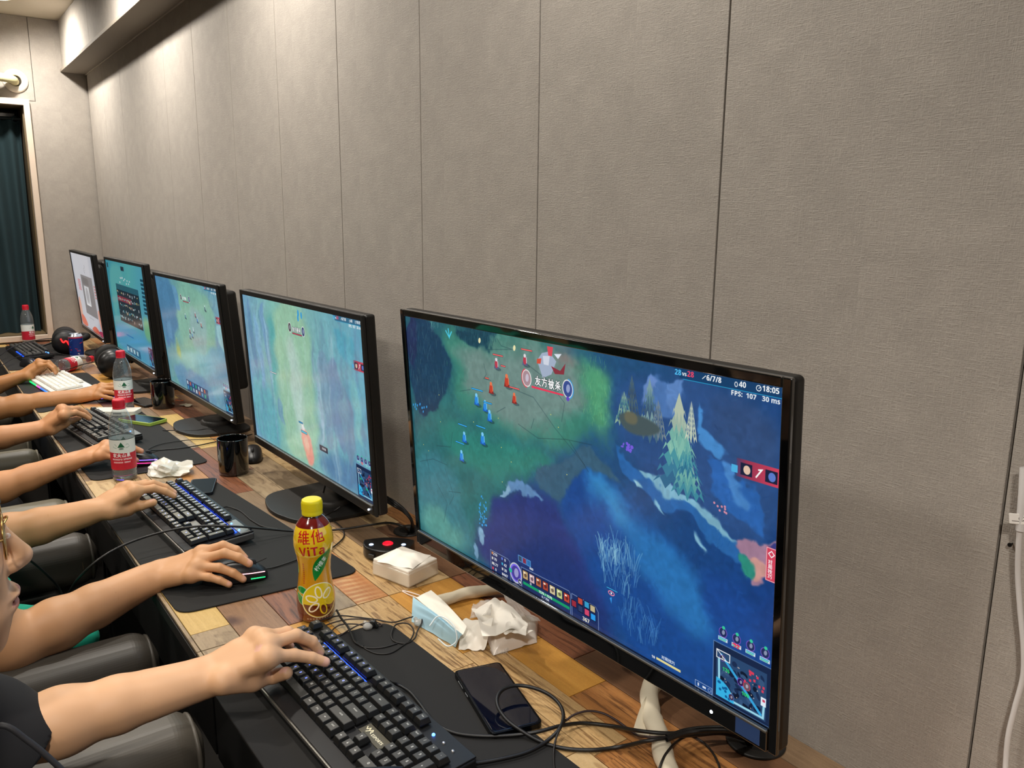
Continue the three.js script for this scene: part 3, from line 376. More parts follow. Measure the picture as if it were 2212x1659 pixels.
  for (const [a, y, b] of [[0.254, 0.243, 0.294], [0.295, 0.284, 0.324], [0.195, 0.413, 0.228], [0.264, 0.393, 0.297], [0.181, 0.495, 0.214]]) bar(g, a, y, b, '#36b4ff', W, H);
  g.strokeStyle = '#4fd4f4'; g.lineWidth = 6; g.beginPath(); g.moveTo(0.168 * W, 0.03 * H); g.lineTo(0.18 * W, 0.055 * H); g.lineTo(0.178 * W, 0.02 * H); g.moveTo(0.18 * W, 0.055 * H); g.lineTo(0.19 * W, 0.03 * H); g.stroke();
  g.fillStyle = '#efe6b4'; for (const [x, y] of [[0.292, 0.042], [0.407, 0.043]]) { g.beginPath(); g.ellipse(x * W, y * H, 8, 12, 0.3, 0, 7); g.fill(); }
  g.fillStyle = '#e8e070'; for (let i = 0; i < 12; i++) g.fillRect((0.1 + rr(-0.1, 0.5)) * W, rr(0.2, 0.6) * H, 4, 4);
  // centre notice
  roundel(g, 0.442 * W, 0.145 * H, 27, 33, '#f0ece8', '#b08f98'); g.strokeStyle = '#d84a5a'; g.lineWidth = 5; g.beginPath(); g.ellipse(0.442 * W, 0.145 * H, 31, 37, 0, 1.6, 4.4); g.stroke();
  roundel(g, 0.559 * W, 0.147 * H, 27, 33, '#f0ece8', '#3f4f94'); g.strokeStyle = '#4aa4e8'; g.lineWidth = 5; g.beginPath(); g.ellipse(0.559 * W, 0.147 * H, 31, 37, 0, -1.4, 1.4); g.stroke(); g.fillStyle = '#6a4ac0'; g.beginPath(); g.arc(0.559 * W, 0.182 * H, 9, 0, 7); g.fill();
  glyphs(g, '友方被杀', 0.4665 * W, 0.128 * H, 36, '#20242c', 0.24); glyphs(g, '友方被杀', 0.4665 * W, 0.128 * H, 36, '#ffffff', 0.13);
  poly(g, [[0.456, 0.168], [0.547, 0.17], [0.547, 0.176], [0.456, 0.176]], W, H, '#f03a5c');
  readouts(g, W, H, 1);
  g.fillStyle = '#d8455e'; g.fillRect(0.982 * W, 0.45 * H, 0.018 * W, 0.1 * H); g.strokeStyle = '#f4d6da'; g.lineWidth = 2; g.strokeRect(0.983 * W, 0.452 * H, 0.016 * W, 0.096 * H); g.strokeStyle = '#fff'; g.lineWidth = 3; g.save(); g.translate(0.991 * W, 0.469 * H); g.rotate(0.785); g.strokeRect(-7, -7, 14, 14); g.restore(); glyphs(g, '对局技巧', 0.986 * W, 0.485 * H, 14.5, '#fff', 0.13, true);
  // bottom read-out: values, portrait ring, ability tiles, health line, item tiles
  const panel = (pts) => { g.globalAlpha = 0.55; poly(g, pts, W, H, '#1c2a58'); g.globalAlpha = 1; poly(g, pts, W, H); g.strokeStyle = '#7d92bc'; g.lineWidth = 3; g.stroke(); };
  panel([[0.293, 0.912], [0.355, 0.912], [0.362, 0.92], [0.362, 1.01], [0.293, 1.01]]); panel([[0.4, 0.915], [0.548, 0.908], [0.553, 0.92], [0.551, 1.01], [0.4, 1.01]]); panel([[0.556, 0.912], [0.622, 0.914], [0.629, 0.93], [0.629, 1.01], [0.556, 1.01]]);
  ['210', '70', '0.77', '0'].forEach((s, i) => { text(g, s, 0.31 * W, (0.923 + i * 0.0225) * H, 18, '#eef2f8'); g.fillStyle = ['#d08a5a', '#d8d8d8', '#d8d8d8', '#e0485a'][i]; g.fillRect(0.297 * W, (0.917 + i * 0.0225) * H, 11, 12); });
  ['0', '42', '20', '447'].forEach((s, i) => { text(g, s, 0.345 * W, (0.925 + i * 0.0225) * H, 18, '#eef2f8'); g.fillStyle = ['#5a7ae0', '#3ab0d8', '#d8d8d8', '#d8d8d8'][i]; g.fillRect(0.332 * W, (0.919 + i * 0.0225) * H, 11, 12); });
  roundel(g, 0.381 * W, 0.955 * H, 40, 44, '#c8ccd8', '#4a3f9a'); g.strokeStyle = '#7a6af0'; g.lineWidth = 7; g.beginPath(); g.ellipse(0.381 * W, 0.955 * H, 33, 37, 0, 0, 7); g.stroke(); roundel(g, 0.394 * W, 0.985 * H, 13, 14, '#c0c8d8', '#202a4a'); text(g, '16', 0.394 * W, 0.985 * H, 15, '#fff'); g.fillStyle = '#2fb8a0'; g.beginPath(); g.arc(0.363 * W, 0.955 * H, 11, 0, 7); g.fill();
  ['#38506a', '#8a3048', '#2f6fb0'].forEach((c, i) => { g.fillStyle = c; g.fillRect((0.392 + i * 0.0142) * W, 0.87 * H, 24, 26); g.strokeStyle = '#5f9fe0'; g.lineWidth = 3; g.strokeRect((0.392 + i * 0.0142) * W, 0.87 * H, 24, 26); }); text(g, '600', 0.434 * W, 0.9 * H, 15, '#fff');
  ['#c8a878', '#d8b8c0', '#b86a4a', '#b04a3a', '#d8c8a0', '#c8d890', '#c84a3a'].forEach((c, i) => { const x = (0.404 + i * 0.0213) * W; g.fillStyle = '#241c2a'; g.fillRect(x, 0.922 * H, 38, 42); g.fillStyle = c; g.fillRect(x + 3, 0.925 * H, 32, 36); g.fillStyle = 'rgba(40,20,30,.55)'; g.beginPath(); g.arc(x + 20, 0.942 * H, 9, 0, 7); g.fill(); g.fillStyle = '#fff2dc'; g.fillRect(x + 8, 0.93 * H, 12, 7); });
  text(g, 'Q', 0.43 * W, 0.966 * H, 14, '#fff'); g.fillStyle = '#19a06a'; g.fillRect(0.405 * W, 0.972 * H, 0.144 * W, 13); text(g, '1570 / 1570', 0.476 * W, 0.978 * H, 16, '#f4fff8'); text(g, '0 / 784', 0.476 * W, 0.993 * H, 15, '#e8f0f8');
  [['#c85040', 0.58, 0.925], ['#38a0d0', 0.598, 0.925], ['#c8b890', 0.614, 0.928], ['#a02f40', 0.562, 0.948], ['#30406a', 0.58, 0.955], ['#d84a70', 0.598, 0.955], ['#2f9ff0', 0.615, 0.96]].forEach(([c, x, y]) => { g.fillStyle = c; g.fillRect(x * W - 14, y * H - 14, 28, 28); g.strokeStyle = '#0c1430'; g.lineWidth = 3; g.strokeRect(x * W - 14, y * H - 14, 28, 28); });
  text(g, '367', 0.595 * W, 0.987 * H, 24, '#f4f0dc');
  g.fillStyle = '#e8dc98'; g.fillRect(0.772 * W, 0.976 * H, 0.054 * W, 9); text(g, '10', 0.765 * W, 0.981 * H, 15, '#fff'); glyphs(g, '对局技巧', 0.784 * W, 0.958 * H, 14, '#e8eef8', 0.13);
  g.strokeStyle = '#9fb4d8'; g.lineWidth = 2; g.strokeRect(0.857 * W, 0.978 * H, 0.034 * W, 0.021 * H); g.fillStyle = '#dfe8f8'; g.fillRect(0.862 * W, 0.983 * H, 6, 12); g.fillRect(0.872 * W, 0.985 * H, 14, 8); g.beginPath(); g.arc(0.886 * W, 0.989 * H, 6, 0, 7); g.stroke();
  g.strokeStyle = '#f08aa8'; g.lineWidth = 4; g.beginPath(); g.ellipse(0.664 * W, 0.83 * H, 15, 8, 0, 0, 7); g.stroke(); g.fillStyle = '#fff'; g.beginPath(); g.arc(0.664 * W, 0.83 * H, 4, 0, 7); g.fill(); bar(g, 0.652, 0.815, 0.68, '#3ab0f0', W, H, 4); g.fillStyle = '#3a9ff0'; poly(g, [[0.66, 0.85], [0.665, 0.845], [0.664, 0.87]], W, H, '#3a9ff0');
});
screenTex[1] = canvasTex(1024, 576, (g, W, H) => {
  const gr = g.createLinearGradient(0, 0, W, 0); gr.addColorStop(0, '#5f97be'); gr.addColorStop(0.3, '#72b8a8'); gr.addColorStop(0.6, '#6fb0b0'); gr.addColorStop(1, '#4f9cbc'); g.fillStyle = gr; g.fillRect(0, 0, W, H);
  blurOn(g, 14);
  smoothPoly(g, [[0.27, 0], [0.62, 0], [0.6, 0.4], [0.62, 0.9], [0.5, 1], [0.3, 1], [0.32, 0.5]], W, H, '#8fc49c'); smoothPoly(g, [[0.4, 0.15], [0.5, 0.2], [0.52, 0.8], [0.42, 0.8]], W, H, '#b4d4c4'); smoothPoly(g, [[0, 0.5], [0.2, 0.55], [0.3, 1], [0, 1]], W, H, '#54a8b4');
  smoothPoly(g, [[0.62, 0.9], [0.95, 0.75], [1, 1], [0.6, 1]], W, H, '#3f6fa0'); smoothPoly(g, [[0.24, 0.1], [0.3, 0.1], [0.27, 0.6], [0.22, 0.6]], W, H, '#3fa4a4');
  blurOn(g, 5);
  for (const [x, y, w, h, c] of [[0.03, 0.0, 0.06, 0.5, '#4f80ac'], [0.1, 0.05, 0.05, 0.6, '#6ea4cc'], [0.17, 0.0, 0.06, 0.45, '#5a8cb8'], [0.2, 0.1, 0.03, 0.5, '#86b8d4'], [0.66, 0.16, 0.1, 0.7, '#6a94b0'], [0.73, 0.2, 0.12, 0.6, '#5f82a8'], [0.63, 0.35, 0.04, 0.5, '#a0c4d8'], [0.8, 0.35, 0.1, 0.5, '#6484a4'], [0.9, 0.3, 0.06, 0.4, '#68b4bc']]) smoothPoly(g, [[x, y + h * 0.2], [x + w * 0.5, y], [x + w, y + h * 0.3], [x + w * 0.9, y + h], [x + w * 0.2, y + h * 0.9]], W, H, c);
  smoothPoly(g, [[0.78, 0.05], [0.95, 0.1], [1, 0.3], [0.9, 0.25], [0.82, 0.16]], W, H, '#3f9cb8'); smoothPoly(g, [[0.27, 0.62], [0.33, 0.65], [0.32, 0.82], [0.26, 0.78]], W, H, '#5f94b0');
  smoothPoly(g, [[0.46, 0.76], [0.52, 0.74], [0.56, 0.86], [0.55, 0.98], [0.48, 0.96]], W, H, '#ff8f78'); smoothPoly(g, [[0.475, 0.7], [0.505, 0.7], [0.51, 0.77], [0.48, 0.77]], W, H, '#fff6ec'); smoothPoly(g, [[0.49, 0.82], [0.52, 0.82], [0.52, 0.9], [0.49, 0.9]], W, H, '#ffb090');
  columns(g, W, H, 420, [[0, 0.24, ['rgba(90,140,180,.35)', 'rgba(150,195,215,.3)', 'rgba(60,105,150,.35)', 'rgba(70,150,170,.3)']], [0.62, 0.78, ['rgba(110,150,175,.35)', 'rgba(170,200,215,.28)', 'rgba(80,120,150,.35)']], [0.78, 1, ['rgba(90,150,180,.3)', 'rgba(120,190,200,.3)', 'rgba(80,105,150,.35)']], [0.3, 0.6, ['rgba(170,205,170,.2)', 'rgba(140,195,180,.25)', 'rgba(190,215,205,.2)']]], 0.0, 0.85, 9);
  blurOn(g, 0); warp(g, W, H, 36, 60, 6, 10, 0.1); g.fillStyle = 'rgba(196,220,226,.24)'; g.fillRect(0, 0, W, H); blades(g, 0.12, 0.3, 0.12, 0.3, 60, ['rgba(160,210,230,.4)', 'rgba(60,110,150,.4)'], 30, W, H, 2);
  g.fillStyle = '#3fa4e0'; for (const [x, y] of [[0.53, 0.07], [0.56, 0.05], [0.535, 0.04]]) { g.beginPath(); g.ellipse(x * W, y * H, 7, 12, 0, 0, 7); g.fill(); } bar(g, 0.455, 0.735, 0.49, '#36a4e0', W, H, 4); bar(g, 0.47, 0.79, 0.52, '#38c0d8', W, H, 7); bar(g, 0.22, 0.48, 0.28, '#e8f4f8', W, H, 3);
  roundel(g, 0.45 * W, 0.141 * H, 13, 17, '#fff', '#4a4448'); roundel(g, 0.564 * W, 0.146 * H, 13, 17, '#fff', '#3f4f7a'); glyphs(g, '友方被杀', 0.472 * W, 0.13 * H, 17, '#2a3a48', 0.26); glyphs(g, '友方被杀', 0.472 * W, 0.13 * H, 17, '#fff', 0.14); bar(g, 0.47, 0.172, 0.55, '#f0486a', W, H, 3);
  readouts(g, W, H, 0.5, 0.7); g.fillStyle = '#34384c'; g.fillRect(0.62 * W, 0.815 * H, 0.065 * W, 0.035 * H); text(g, '0 0 0 0', 0.655 * W, 0.833 * H, 10, '#fff');
});
screenTex[2] = canvasTex(1024, 576, (g, W, H) => {
  const gr = g.createLinearGradient(0, 0, W, H); gr.addColorStop(0, '#3f78a8'); gr.addColorStop(0.4, '#6fae9e'); gr.addColorStop(0.7, '#6fa8b8'); gr.addColorStop(1, '#4f84ac'); g.fillStyle = gr; g.fillRect(0, 0, W, H);
  blurOn(g, 12); smoothPoly(g, [[0.4, 0], [0.95, 0.05], [0.9, 0.5], [0.6, 0.6], [0.3, 0.6], [0.35, 0.2]], W, H, '#7db8a0'); smoothPoly(g, [[0.5, 0.2], [0.8, 0.2], [0.75, 0.6], [0.5, 0.6]], W, H, '#8ab4b0'); smoothPoly(g, [[0, 0], [0.3, 0], [0.36, 0.3], [0.15, 0.6], [0, 0.7]], W, H, '#3f78a4'); smoothPoly(g, [[0.2, 0.55], [0.3, 0.6], [0.28, 0.75], [0.18, 0.7]], W, H, '#a4b860'); smoothPoly(g, [[0.1, 0.8], [0.5, 0.75], [0.9, 1], [0.1, 1]], W, H, '#5a90b4');
  blurOn(g, 4); smoothPoly(g, [[0.3, 0.02], [0.38, 0.1], [0.4, 0.25], [0.34, 0.3], [0.3, 0.15]], W, H, '#5a94bc'); smoothPoly(g, [[0.08, 0.35], [0.16, 0.42], [0.14, 0.6], [0.05, 0.55]], W, H, '#4f88b4'); smoothPoly(g, [[0.92, 0.3], [1, 0.28], [1, 0.5], [0.94, 0.45]], W, H, '#8fc4cc'); g.strokeStyle = '#4f86a8'; g.lineWidth = 8; g.beginPath(); g.arc(0.91 * W, 0.09 * H, 34, 0, 7); g.stroke();
  blurOn(g, 0); warp(g, W, H, 44, 60, 8, 10, 0.1); g.fillStyle = 'rgba(190,214,222,.16)'; g.fillRect(0, 0, W, H); for (const [x, y, c] of [[0.63, 0.26, '#b04858'], [0.65, 0.3, '#2f7fd0'], [0.7, 0.33, '#c86a5a'], [0.5, 0.42, '#a84a60'], [0.53, 0.45, '#3f8fd8'], [0.49, 0.47, '#3f6fb8'], [0.795, 0.18, '#2f5f74'], [0.56, 0.4, '#d0e4ec'], [0.46, 0.3, '#3f7fa0']]) figure(g, x * W, y * H, 24, c, '#2a4060', '#d8e8f0');
  roundel(g, 0.432 * W, 0.142 * H, 12, 15, '#fff', '#4a4448'); roundel(g, 0.565 * W, 0.143 * H, 12, 15, '#fff', '#3f4f7a'); glyphs(g, '友方被杀', 0.455 * W, 0.13 * H, 16, '#fff', 0.14); bar(g, 0.46, 0.172, 0.55, '#e85a6a', W, H, 3);
  readouts(g, W, H, 0.5, 0.6); g.fillStyle = '#2f4f78'; g.fillRect(0.3 * W, 0.9 * H, 0.35 * W, 0.1 * H); for (let i = 0; i < 14; i++) { g.fillStyle = ['#d8e8f0', '#c86a4a', '#3fa0d0', '#2fb888', '#a8c8d8'][i % 5]; g.fillRect((0.31 + (i % 7) * 0.046) * W, (0.91 + Math.floor(i / 7) * 0.045) * H, 20, 18); }
});
screenTex[3] = canvasTex(1024, 576, (g, W, H) => {
  const gr = g.createLinearGradient(0, 0, W, H); gr.addColorStop(0, '#3f94a8'); gr.addColorStop(0.5, '#5ab0b0'); gr.addColorStop(1, '#4f9cc4'); g.fillStyle = gr; g.fillRect(0, 0, W, H);
  blurOn(g, 14); smoothPoly(g, [[0.05, 0.05], [0.4, 0], [0.5, 0.2], [0.2, 0.5], [0.05, 0.7]], W, H, '#5fb0b0'); smoothPoly(g, [[0.85, 0.5], [1, 0.5], [1, 0.75], [0.84, 0.72]], W, H, '#6fb48a'); smoothPoly(g, [[0, 0.7], [0.6, 0.65], [1, 0.8], [1, 1], [0, 1]], W, H, '#55a4c8'); blurOn(g, 0);
  g.fillStyle = 'rgba(30,74,92,.75)'; g.fillRect(0.225 * W, 0.24 * H, 0.6 * W, 0.07 * H); g.fillStyle = 'rgba(24,34,46,.9)'; g.fillRect(0.225 * W, 0.3 * H, 0.6 * W, 0.35 * H); g.fillStyle = 'rgba(150,50,70,.85)'; g.fillRect(0.225 * W, 0.37 * H, 0.38 * W, 0.055 * H);
  for (let r = 0; r < 5; r++) for (let c = 0; c < 26; c++) { g.fillStyle = ['#e8f0f4', '#b8ccd8', '#d8b8a8', '#6fd0e0', '#e8e0a0'][Math.floor(rnd() * 5)]; if (rnd() < 0.72) g.fillRect((0.24 + c * 0.022) * W, (0.315 + r * 0.067 + rr(-0.004, 0.012)) * H, rr(6, 16), rr(6, 18)); }
  g.fillStyle = '#dce8ec'; for (let i = 0; i < 10; i++) g.fillRect((0.35 + i * 0.03) * W, (0.14 + rr(0, 0.07)) * H, 18, 10); g.fillStyle = '#174a60'; for (let i = 0; i < 9; i++) g.fillRect(0.91 * W, (0.12 + i * 0.04) * H, 0.07 * W, 14); g.fillStyle = '#2a3a46'; g.fillRect(0.03 * W, 0.03 * H, 34, 30); g.fillRect(0.43 * W, 0.04 * H, 90, 26);
  g.fillStyle = '#1f7fc0'; g.fillRect(0.33 * W, 0.78 * H, 0.2 * W, 7); g.fillStyle = '#2f6f94'; g.fillRect(0.3 * W, 0.9 * H, 0.36 * W, 0.09 * H); for (let i = 0; i < 12; i++) { g.fillStyle = ['#d8eef4', '#8fd0e0', '#1f5070'][i % 3]; g.fillRect((0.31 + i * 0.028) * W, 0.92 * H, 20, 26); } minimap(g, 0.88 * W, 0.8 * H, 0.12 * W, 0.2 * H, 0.5);
});
screenTex[4] = canvasTex(1024, 576, (g, W, H) => {
  g.fillStyle = '#c8ccd6'; g.fillRect(0, 0, W, H); g.fillStyle = '#bcc2ce'; g.fillRect(0.82 * W, 0, 0.18 * W, H);
  smoothPoly(g, [[0, 0.6], [0.14, 0.62], [0.12, 1], [0, 1]], W, H, '#e0a894'); smoothPoly(g, [[0.03, 0.84], [0.2, 0.86], [0.36, 0.99], [0.02, 1]], W, H, '#e06a52'); smoothPoly(g, [[0.5, 0.97], [0.68, 0.9], [0.86, 0.97], [0.85, 1], [0.5, 1]], W, H, '#d8604a'); smoothPoly(g, [[0.88, 0.66], [1, 0.66], [1, 0.95], [0.9, 0.9]], W, H, '#d89484'); smoothPoly(g, [[0.8, 0.95], [1, 0.92], [1, 1], [0.8, 1]], W, H, '#b02f58');
  g.fillStyle = '#74777f'; g.fillRect(0.345 * W, 0.27 * H, 0.52 * W, 0.52 * H); g.fillStyle = '#5c6068'; g.fillRect(0.4 * W, 0.3 * H, 0.28 * W, 0.09 * H); g.fillStyle = '#d2d6dc'; g.fillRect(0.43 * W, 0.41 * H, 0.22 * W, 0.24 * H); g.fillStyle = '#a8abb2'; g.beginPath(); g.ellipse(0.54 * W, 0.53 * H, 70, 60, 0, 0, 7); g.fill(); g.fillStyle = '#eef0f2'; g.fillRect(0.44 * W, 0.645 * H, 0.2 * W, 12);
  g.fillStyle = '#d0485a'; for (let i = 0; i < 14; i++) g.fillRect((0.16 + (i % 2) * 0.07) * W, (0.35 + Math.floor(i / 2) * 0.022) * H, 0.055 * W, 7); g.fillStyle = '#c06060'; for (let i = 0; i < 5; i++) g.fillRect(0.9 * W, (0.36 + i * 0.035) * H, 0.05 * W, 12); g.fillStyle = '#585c66'; for (let i = 0; i < 9; i++) g.fillRect((0.55 + rr(0, 0.06)) * W, (0.13 + i * 0.012) * H, 14, 5); g.fillStyle = '#8a8e98'; for (let i = 0; i < 6; i++) g.fillRect((0.45 + i * 0.035) * W, 0.83 * H, 22, 6);
});
// ---------- monitors ----------
const blackPlastic = std(0x0b0b0b, 0.45), mattePlastic = std(0x0c0c0c, 0.6), glossBlack = phys({ color: 0x060606, roughness: 0.06, clearcoat: 1, clearcoatRoughness: 0.03 });
function monitor(name, label, o) {
  const { pos: [x, y, z], yaw, tilt, W, H, bez, chin, depth, tex, glow, gloss, base } = o;
  const root = thing(name, label, 'monitor', [x, TOP, z], yaw, 'monitors along the desks');
  const head = new THREE.Matrix4().makeTranslation(0, y - TOP, 0).multiply(new THREE.Matrix4().makeRotationX(-tilt));
  const add = (n, g, m) => mesh(n, g.applyMatrix4(head), m, root);
  const ow = W + 2 * bez, oh = H + bez + chin, cy = (bez - chin) / 2;
  add('housing', at(box(ow, oh, depth, 0.006, 3), 0, cy, -depth / 2 - 0.0015), blackPlastic);
  const frameM = gloss ? glossBlack : mattePlastic;
  add('bezel', merge([at(box(bez, oh, 0.006, 0.0015), -ow / 2 + bez / 2, cy, 0.001), at(box(bez, oh, 0.006, 0.0015), ow / 2 - bez / 2, cy, 0.001), at(box(W, bez, 0.006, 0.0015), 0, H / 2 + bez / 2, 0.001)]), frameM);
  add('chin_bar', at(box(W, chin, gloss ? 0.01 : 0.007, 0.002), 0, -H / 2 - chin / 2, 0.0015), gloss ? glossBlack : std(0x1a1815, 0.3));
  const ledge = add('screen_lip', at(box(W, 0.003, 0.004, 0.001, 1), 0, -H / 2 - 0.002, 0.006), std(0x5a564e, 0.35, 0.3));
  const sc = add('screen', at(new THREE.PlaneGeometry(W, H), 0, 0, 0.0005), phys({ color: 0x050505, roughness: gloss ? 0.22 : 0.14, emissive: 0xffffff, emissiveMap: tex, emissiveIntensity: glow, specularIntensity: 0.9 }));
  const led = add('power_led', at(new THREE.SphereGeometry(0.0022, 10, 8), ow / 2 - (o.led || 0.03), -H / 2 - chin * 0.6, 0.006), std(0xffffff, 0.4, 0, { emissive: 0xe8f2ff, emissiveIntensity: 4 }));
  const l = new THREE.RectAreaLight(o.tint, o.rect, W, H); l.name = 'screen_light'; l.position.set(0, 0, 0.004).applyMatrix4(head); l.rotation.set(-tilt, Math.PI, 0); l.rotation.order = 'YXZ'; l.rotation.y = Math.PI; l.rotation.x = tilt; root.add(l);
  if (o.back) {   // deep rear shell and pillar
    add('rear_shell', at(box(0.36, 0.33, 0.05, 0.02, 4), 0, -0.02, -depth - 0.024), blackPlastic);
    add('rear_box', at(box(0.2, 0.33, 0.062, 0.012, 3), 0, -0.01, -depth - 0.082), blackPlastic);
    mesh('stand_pillar', box(0.11, y - TOP - 0.012, 0.035, 0.012, 3), blackPlastic, root, [0, (y - TOP) / 2 + 0.004, -depth - 0.09]);
    mesh('pillar_foot', lathe([[0.052, 0], [0.052, 0.012], [0.045, 0.02], [0.0, 0.022]], 28), std(0x2e2c2a, 0.45), root, [0, 0.008, -depth - 0.04]);
    const s = new THREE.Shape(); const b = base; s.moveTo(-b.w / 2 + 0.03, -b.d1); s.lineTo(b.w / 2 - 0.05, -b.d1); s.quadraticCurveTo(b.w / 2, -b.d1, b.w / 2, -b.d1 + 0.05); s.lineTo(b.w / 2 - 0.01, b.d0 - 0.07); s.quadraticCurveTo(b.w / 2 - 0.02, b.d0 - 0.02, b.w / 2 - 0.08, b.d0 - 0.008); s.quadraticCurveTo(0, b.d0 + 0.012, -b.w / 2 + 0.07, b.d0 - 0.008); s.quadraticCurveTo(-b.w / 2 + 0.01, b.d0 - 0.02, -b.w / 2 + 0.005, b.d0 - 0.07); s.lineTo(-b.w / 2, -b.d1 + 0.04); s.quadraticCurveTo(-b.w / 2, -b.d1, -b.w / 2 + 0.03, -b.d1);
    mesh('stand_base', new THREE.ExtrudeGeometry(s, { depth: 0.006, bevelEnabled: true, bevelThickness: 0.002, bevelSize: 0.002, bevelSegments: 2, curveSegments: 10 }).rotateX(Math.PI / 2), std(0x1b1a19, 0.55), root, [o.baseX || 0, 0.0085, 0]);
  }
  const part = (n) => root.children.find((c) => c.name === n); sub(part('power_led'), part('chin_bar')); sub(part('screen_lip'), part('chin_bar')); if (o.back) sub(part('pillar_foot'), part('stand_pillar'));
  return root;
}
const TINT = new THREE.Color(0.55, 0.85, 1.0);
const mon1 = monitor('gaming_monitor', 'largest monitor with thin glossy black frame showing a blue river game scene', { pos: [-0.82, 1.102, 0.239], yaw: 0.024, tilt: -0.062, W: 0.72, H: 0.3816, bez: 0.011, chin: 0.028, depth: 0.02, tex: screenTex[0], glow: 0.8, gloss: true, led: 0.085, rect: 0.7, tint: new THREE.Color(0.35, 0.6, 1.0) });
monitor('gaming_monitor', 'monitor showing a pale teal game scene beside the black mug', { pos: [-1.8, 1.058, 0.2], yaw: 0.01, tilt: -0.046, W: 0.69, H: 0.388, bez: 0.012, chin: 0.024, depth: 0.024, tex: screenTex[1], glow: 0.75, rect: 0.6, tint: TINT, back: true, base: { w: 0.27, d0: 0.075, d1: 0.15 }, baseX: -0.02 });
monitor('gaming_monitor', 'monitor showing a green and blue game scene behind the phone in green case', { pos: [-2.756, 1.052, 0.19], yaw: 0.014, tilt: -0.076, W: 0.69, H: 0.388, bez: 0.012, chin: 0.024, depth: 0.024, tex: screenTex[2], glow: 0.7, rect: 0.6, tint: TINT, back: true, base: { w: 0.27, d0: 0.07, d1: 0.14 }, baseX: 0.01 });
monitor('gaming_monitor', 'monitor showing a dark score table over a teal game scene', { pos: [-3.575, 1.073, 0.212], yaw: -0.001, tilt: -0.05, W: 0.69, H: 0.388, bez: 0.012, chin: 0.024, depth: 0.024, tex: screenTex[3], glow: 0.62, rect: 0.5, tint: TINT, back: true, base: { w: 0.27, d0: 0.07, d1: 0.15 } });
monitor('gaming_monitor', 'monitor showing a pale grey desktop with orange shapes next to the curtain', { pos: [-4.602, 1.068, 0.202], yaw: -0.021, tilt: -0.067, W: 0.69, H: 0.388, bez: 0.012, chin: 0.024, depth: 0.024, tex: screenTex[4], glow: 0.62, rect: 0.6, tint: new THREE.Color(0.9, 0.93, 1), back: true, base: { w: 0.27, d0: 0.03, d1: 0.15 } });
{ // the near monitor stands on a V foot whose two legs are wrapped in crumpled paper
  const paper = std(0xd9cfb8, 0.85, 0, { side: THREE.DoubleSide });
  const wrapLeg = (pts, r0) => { const c = curve(pts), n = 60, m = 14, pos = [], idx = []; const fr = c.computeFrenetFrames(n, false); for (let i = 0; i <= n; i++) { const p = c.getPointAt(i / n); for (let j = 0; j < m; j++) { const a = j / m * 6.2832, sp = Math.sin(i * 0.55 + a * 1.0), r = r0 * (1 + 0.22 * (noise2(i * 0.5, j * 0.9 + r0 * 900) - 0.5) + 0.1 * sp); const q = p.clone().addScaledVector(fr.normals[i], Math.cos(a) * r).addScaledVector(fr.binormals[i], Math.sin(a) * r); q.y = Math.max(q.y, TOP + 0.0008); pos.push(q.x, q.y, q.z); if (i < n) { const a0 = i * m + j, a1 = i * m + (j + 1) % m; idx.push(a0, a1, a0 + m, a1, a1 + m, a0 + m); } } } const g = new THREE.BufferGeometry(); g.setAttribute('position', new THREE.Float32BufferAttribute(pos, 3)); g.setIndex(idx); g.computeVertexNormals(); return g; };
  const inv = new THREE.Matrix4().copy((mon1.updateMatrixWorld(true), mon1.matrixWorld)).invert();
  const L0 = onY(935, 1302, TOP + 0.011), L1 = onY(1000, 1284, TOP + 0.012), L2 = onY(1068, 1272, TOP + 0.014);
  const f1 = mesh('stand_foot', wrapLeg([L0, L1, L2, V(-1.12, TOP + 0.02, 0.05), V(-1.0, TOP + 0.05, 0.05), V(-0.9, TOP + 0.12, 0.07)], 0.011).applyMatrix4(inv), paper, mon1); f1.userData.label = 'stand foot wrapped in crumpled cream paper';
  const R0 = onY(1442, 1659, TOP + 0.012), R1 = onY(1420, 1580, TOP + 0.014), R2 = onY(1402, 1500, TOP + 0.02);
  const f2 = mesh('stand_foot', wrapLeg([onY(1455, 1720, TOP + 0.012), R0, R1, R2, V(-0.76, TOP + 0.05, 0.05), V(-0.85, TOP + 0.12, 0.07)], 0.0135).applyMatrix4(inv), paper, mon1); f2.userData.label = 'stand foot wrapped in crumpled cream paper';
  const flapA = onY(1402, 1497, TOP + 0.028), flapB = onY(1366, 1582, TOP + 0.002), flapC = onY(1408, 1590, TOP + 0.002), g = new THREE.PlaneGeometry(1, 1, 12, 12), p = g.attributes.position;
  for (let i = 0; i < p.count; i++) { const s = p.getX(i) + 0.5, t = 0.5 - p.getY(i), q = flapA.clone().lerp(flapB.clone().lerp(flapC, s), t); q.y += 0.01 * Math.sin(t * 3.1) * (1 - s) + 0.003 * (noise2(s * 5, t * 5) - 0.5) * t; p.setXYZ(i, q.x, Math.max(q.y, TOP + 0.001), q.z); } g.computeVertexNormals();
  const fl = mesh('paper_flap', g.applyMatrix4(inv), paper, mon1); fl.userData.label = 'loose flap of cream wrapping paper';
  mesh('stand_neck', box(0.1, 0.2, 0.03, 0.01, 3), blackPlastic, mon1, [-0.05, 0.2, -0.16]);
  mesh('neck_arm', box(0.08, 0.06, 0.14, 0.01, 3), blackPlastic, mon1, [-0.05, 0.28, -0.09]);
  mesh('energy_sticker', box(0.032, 0.022, 0.001, 0.0005, 1), std(0x2f4a7c, 0.4), mon1, [0.336, 1.102 - TOP - 0.2035, -0.0055], [0.062, 0, 0]);
}
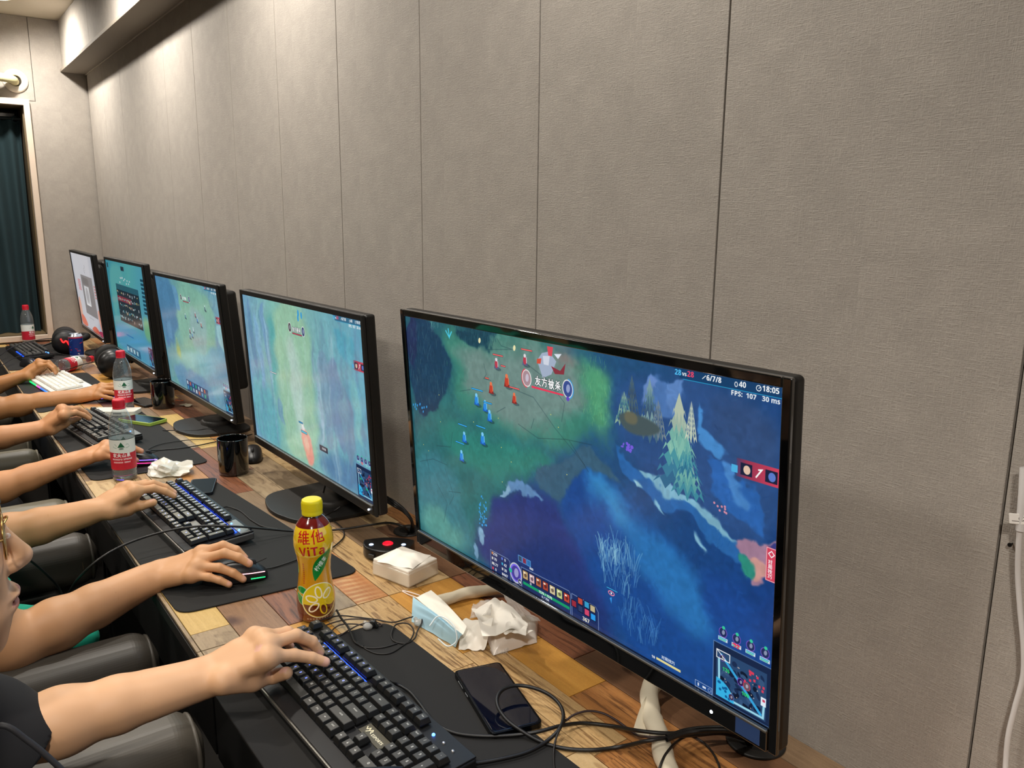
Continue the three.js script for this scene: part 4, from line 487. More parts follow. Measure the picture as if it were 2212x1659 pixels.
// ---------- mouse pads ----------
const padMat = std(0x1b1a19, 0.92), padEdge = std(0x100f0f, 0.85);
function pad(label, corners, r = 0.03, group = 'black cloth mouse pads') {   // corners as [x, z], counter-clockwise
  const c = corners.map(([x, z]) => new THREE.Vector2(x, -z)), s = new THREE.Shape(), n = c.length;
  for (let i = 0; i < n; i++) { const p = c[(i + n - 1) % n], q = c[i], t = c[(i + 1) % n], a = q.clone().add(p.clone().sub(q).setLength(r)), b = q.clone().add(t.clone().sub(q).setLength(r)); i ? s.lineTo(a.x, a.y) : s.moveTo(a.x, a.y); s.quadraticCurveTo(q.x, q.y, b.x, b.y); }
  s.closePath();
  const o = thing('mouse_pad', label, 'mouse pad', [0, 0, 0], 0, group);
  mesh('cloth_top', new THREE.ExtrudeGeometry(s, { depth: 0.002, bevelEnabled: false, curveSegments: 10 }).rotateX(-Math.PI / 2), padMat, o, [0, TOP + 0.0012, 0]);
  const pts = s.getSpacedPoints(160).map((p) => V(p.x, TOP + 0.0018, -p.y)); const cc = new THREE.CatmullRomCurve3(pts, true);
  mesh('stitched_rim', new THREE.TubeGeometry(cc, 240, 0.0016, 6, true), padEdge, o); return o;
}
pad('black cloth mouse pad under the keyboard with the gold lettered plate', [[-1.205, 0.619], [-0.40, 0.612], [-0.405, 0.276], [-1.185, 0.306]]);
pad('black cloth mouse pad under the blue lit keyboard', [[-2.185, 0.612], [-1.425, 0.594], [-1.40, 0.252], [-2.165, 0.318]]);
pad('black cloth mouse pad under the grey capped keyboard and violet lit mouse', [[-3.16, 0.604], [-2.335, 0.582], [-2.335, 0.276], [-3.14, 0.292]]);
pad('black cloth mouse pad under the white keyboard', [[-4.09, 0.602], [-3.29, 0.596], [-3.47, 0.30], [-4.06, 0.318]]);
pad('black cloth mouse pad next to the red lit headset', [[-5.10, 0.602], [-4.30, 0.598], [-4.30, 0.30], [-5.10, 0.30]]);

// ---------- keyboards: every keycap is a part ----------
const U = 0.01905;
const ROWSPEC = [   // [first x in units, row in units, [legend | [legend, width]] ...]
  [0, 0, ['Esc']], [2, 0, ['F1', 'F2', 'F3', 'F4']], [6.5, 0, ['F5', 'F6', 'F7', 'F8']], [11, 0, ['F9', 'F10', 'F11', 'F12']], [15.25, 0, ['Prt', 'Scr', 'Pau']],
  [0, 1.25, ['~', '1', '2', '3', '4', '5', '6', '7', '8', '9', '0', '-', '=', ['←', 2]]], [15.25, 1.25, ['Ins', 'Hm', 'PU']], [18.5, 1.25, ['Num', '/', '*', '-']],
  [0, 2.25, [['Tab', 1.5], 'Q', 'W', 'E', 'R', 'T', 'Y', 'U', 'I', 'O', 'P', '[', ']', ['\\', 1.5]]], [15.25, 2.25, ['Del', 'End', 'PD']], [18.5, 2.25, ['7', '8', '9']], [21.5, 2.75, [['+', 1, 2]]],
  [0, 3.25, [['Caps', 1.75], 'A', 'S', 'D', 'F', 'G', 'H', 'J', 'K', 'L', ';', "'", ['Enter', 2.25]]], [18.5, 3.25, ['4', '5', '6']],
  [0, 4.25, [['Shift', 2.25], 'Z', 'X', 'C', 'V', 'B', 'N', 'M', ',', '.', '/', ['shift', 2.75]]], [16.25, 4.25, ['▲']], [18.5, 4.25, ['1', '2', '3']], [21.5, 4.75, [['Ent', 1, 2]]],
  [0, 5.25, [['Ctrl', 1.25], ['Win', 1.25], ['Alt', 1.25], ['', 6.25], ['Alt', 1.25], ['Fn', 1.25], ['=', 1.25], ['ctrl', 1.25]]], [15.25, 5.25, ['◄', '▼', '►']], [18.5, 5.25, [['0', 2], '.']],
];
const legendList = [...new Set(ROWSPEC.flatMap(([, , ks]) => ks.map((k) => (Array.isArray(k) ? k[0] : k))))];
const AT = 12, CELL = 64;
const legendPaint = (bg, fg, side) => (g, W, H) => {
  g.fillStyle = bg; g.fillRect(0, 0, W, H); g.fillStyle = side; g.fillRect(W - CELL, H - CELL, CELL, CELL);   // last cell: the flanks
  legendList.forEach((s, i) => { const x = (i % AT) * CELL, y = Math.floor(i / AT) * CELL; g.save(); g.translate(x + CELL / 2, y + CELL / 2); g.fillStyle = fg; g.strokeStyle = fg; g.lineWidth = 4; g.textAlign = 'center'; g.textBaseline = 'middle'; g.font = `bold ${s.length > 2 ? 17 : s.length > 1 ? 22 : 28}px sans-serif`;
    const arrow = { '▲': -1.57, '▼': 1.57, '◄': 3.14, '►': 0, '←': 3.14 }[s];
    if (arrow !== undefined) { g.rotate(arrow); g.beginPath(); g.moveTo(-10, 0); g.lineTo(10, 0); g.moveTo(2, -8); g.lineTo(11, 0); g.lineTo(2, 8); g.stroke(); } else g.fillText(s, 0, -6); g.restore(); });
};
const legBlack = canvasTex(768, 512, legendPaint('#3a3936', '#c4c4be', '#121211')), legGreySheen = canvasTex(768, 512, legendPaint('#7c7a70', '#e4e6ee', '#121214')), legMidSheen = canvasTex(768, 512, legendPaint('#625f58', '#d0d0c8', '#121214')), legWhite = canvasTex(768, 512, legendPaint('#f0ede6', '#8a8fa0', '#e8e4da')), legGlow = canvasTex(768, 512, legendPaint('#000', '#fff', '#000'));  // dark sets: tops paler than flanks, a guessed grey with reflected sheen painted in
const keyGeos = new Map();
function keyGeo(w, d, legend) {   // tapered cap, top mapped to its legend
  const id = w + '_' + d + '_' + legend; if (keyGeos.has(id)) return keyGeos.get(id);
  const W = (w * U - 0.0013) / 2, D = (d * U - 0.0013) / 2, i = legendList.indexOf(legend), u0 = (i % AT) / AT, v0 = 1 - (Math.floor(i / AT) + 1) / 8;
  const rings = [[W, D, 0, 0], [W, D, 0.002, 0], [W - 0.0026, D - 0.0024, 0.0083, -0.0004], [W - 0.0034, D - 0.0032, 0.0088, -0.0004]], pos = [], uv = [], quad = (a, b, c, e, ua) => { for (const p of [a, b, c, a, c, e]) pos.push(...p); for (const q of ua) uv.push(...q); };
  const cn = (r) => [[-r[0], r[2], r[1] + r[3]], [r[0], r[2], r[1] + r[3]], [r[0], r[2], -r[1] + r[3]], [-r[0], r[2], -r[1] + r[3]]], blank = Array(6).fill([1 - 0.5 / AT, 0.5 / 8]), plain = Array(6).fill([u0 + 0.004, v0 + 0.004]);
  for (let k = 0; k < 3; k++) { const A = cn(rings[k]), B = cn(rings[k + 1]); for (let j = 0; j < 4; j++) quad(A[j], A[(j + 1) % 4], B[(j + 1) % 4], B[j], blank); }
  const T = cn(rings[3]), s = 1 / AT, h = 1 / 8, ax = Math.min(1, 1 / w), mx = (1 - 1) / 2, q = [[u0, v0], [u0 + s, v0], [u0 + s, v0 + h], [u0, v0 + h]];
  if (w > 1.4 || d > 1.4) { const ex = rings[3][0], ey = rings[3][1], hw = U * 0.38; const I = [[-hw, T[0][1], hw], [hw, T[0][1], hw], [hw, T[0][1], -hw], [-hw, T[0][1], -hw]].map(([x, y, z]) => [clamp(x, -ex, ex), y, clamp(z, -ey, ey) - 0.0004]); quad(...I, [q[0], q[1], q[2], q[0], q[2], q[3]]); for (let j = 0; j < 4; j++) quad(T[j], T[(j + 1) % 4], I[(j + 1) % 4], I[j], plain); }
  else quad(...T, [q[0], q[1], q[2], q[0], q[2], q[3]]);
  const g = new THREE.BufferGeometry(); g.setAttribute('position', new THREE.Float32BufferAttribute(pos, 3)); g.setAttribute('uv', new THREE.Float32BufferAttribute(uv, 2)); g.computeVertexNormals(); keyGeos.set(id, g); return g;
}
const capBlack = std(0xffffff, 0.42, 0, { map: legBlack }), capBlue = std(0xffffff, 0.42, 0, { map: legBlack, emissive: 0x3a6cff, emissiveMap: legGlow, emissiveIntensity: 1.5 }), capGreySheen = std(0xffffff, 0.3, 0, { map: legGreySheen, emissive: 0x3a6cff, emissiveMap: legGlow, emissiveIntensity: 1.6 }), capMidSheen = std(0xffffff, 0.35, 0, { map: legMidSheen }), capWhite = std(0xffffff, 0.5, 0, { map: legWhite });
const ledBlue = std(0x0a1a60, 0.5, 0, { emissive: 0x1048ff, emissiveIntensity: 3.0 }), ledDot = std(0x4080ff, 0.4, 0, { emissive: 0x3f7bff, emissiveIntensity: 8 });
function keyboard(label, o) {
  const { pos, turn, lift = 0.003, rise = 0.02, unit = 1, shellMat, plateMat, lit, missing = [], slope = 0.055, skip } = o;
  const k = thing('keyboard', label, 'keyboard', [pos[0], TOP + lift, pos[1]], turn, 'keyboards on the desks'), inner = new THREE.Matrix4().makeTranslation(0, 0, 0);
  const wide = skip ? 19.5 : 22.5, W = wide * U + 0.012, D = 6.35 * U + 0.012;   // local origin: centre of the Esc key; +z towards the typist
  const x0 = -0.5 * U - 0.006, z0 = -0.5 * U - (o.backLip || 0.012), zc = z0 + (D + (o.backLip || 0.012) + (o.frontLip || 0.006)) / 2, depth = D + (o.backLip || 0.012) + (o.frontLip || 0.006) - 0.006, wholeW = W + (o.rightLip || 0);
  const tilt = (g) => g.applyMatrix4(new THREE.Matrix4().makeTranslation(0, 0, zc + depth / 2).multiply(new THREE.Matrix4().makeRotationX(slope)).multiply(new THREE.Matrix4().makeTranslation(0, 0, -zc - depth / 2)));
  mesh('base_shell', tilt(at(box(wholeW, rise - 0.003, depth, 0.004, 3), x0 + wholeW / 2, rise / 2 - 0.0005, zc)), shellMat, k);
  mesh('top_plate', tilt(at(box(wholeW - 0.001, 0.003, depth - 0.001, 0.001, 1), x0 + wholeW / 2, rise, zc)), plateMat, k);
  if (o.frontStrip) mesh('front_strip', tilt(at(box(wholeW - 0.004, 0.006, 0.004, 0.0015), x0 + wholeW / 2, rise - 0.004, zc + depth / 2)), o.frontStrip, k);
  if (o.feet !== false) for (const fx of [0.04, wholeW - 0.05]) mesh('rear_foot', box(0.03, Math.max(0.004, slope * depth - 0.001), 0.008, 0.001, 1), blackPlastic, k, [x0 + fx, slope * depth / 2 - 0.0012, z0 + 0.02]);
  if (lit) for (const rz of lit.rows) mesh('light_strip', tilt(at(box((lit.to - lit.from) * U, 0.0012, o.lit.width || 0.0042, 0), ((lit.from + lit.to) / 2 - 0.5) * U, rise + 0.0022, rz * U)), ledBlue, k);
  for (const [x, row, keys] of ROWSPEC) {
    let cx = x; for (const spec of keys) {
      const [s, w = 1, d = 1] = Array.isArray(spec) ? spec : [spec]; let kx = cx + w / 2 - 0.5; cx += w;
      if (skip && kx > 14.8 && kx < 18.3) continue; if (skip && kx >= 18) kx -= 3.25; if (missing.some(([mx, mr]) => Math.abs(mx - kx) < 0.3 && Math.abs(mr - row) < 0.2)) { const sw = mesh('bare_switch', tilt(at(merge([at(box(0.0145, 0.006, 0.0145, 0.001), 0, 0.003, 0), at(box(0.006, 0.008, 0.006, 0.0005, 1), 0, 0.007, 0)]), kx * U, rise + 0.0015, row * U)), std(0xb0a890, 0.5), k); continue; }
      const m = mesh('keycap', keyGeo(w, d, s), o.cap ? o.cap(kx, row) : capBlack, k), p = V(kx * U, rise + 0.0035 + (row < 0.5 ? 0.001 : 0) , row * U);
      const tm = new THREE.Matrix4().makeTranslation(0, 0, zc + depth / 2).multiply(new THREE.Matrix4().makeRotationX(slope)).multiply(new THREE.Matrix4().makeTranslation(0, 0, -zc - depth / 2)); p.applyMatrix4(tm); m.position.copy(p); m.rotation.x = slope + (row - 3) * 0.02;
    }
  }
  (o.dots || []).forEach(([dx, dz, on]) => mesh('indicator_and_glint', tilt(at(new THREE.SphereGeometry(0.0024, 10, 8), dx * U, rise + 0.002, dz * U)), on ? ledDot : std(0xd8d8d8, 0.2, 0.8), k));  // off dots are pale beads standing in for white specular glints
  if (o.logo) o.logo(k, tilt, rise);
  return k;
}
const darkMetal = std(0x2a2a2b, 0.38, 0.55), silver = std(0xa9a7a2, 0.32, 0.85), shellBlack = std(0x0c0c0c, 0.5), shellWhite = std(0xe6e2da, 0.45);
const logoTex = canvasTex(512, 192, (g, W, H) => { g.fillStyle = '#5a564a'; g.fillRect(0, 0, W, H); g.strokeStyle = '#f0e6c4'; g.lineWidth = 16; g.lineJoin = 'round'; g.beginPath(); g.moveTo(30, 60); g.lineTo(70, 100); g.lineTo(92, 50); g.lineTo(120, 96); g.lineTo(150, 50); g.lineTo(180, 84); g.moveTo(120, 96); g.lineTo(96, 140); g.moveTo(150, 80); g.lineTo(186, 120); g.stroke(); g.font = 'bold 62px sans-serif'; g.fillStyle = '#f4ecd0'; g.textBaseline = 'middle'; g.fillText('ESPORTS', 206, 108); });
keyboard('black mechanical keyboard with blue lit letters and a gold lettered plate', { pos: [-1.182, 0.436], turn: 0.034, shellMat: shellBlack, plateMat: darkMetal, frontStrip: std(0x8d8a84, 0.3, 0.8), frontLip: 0.012, rightLip: 0.004, missing: [[14.4, 5.25]],
  lit: { rows: [0.63], from: 3.2, to: 10.6 }, cap: (x, r) => ((x < 8.2 && r > 0.5) || (x > 2 && x < 10 && r < 2.3) ? capBlue : capBlack), dots: [[18.8, 0.05, true], [20, 0.0, false], [21.1, 0.0, false]],
  logo: (k, tilt, rise) => mesh('logo_plate', tilt(at(box(0.055, 0.0012, 0.019, 0.0004, 1), 16.25 * U, rise + 0.0022, 3.25 * U)), std(0xffffff, 0.35, 0.4, { map: logoTex }), k) });
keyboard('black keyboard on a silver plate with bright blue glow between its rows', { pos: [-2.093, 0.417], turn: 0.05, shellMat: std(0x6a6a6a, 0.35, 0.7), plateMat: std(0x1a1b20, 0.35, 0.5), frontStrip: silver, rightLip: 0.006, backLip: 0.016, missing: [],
  lit: { rows: [0.63], from: 0.5, to: 22.3, width: 0.0055 }, cap: () => capGreySheen, dots: [[18.9, 0.05, true], [20.0, 0.05, true], [21.4, 0.1, true]],
  logo: (k, tilt, rise) => { mesh('corner_plate', tilt(at(box(0.086, 0.0016, 0.022, 0.0006, 1), 20.2 * U, rise + 0.0016, -0.25 * U)), silver, k); mesh('logo_plate', tilt(at(box(0.05, 0.0012, 0.016, 0.0004, 1), 16.25 * U, rise + 0.0022, 3.25 * U)), silver, k); } });
keyboard('black keyboard with painted grey sheen on its cap tops next to the green cased phone', { pos: [-3.09, 0.448], turn: 0.11, shellMat: shellBlack, plateMat: std(0x1a1a1c, 0.4, 0.4), frontStrip: silver, rightLip: 0.01, cap: () => capMidSheen, dots: [[20, 0, true]], logo: (k, tilt, rise) => mesh('corner_plate', tilt(at(box(0.09, 0.0016, 0.022, 0.0006, 1), 20.3 * U, rise + 0.0016, -0.25 * U)), silver, k) });
keyboard('white keyboard with rainbow light along its front edge', { pos: [-3.905, 0.428], turn: 0.1, shellMat: shellWhite, plateMat: shellWhite, cap: () => capWhite, skip: true, feet: true, slope: 0.08,
  logo: (k, tilt, rise) => { const W = 19.5 * U + 0.012, cols = [[0x10e060, 0.3], [0xff40a0, 0.16], [0x2060ff, 0.28], [0x20a0ff, 0.26]]; let x = -0.5 * U - 0.006; for (const [c, f] of cols) { const w = W * f; mesh('edge_light', tilt(at(box(w - 0.001, 0.005, 0.003, 0.001, 1), x + w / 2, rise * 0.45, 0.1275)), std(c, 0.4, 0, { emissive: c, emissiveIntensity: 2.2 }), k); x += w; } mesh('edge_light', tilt(at(box(0.003, 0.005, 0.1, 0.001, 1), x + 0.002, rise * 0.45, 0.055)), std(0x20a0ff, 0.4, 0, { emissive: 0x20a0ff, emissiveIntensity: 2.2 }), k); } });
keyboard('black keyboard by the window with a glowing blue corner', { pos: [-4.965, 0.425], turn: 0.06, shellMat: shellBlack, plateMat: std(0x16161a, 0.4, 0.4), dots: [[20.5, 0.1, true], [21.5, 0.1, true], [19.2, 0.3, true]], lit: { rows: [5.9], from: 12, to: 22 } });
// ---------- bottles ----------
const petClear = phys({ color: 0xe9eef0, roughness: 0.05, transmission: 0.93, thickness: 0, ior: 1.57, specularIntensity: 1 });
const waterMat = phys({ color: 0xf4fbff, roughness: 0.02, transmission: 1, thickness: 0.05, ior: 1.33 });
const redCap = std(0xd42034, 0.4), waterLabelTex = canvasTex(1024, 430, (g, W, H) => {
  g.fillStyle = '#eef0ea'; g.fillRect(0, 0, W, H); g.fillStyle = '#1c2a22'; g.fillRect(0, 0, W, 7); g.fillStyle = '#c91f35'; g.beginPath(); g.moveTo(0, H * 0.44); g.bezierCurveTo(W * 0.2, H * 0.4, W * 0.3, H * 0.5, W * 0.5, H * 0.44); g.bezierCurveTo(W * 0.7, H * 0.38, W * 0.8, H * 0.48, W, H * 0.44); g.lineTo(W, H); g.lineTo(0, H); g.fill();
  for (const cx of [0.25, 0.75]) {
    const x = cx * W; g.fillStyle = '#14613c'; g.beginPath(); g.moveTo(x, 38); g.lineTo(x + 48, 112); g.lineTo(x - 48, 112); g.fill(); g.strokeStyle = '#7fa890'; g.lineWidth = 5; for (const s of [-1, 1]) { g.beginPath(); g.arc(x + s * 80, 88, 20, s > 0 ? 3.6 : 4.4, s > 0 ? 6 : 0.6); g.stroke(); g.beginPath(); g.moveTo(x + s * 56, 118); g.quadraticCurveTo(x + s * 90, 122, x + s * 110, 96); g.stroke(); } g.fillStyle = '#405a4c'; g.beginPath(); g.ellipse(x, 128, 32, 8, 0, 0, 7); g.fill(); g.fillStyle = '#9fb8a8'; g.fillRect(x - 30, 140, 60, 5);
    glyphs(g, '农夫山泉', x - 122, 194, 56, '#ffffff', 0.14); text(g, 'NONGFU SPRING', x, 278, 33, '#fff'); text(g, '550ml', x + 66, 322, 28, '#fff'); g.fillStyle = '#f4c8cc'; for (let i = 0; i < 7; i++) g.fillRect(x - 118 + i * 19, 312, 14, 20);
  }
  g.fillStyle = '#5a6a60'; for (let i = 0; i < 9; i++) g.fillRect(W * 0.47, 24 + i * 13, W * 0.06 * (0.5 + 0.5 * hash2(i, 4)), 6); g.fillStyle = '#f0c0c8'; for (let i = 0; i < 10; i++) g.fillRect(W * 0.47, 186 + i * 17, W * 0.06 * (0.4 + 0.6 * hash2(i, 9)), 8);
});
const bottleProfile = [[0.0, 0.004], [0.02, 0.002], [0.028, 0.002], [0.0312, 0.008], [0.0315, 0.013], [0.0303, 0.017], [0.0314, 0.021], [0.0303, 0.025], [0.0315, 0.029], [0.0312, 0.032], [0.0312, 0.115], [0.0318, 0.118], [0.0318, 0.13], [0.0308, 0.146], [0.028, 0.163], [0.0232, 0.18], [0.0175, 0.193], [0.0143, 0.199], [0.0132, 0.203], [0.0132, 0.208]];
const redDrops = std(0xffffff, 0.1);
function waterBottle(label, level, facing) {
  const b = thing('water_bottle', label, 'bottle', [0, 0, 0], 0, 'red capped plastic water bottles');
  mesh('bottle_shell', lathe(bottleProfile, 48), petClear, b);
  const lab = new THREE.CylinderGeometry(0.0318, 0.0318, 0.084, 56, 1, true).translate(0, 0.0755, 0).rotateY(facing);
  mesh('paper_label', lab, std(0xffffff, 0.45, 0, { map: waterLabelTex, side: THREE.DoubleSide }), b);
  mesh('bottle_cap', merge([lathe([[0, 0.0225], [0.0135, 0.0225], [0.0152, 0.0205], [0.0155, 0.018], [0.0155, 0.0008], [0.0150, 0]], 36).translate(0, 0.2, 0), ...Array.from({ length: 36 }, (_, i) => new THREE.BoxGeometry(0.0007, 0.014, 0.0007).translate(0.0156, 0.2105, 0).rotateY(i * Math.PI / 18)), lathe([[0.0155, 0], [0.016, 0.001], [0.016, 0.0035], [0.0152, 0.0042]], 36).translate(0, 0.196, 0)]), redCap, b);
  if (level > 0) { const pts = bottleProfile.filter(([, y]) => y < level).map(([r, y]) => [Math.max(0, r - 0.0008), y + 0.0008]); mesh('water', lathe([...pts, [0.0302, level], [0, level]], 40), waterMat, b); }
  const drops = []; for (let i = 0; i < 90; i++) { const y = rr(0.125, 0.185), a = rnd() * 6.283; let r = 0.03; for (let k = 1; k < bottleProfile.length; k++) if (bottleProfile[k][1] >= y) { const [r0, y0] = bottleProfile[k - 1], [r1, y1] = bottleProfile[k]; r = mix(r0, r1, (y - y0) / (y1 - y0)); break; } drops.push(new THREE.SphereGeometry(rr(0.0004, 0.0011), 6, 5).translate(Math.cos(a) * (r - 0.0006), y, Math.sin(a) * (r - 0.0006))); }
  const dm = mesh('condensation_drops', merge(drops), phys({ color: 0xffffff, roughness: 0.02, transmission: 1, thickness: 0.001, ior: 1.33 }), b); dm.userData.kind = 'stuff';
  return b;
}
const place = (o, u, v, lean = 0) => { const p = onY(u, v, TOP); o.position.set(p.x, TOP + 0.0004, p.z); return o; };
const faceCam = (u, v) => { const p = onY(u, v, TOP); return Math.atan2(CAM.x - p.x, CAM.z - p.z); };
// CylinderGeometry starts its seam at +z; the label's first emblem sits a quarter turn on
const w1 = place(waterBottle('water bottle standing beside the crumpled white plastic bag', 0.05, faceCam(271, 1034) - Math.PI / 2 - 0.12), 271, 1034);
const w2 = place(waterBottle('water bottle standing between the mouse hand and the mug', 0.045, faceCam(271, 886) - Math.PI / 2 + 0.1), 271, 886);
const w3 = waterBottle('water bottle standing by the curtained window', 0.1, faceCam(58, 747) - Math.PI / 2 + 0.9); { const p = onX(58, 744, -5.0); w3.position.set(-5.12, TOP + 0.0004, onY(60, 742, TOP).z); }
{ const w4 = waterBottle('empty water bottle lying on its side on the planks', 0, 0.6), a = onY(128, 793, TOP + 0.031), b = onY(222, 770, TOP + 0.031), d = b.clone().sub(a).setY(0).normalize(); w4.position.set(a.x, TOP + 0.0325, a.z); w4.quaternion.setFromUnitVectors(V(0, 1, 0), d); w4.rotateY(2.2); }
// lemon tea bottle
{
  const prof = [[0, 0.003], [0.022, 0.001], [0.029, 0.002], [0.032, 0.008], [0.0335, 0.022], [0.0338, 0.04], [0.032, 0.056], [0.0292, 0.073], [0.0277, 0.09], [0.0283, 0.106], [0.0306, 0.12], [0.0312, 0.124], [0.0322, 0.126], [0.0345, 0.14], [0.0344, 0.152], [0.0322, 0.166], [0.0275, 0.178], [0.0215, 0.186], [0.0165, 0.191], [0.0145, 0.194], [0.0142, 0.2]];
  const teaTex = canvasTex(1024, 1024, (g, W, H) => {
    const Y = (m) => H * (1 - m / 0.2);   // height in metres to canvas
    g.fillStyle = '#4a1a0c'; g.fillRect(0, 0, W, H); g.fillStyle = '#6d1410'; g.fillRect(0, Y(0.19), W, Y(0.176) - Y(0.19)); g.fillStyle = '#f0c414'; g.fillRect(0, Y(0.176), W, Y(0.05) - Y(0.176)); const gr = g.createLinearGradient(0, Y(0.13), 0, Y(0.05)); gr.addColorStop(0, '#e8ac18'); gr.addColorStop(1, '#d08a14'); g.fillStyle = gr; g.fillRect(0, Y(0.125), W, Y(0.05) - Y(0.125)); g.fillStyle = '#6a2a10'; g.fillRect(0, Y(0.05), W, H);
    for (const c of [0.25, 0.75]) {
      const x = c * W; g.save(); g.translate(x, 0);
      g.strokeStyle = '#f8e08a'; g.lineWidth = 6; g.beginPath(); g.ellipse(0, Y(0.152), 190, 128, 0, 0.3, 3.6); g.stroke();
      g.save(); g.translate(-112, Y(0.172)); g.rotate(-0.07); g.scale(1.18, 1.22); glyphs(g, '維他', 0, 0, 96, '#c8201c', 0.1); g.font = 'bold 96px sans-serif'; g.fillStyle = '#c8201c'; g.textBaseline = 'top'; g.fillText('ViTa', 4, 100); g.restore();
      g.fillStyle = '#158a34'; g.beginPath(); g.moveTo(190, Y(0.137)); g.bezierCurveTo(212, Y(0.118), 150, Y(0.1), 34, Y(0.08)); g.bezierCurveTo(-20, Y(0.108), 40, Y(0.124), 190, Y(0.137)); g.fill(); g.save(); g.translate(44, Y(0.1)); g.rotate(-0.85); glyphs(g, '柠檬茶', 0, -22, 48, '#f4fff0', 0.12); g.restore();
      g.fillStyle = '#c0602a'; for (let i = 0; i < 10; i++) g.fillRect(-90, Y(0.112) + i * 20, 18, 14);
      g.fillStyle = '#1f9040'; g.strokeStyle = '#a8e0a0'; g.lineWidth = 5; for (const [a, b, r] of [[-100, 0.062, 0.1], [-112, 0.046, 0.75]]) { g.save(); g.translate(a, Y(b)); g.rotate(r); g.beginPath(); g.moveTo(-74, 0); g.quadraticCurveTo(0, -66, 80, 4); g.quadraticCurveTo(0, 54, -74, 0); g.fill(); g.stroke(); g.restore(); }
      g.fillStyle = '#e8c81c'; g.beginPath(); g.ellipse(80, Y(0.044), 172, 164, 0, 0, 7); g.fill(); g.fillStyle = '#6a2a10'; g.beginPath(); g.ellipse(80, Y(0.044), 158, 150, 0, 0.35, 2.95); g.fill(); g.strokeStyle = '#f4ecc0'; g.lineWidth = 9; g.beginPath(); g.ellipse(80, Y(0.044), 168, 160, 0, 0, 7); g.stroke();
      for (let i = 0; i < 6; i++) { const a = i * 1.047 + 0.3; g.save(); g.translate(80 + Math.cos(a) * 86, Y(0.044) + Math.sin(a) * 82); g.rotate(a); g.strokeStyle = i > 1 && i < 6 ? '#fff2d0' : '#f0d020'; g.lineWidth = 13; g.beginPath(); g.ellipse(0, 0, 50, 27, 0, 0, 7); g.stroke(); g.restore(); }
      g.restore();
    }
    g.fillStyle = '#a88a70'; for (let i = 0; i < 12; i++) g.fillRect(W * 0.2 + i * 26, Y(0.012), 18, 14);
  });
  const p = onY(684, 1331, TOP), b = thing('tea_bottle', 'lemon tea bottle with yellow cap and yellow printed sleeve', 'bottle', [p.x, TOP + 0.0004, p.z]);
  const g = lathe(prof, 64), uv = g.attributes.uv, ps = g.attributes.position; for (let i = 0; i < uv.count; i++) uv.setY(i, clamp(ps.getY(i) / 0.2)); g.rotateY(Math.atan2(CAM.x - p.x, CAM.z - p.z) + Math.PI / 2 - 0.22 + Math.PI);
  const uvx = g.attributes.uv; 
  mesh('bottle_body', g, phys({ map: teaTex, roughness: 0.16, clearcoat: 0.8, clearcoatRoughness: 0.05 }), b);
  mesh('bottle_cap', merge([lathe([[0, 0.0275], [0.015, 0.0275], [0.0172, 0.026], [0.0178, 0.022], [0.0178, 0.008], [0.0174, 0.0075], [0.0178, 0.007], [0.018, 0.001], [0.0172, 0]], 40).translate(0, 0.194, 0), ...Array.from({ length: 48 }, (_, i) => new THREE.BoxGeometry(0.0007, 0.013, 0.0006).translate(0.0179, 0.2095, 0).rotateY(i * Math.PI / 24))]), std(0xe8d616, 0.4), b);
}
// drink can
{
  const tex = canvasTex(512, 256, (g, W, H) => { g.fillStyle = '#1f3c8c'; g.fillRect(0, 0, W, H); for (let i = 0; i < 26; i++) { g.fillStyle = ['#c8304a', '#16306f', '#3f6fc0', '#d8e0ec'][i % 4]; g.save(); g.translate(rr(0, W), rr(20, H - 20)); g.rotate(rr(-0.7, 0.7)); g.fillRect(-22, -8, rr(20, 50), rr(6, 16)); g.restore(); } g.fillStyle = '#c4ccd8'; g.fillRect(0, 0, W, 10); g.fillRect(0, H - 10, W, 10); g.fillStyle = '#c8304a'; g.fillRect(0, 10, W, 16); });
  const p = onY(167, 771, TOP), b = thing('drink_can', 'blue and red drink can standing beside the red lit headset', 'can', [p.x, TOP + 0.0004, p.z]);
  mesh('can_side', new THREE.CylinderGeometry(0.033, 0.033, 0.1, 40, 1, true).translate(0, 0.058, 0), std(0xffffff, 0.28, 0.35, { map: tex, side: THREE.DoubleSide }), b);
  mesh('can_ends', merge([lathe([[0, 0.004], [0.02, 0.003], [0.026, 0], [0.033, 0.008]], 40), lathe([[0.033, 0.108], [0.028, 0.116], [0.0272, 0.119], [0.0262, 0.119], [0.0255, 0.115], [0, 0.115]], 40)]), std(0xb8bcc0, 0.25, 0.95), b);
  mesh('pull_tab', at(new THREE.TorusGeometry(0.007, 0.0014, 6, 18).rotateX(Math.PI / 2), 0.006, 0.117, 0), std(0xc8ccd0, 0.3, 0.9), b);
}
// ---------- mugs ----------
function mug(label, u, v, turn) {
  const p = onY(u, v, TOP), m = thing('mug', label, 'mug', [p.x, TOP + 0.0003, p.z], turn, 'black mugs'), mat = phys({ color: 0x070707, roughness: 0.08, clearcoat: 1, clearcoatRoughness: 0.04 });
  mesh('cup', lathe([[0, 0.006], [0.034, 0.005], [0.0355, 0.0], [0.037, 0.002], [0.0395, 0.006], [0.0405, 0.012], [0.041, 0.1], [0.0405, 0.1025], [0.039, 0.1025], [0.038, 0.1], [0.0375, 0.014], [0.034, 0.01], [0, 0.01]], 56), mat, m);
  mesh('handle', tube([[0.039, 0.082, 0], [0.058, 0.084, 0], [0.07, 0.068, 0], [0.07, 0.042, 0], [0.058, 0.026, 0], [0.039, 0.03, 0]], 0.0055, 40, 10), mat, m);
  return m;
}
mug('glossy black mug in front of the pale teal monitor', 506, 1022, 2.75);
mug('glossy black mug beside the green cased phone', 354, 880, 2.7);
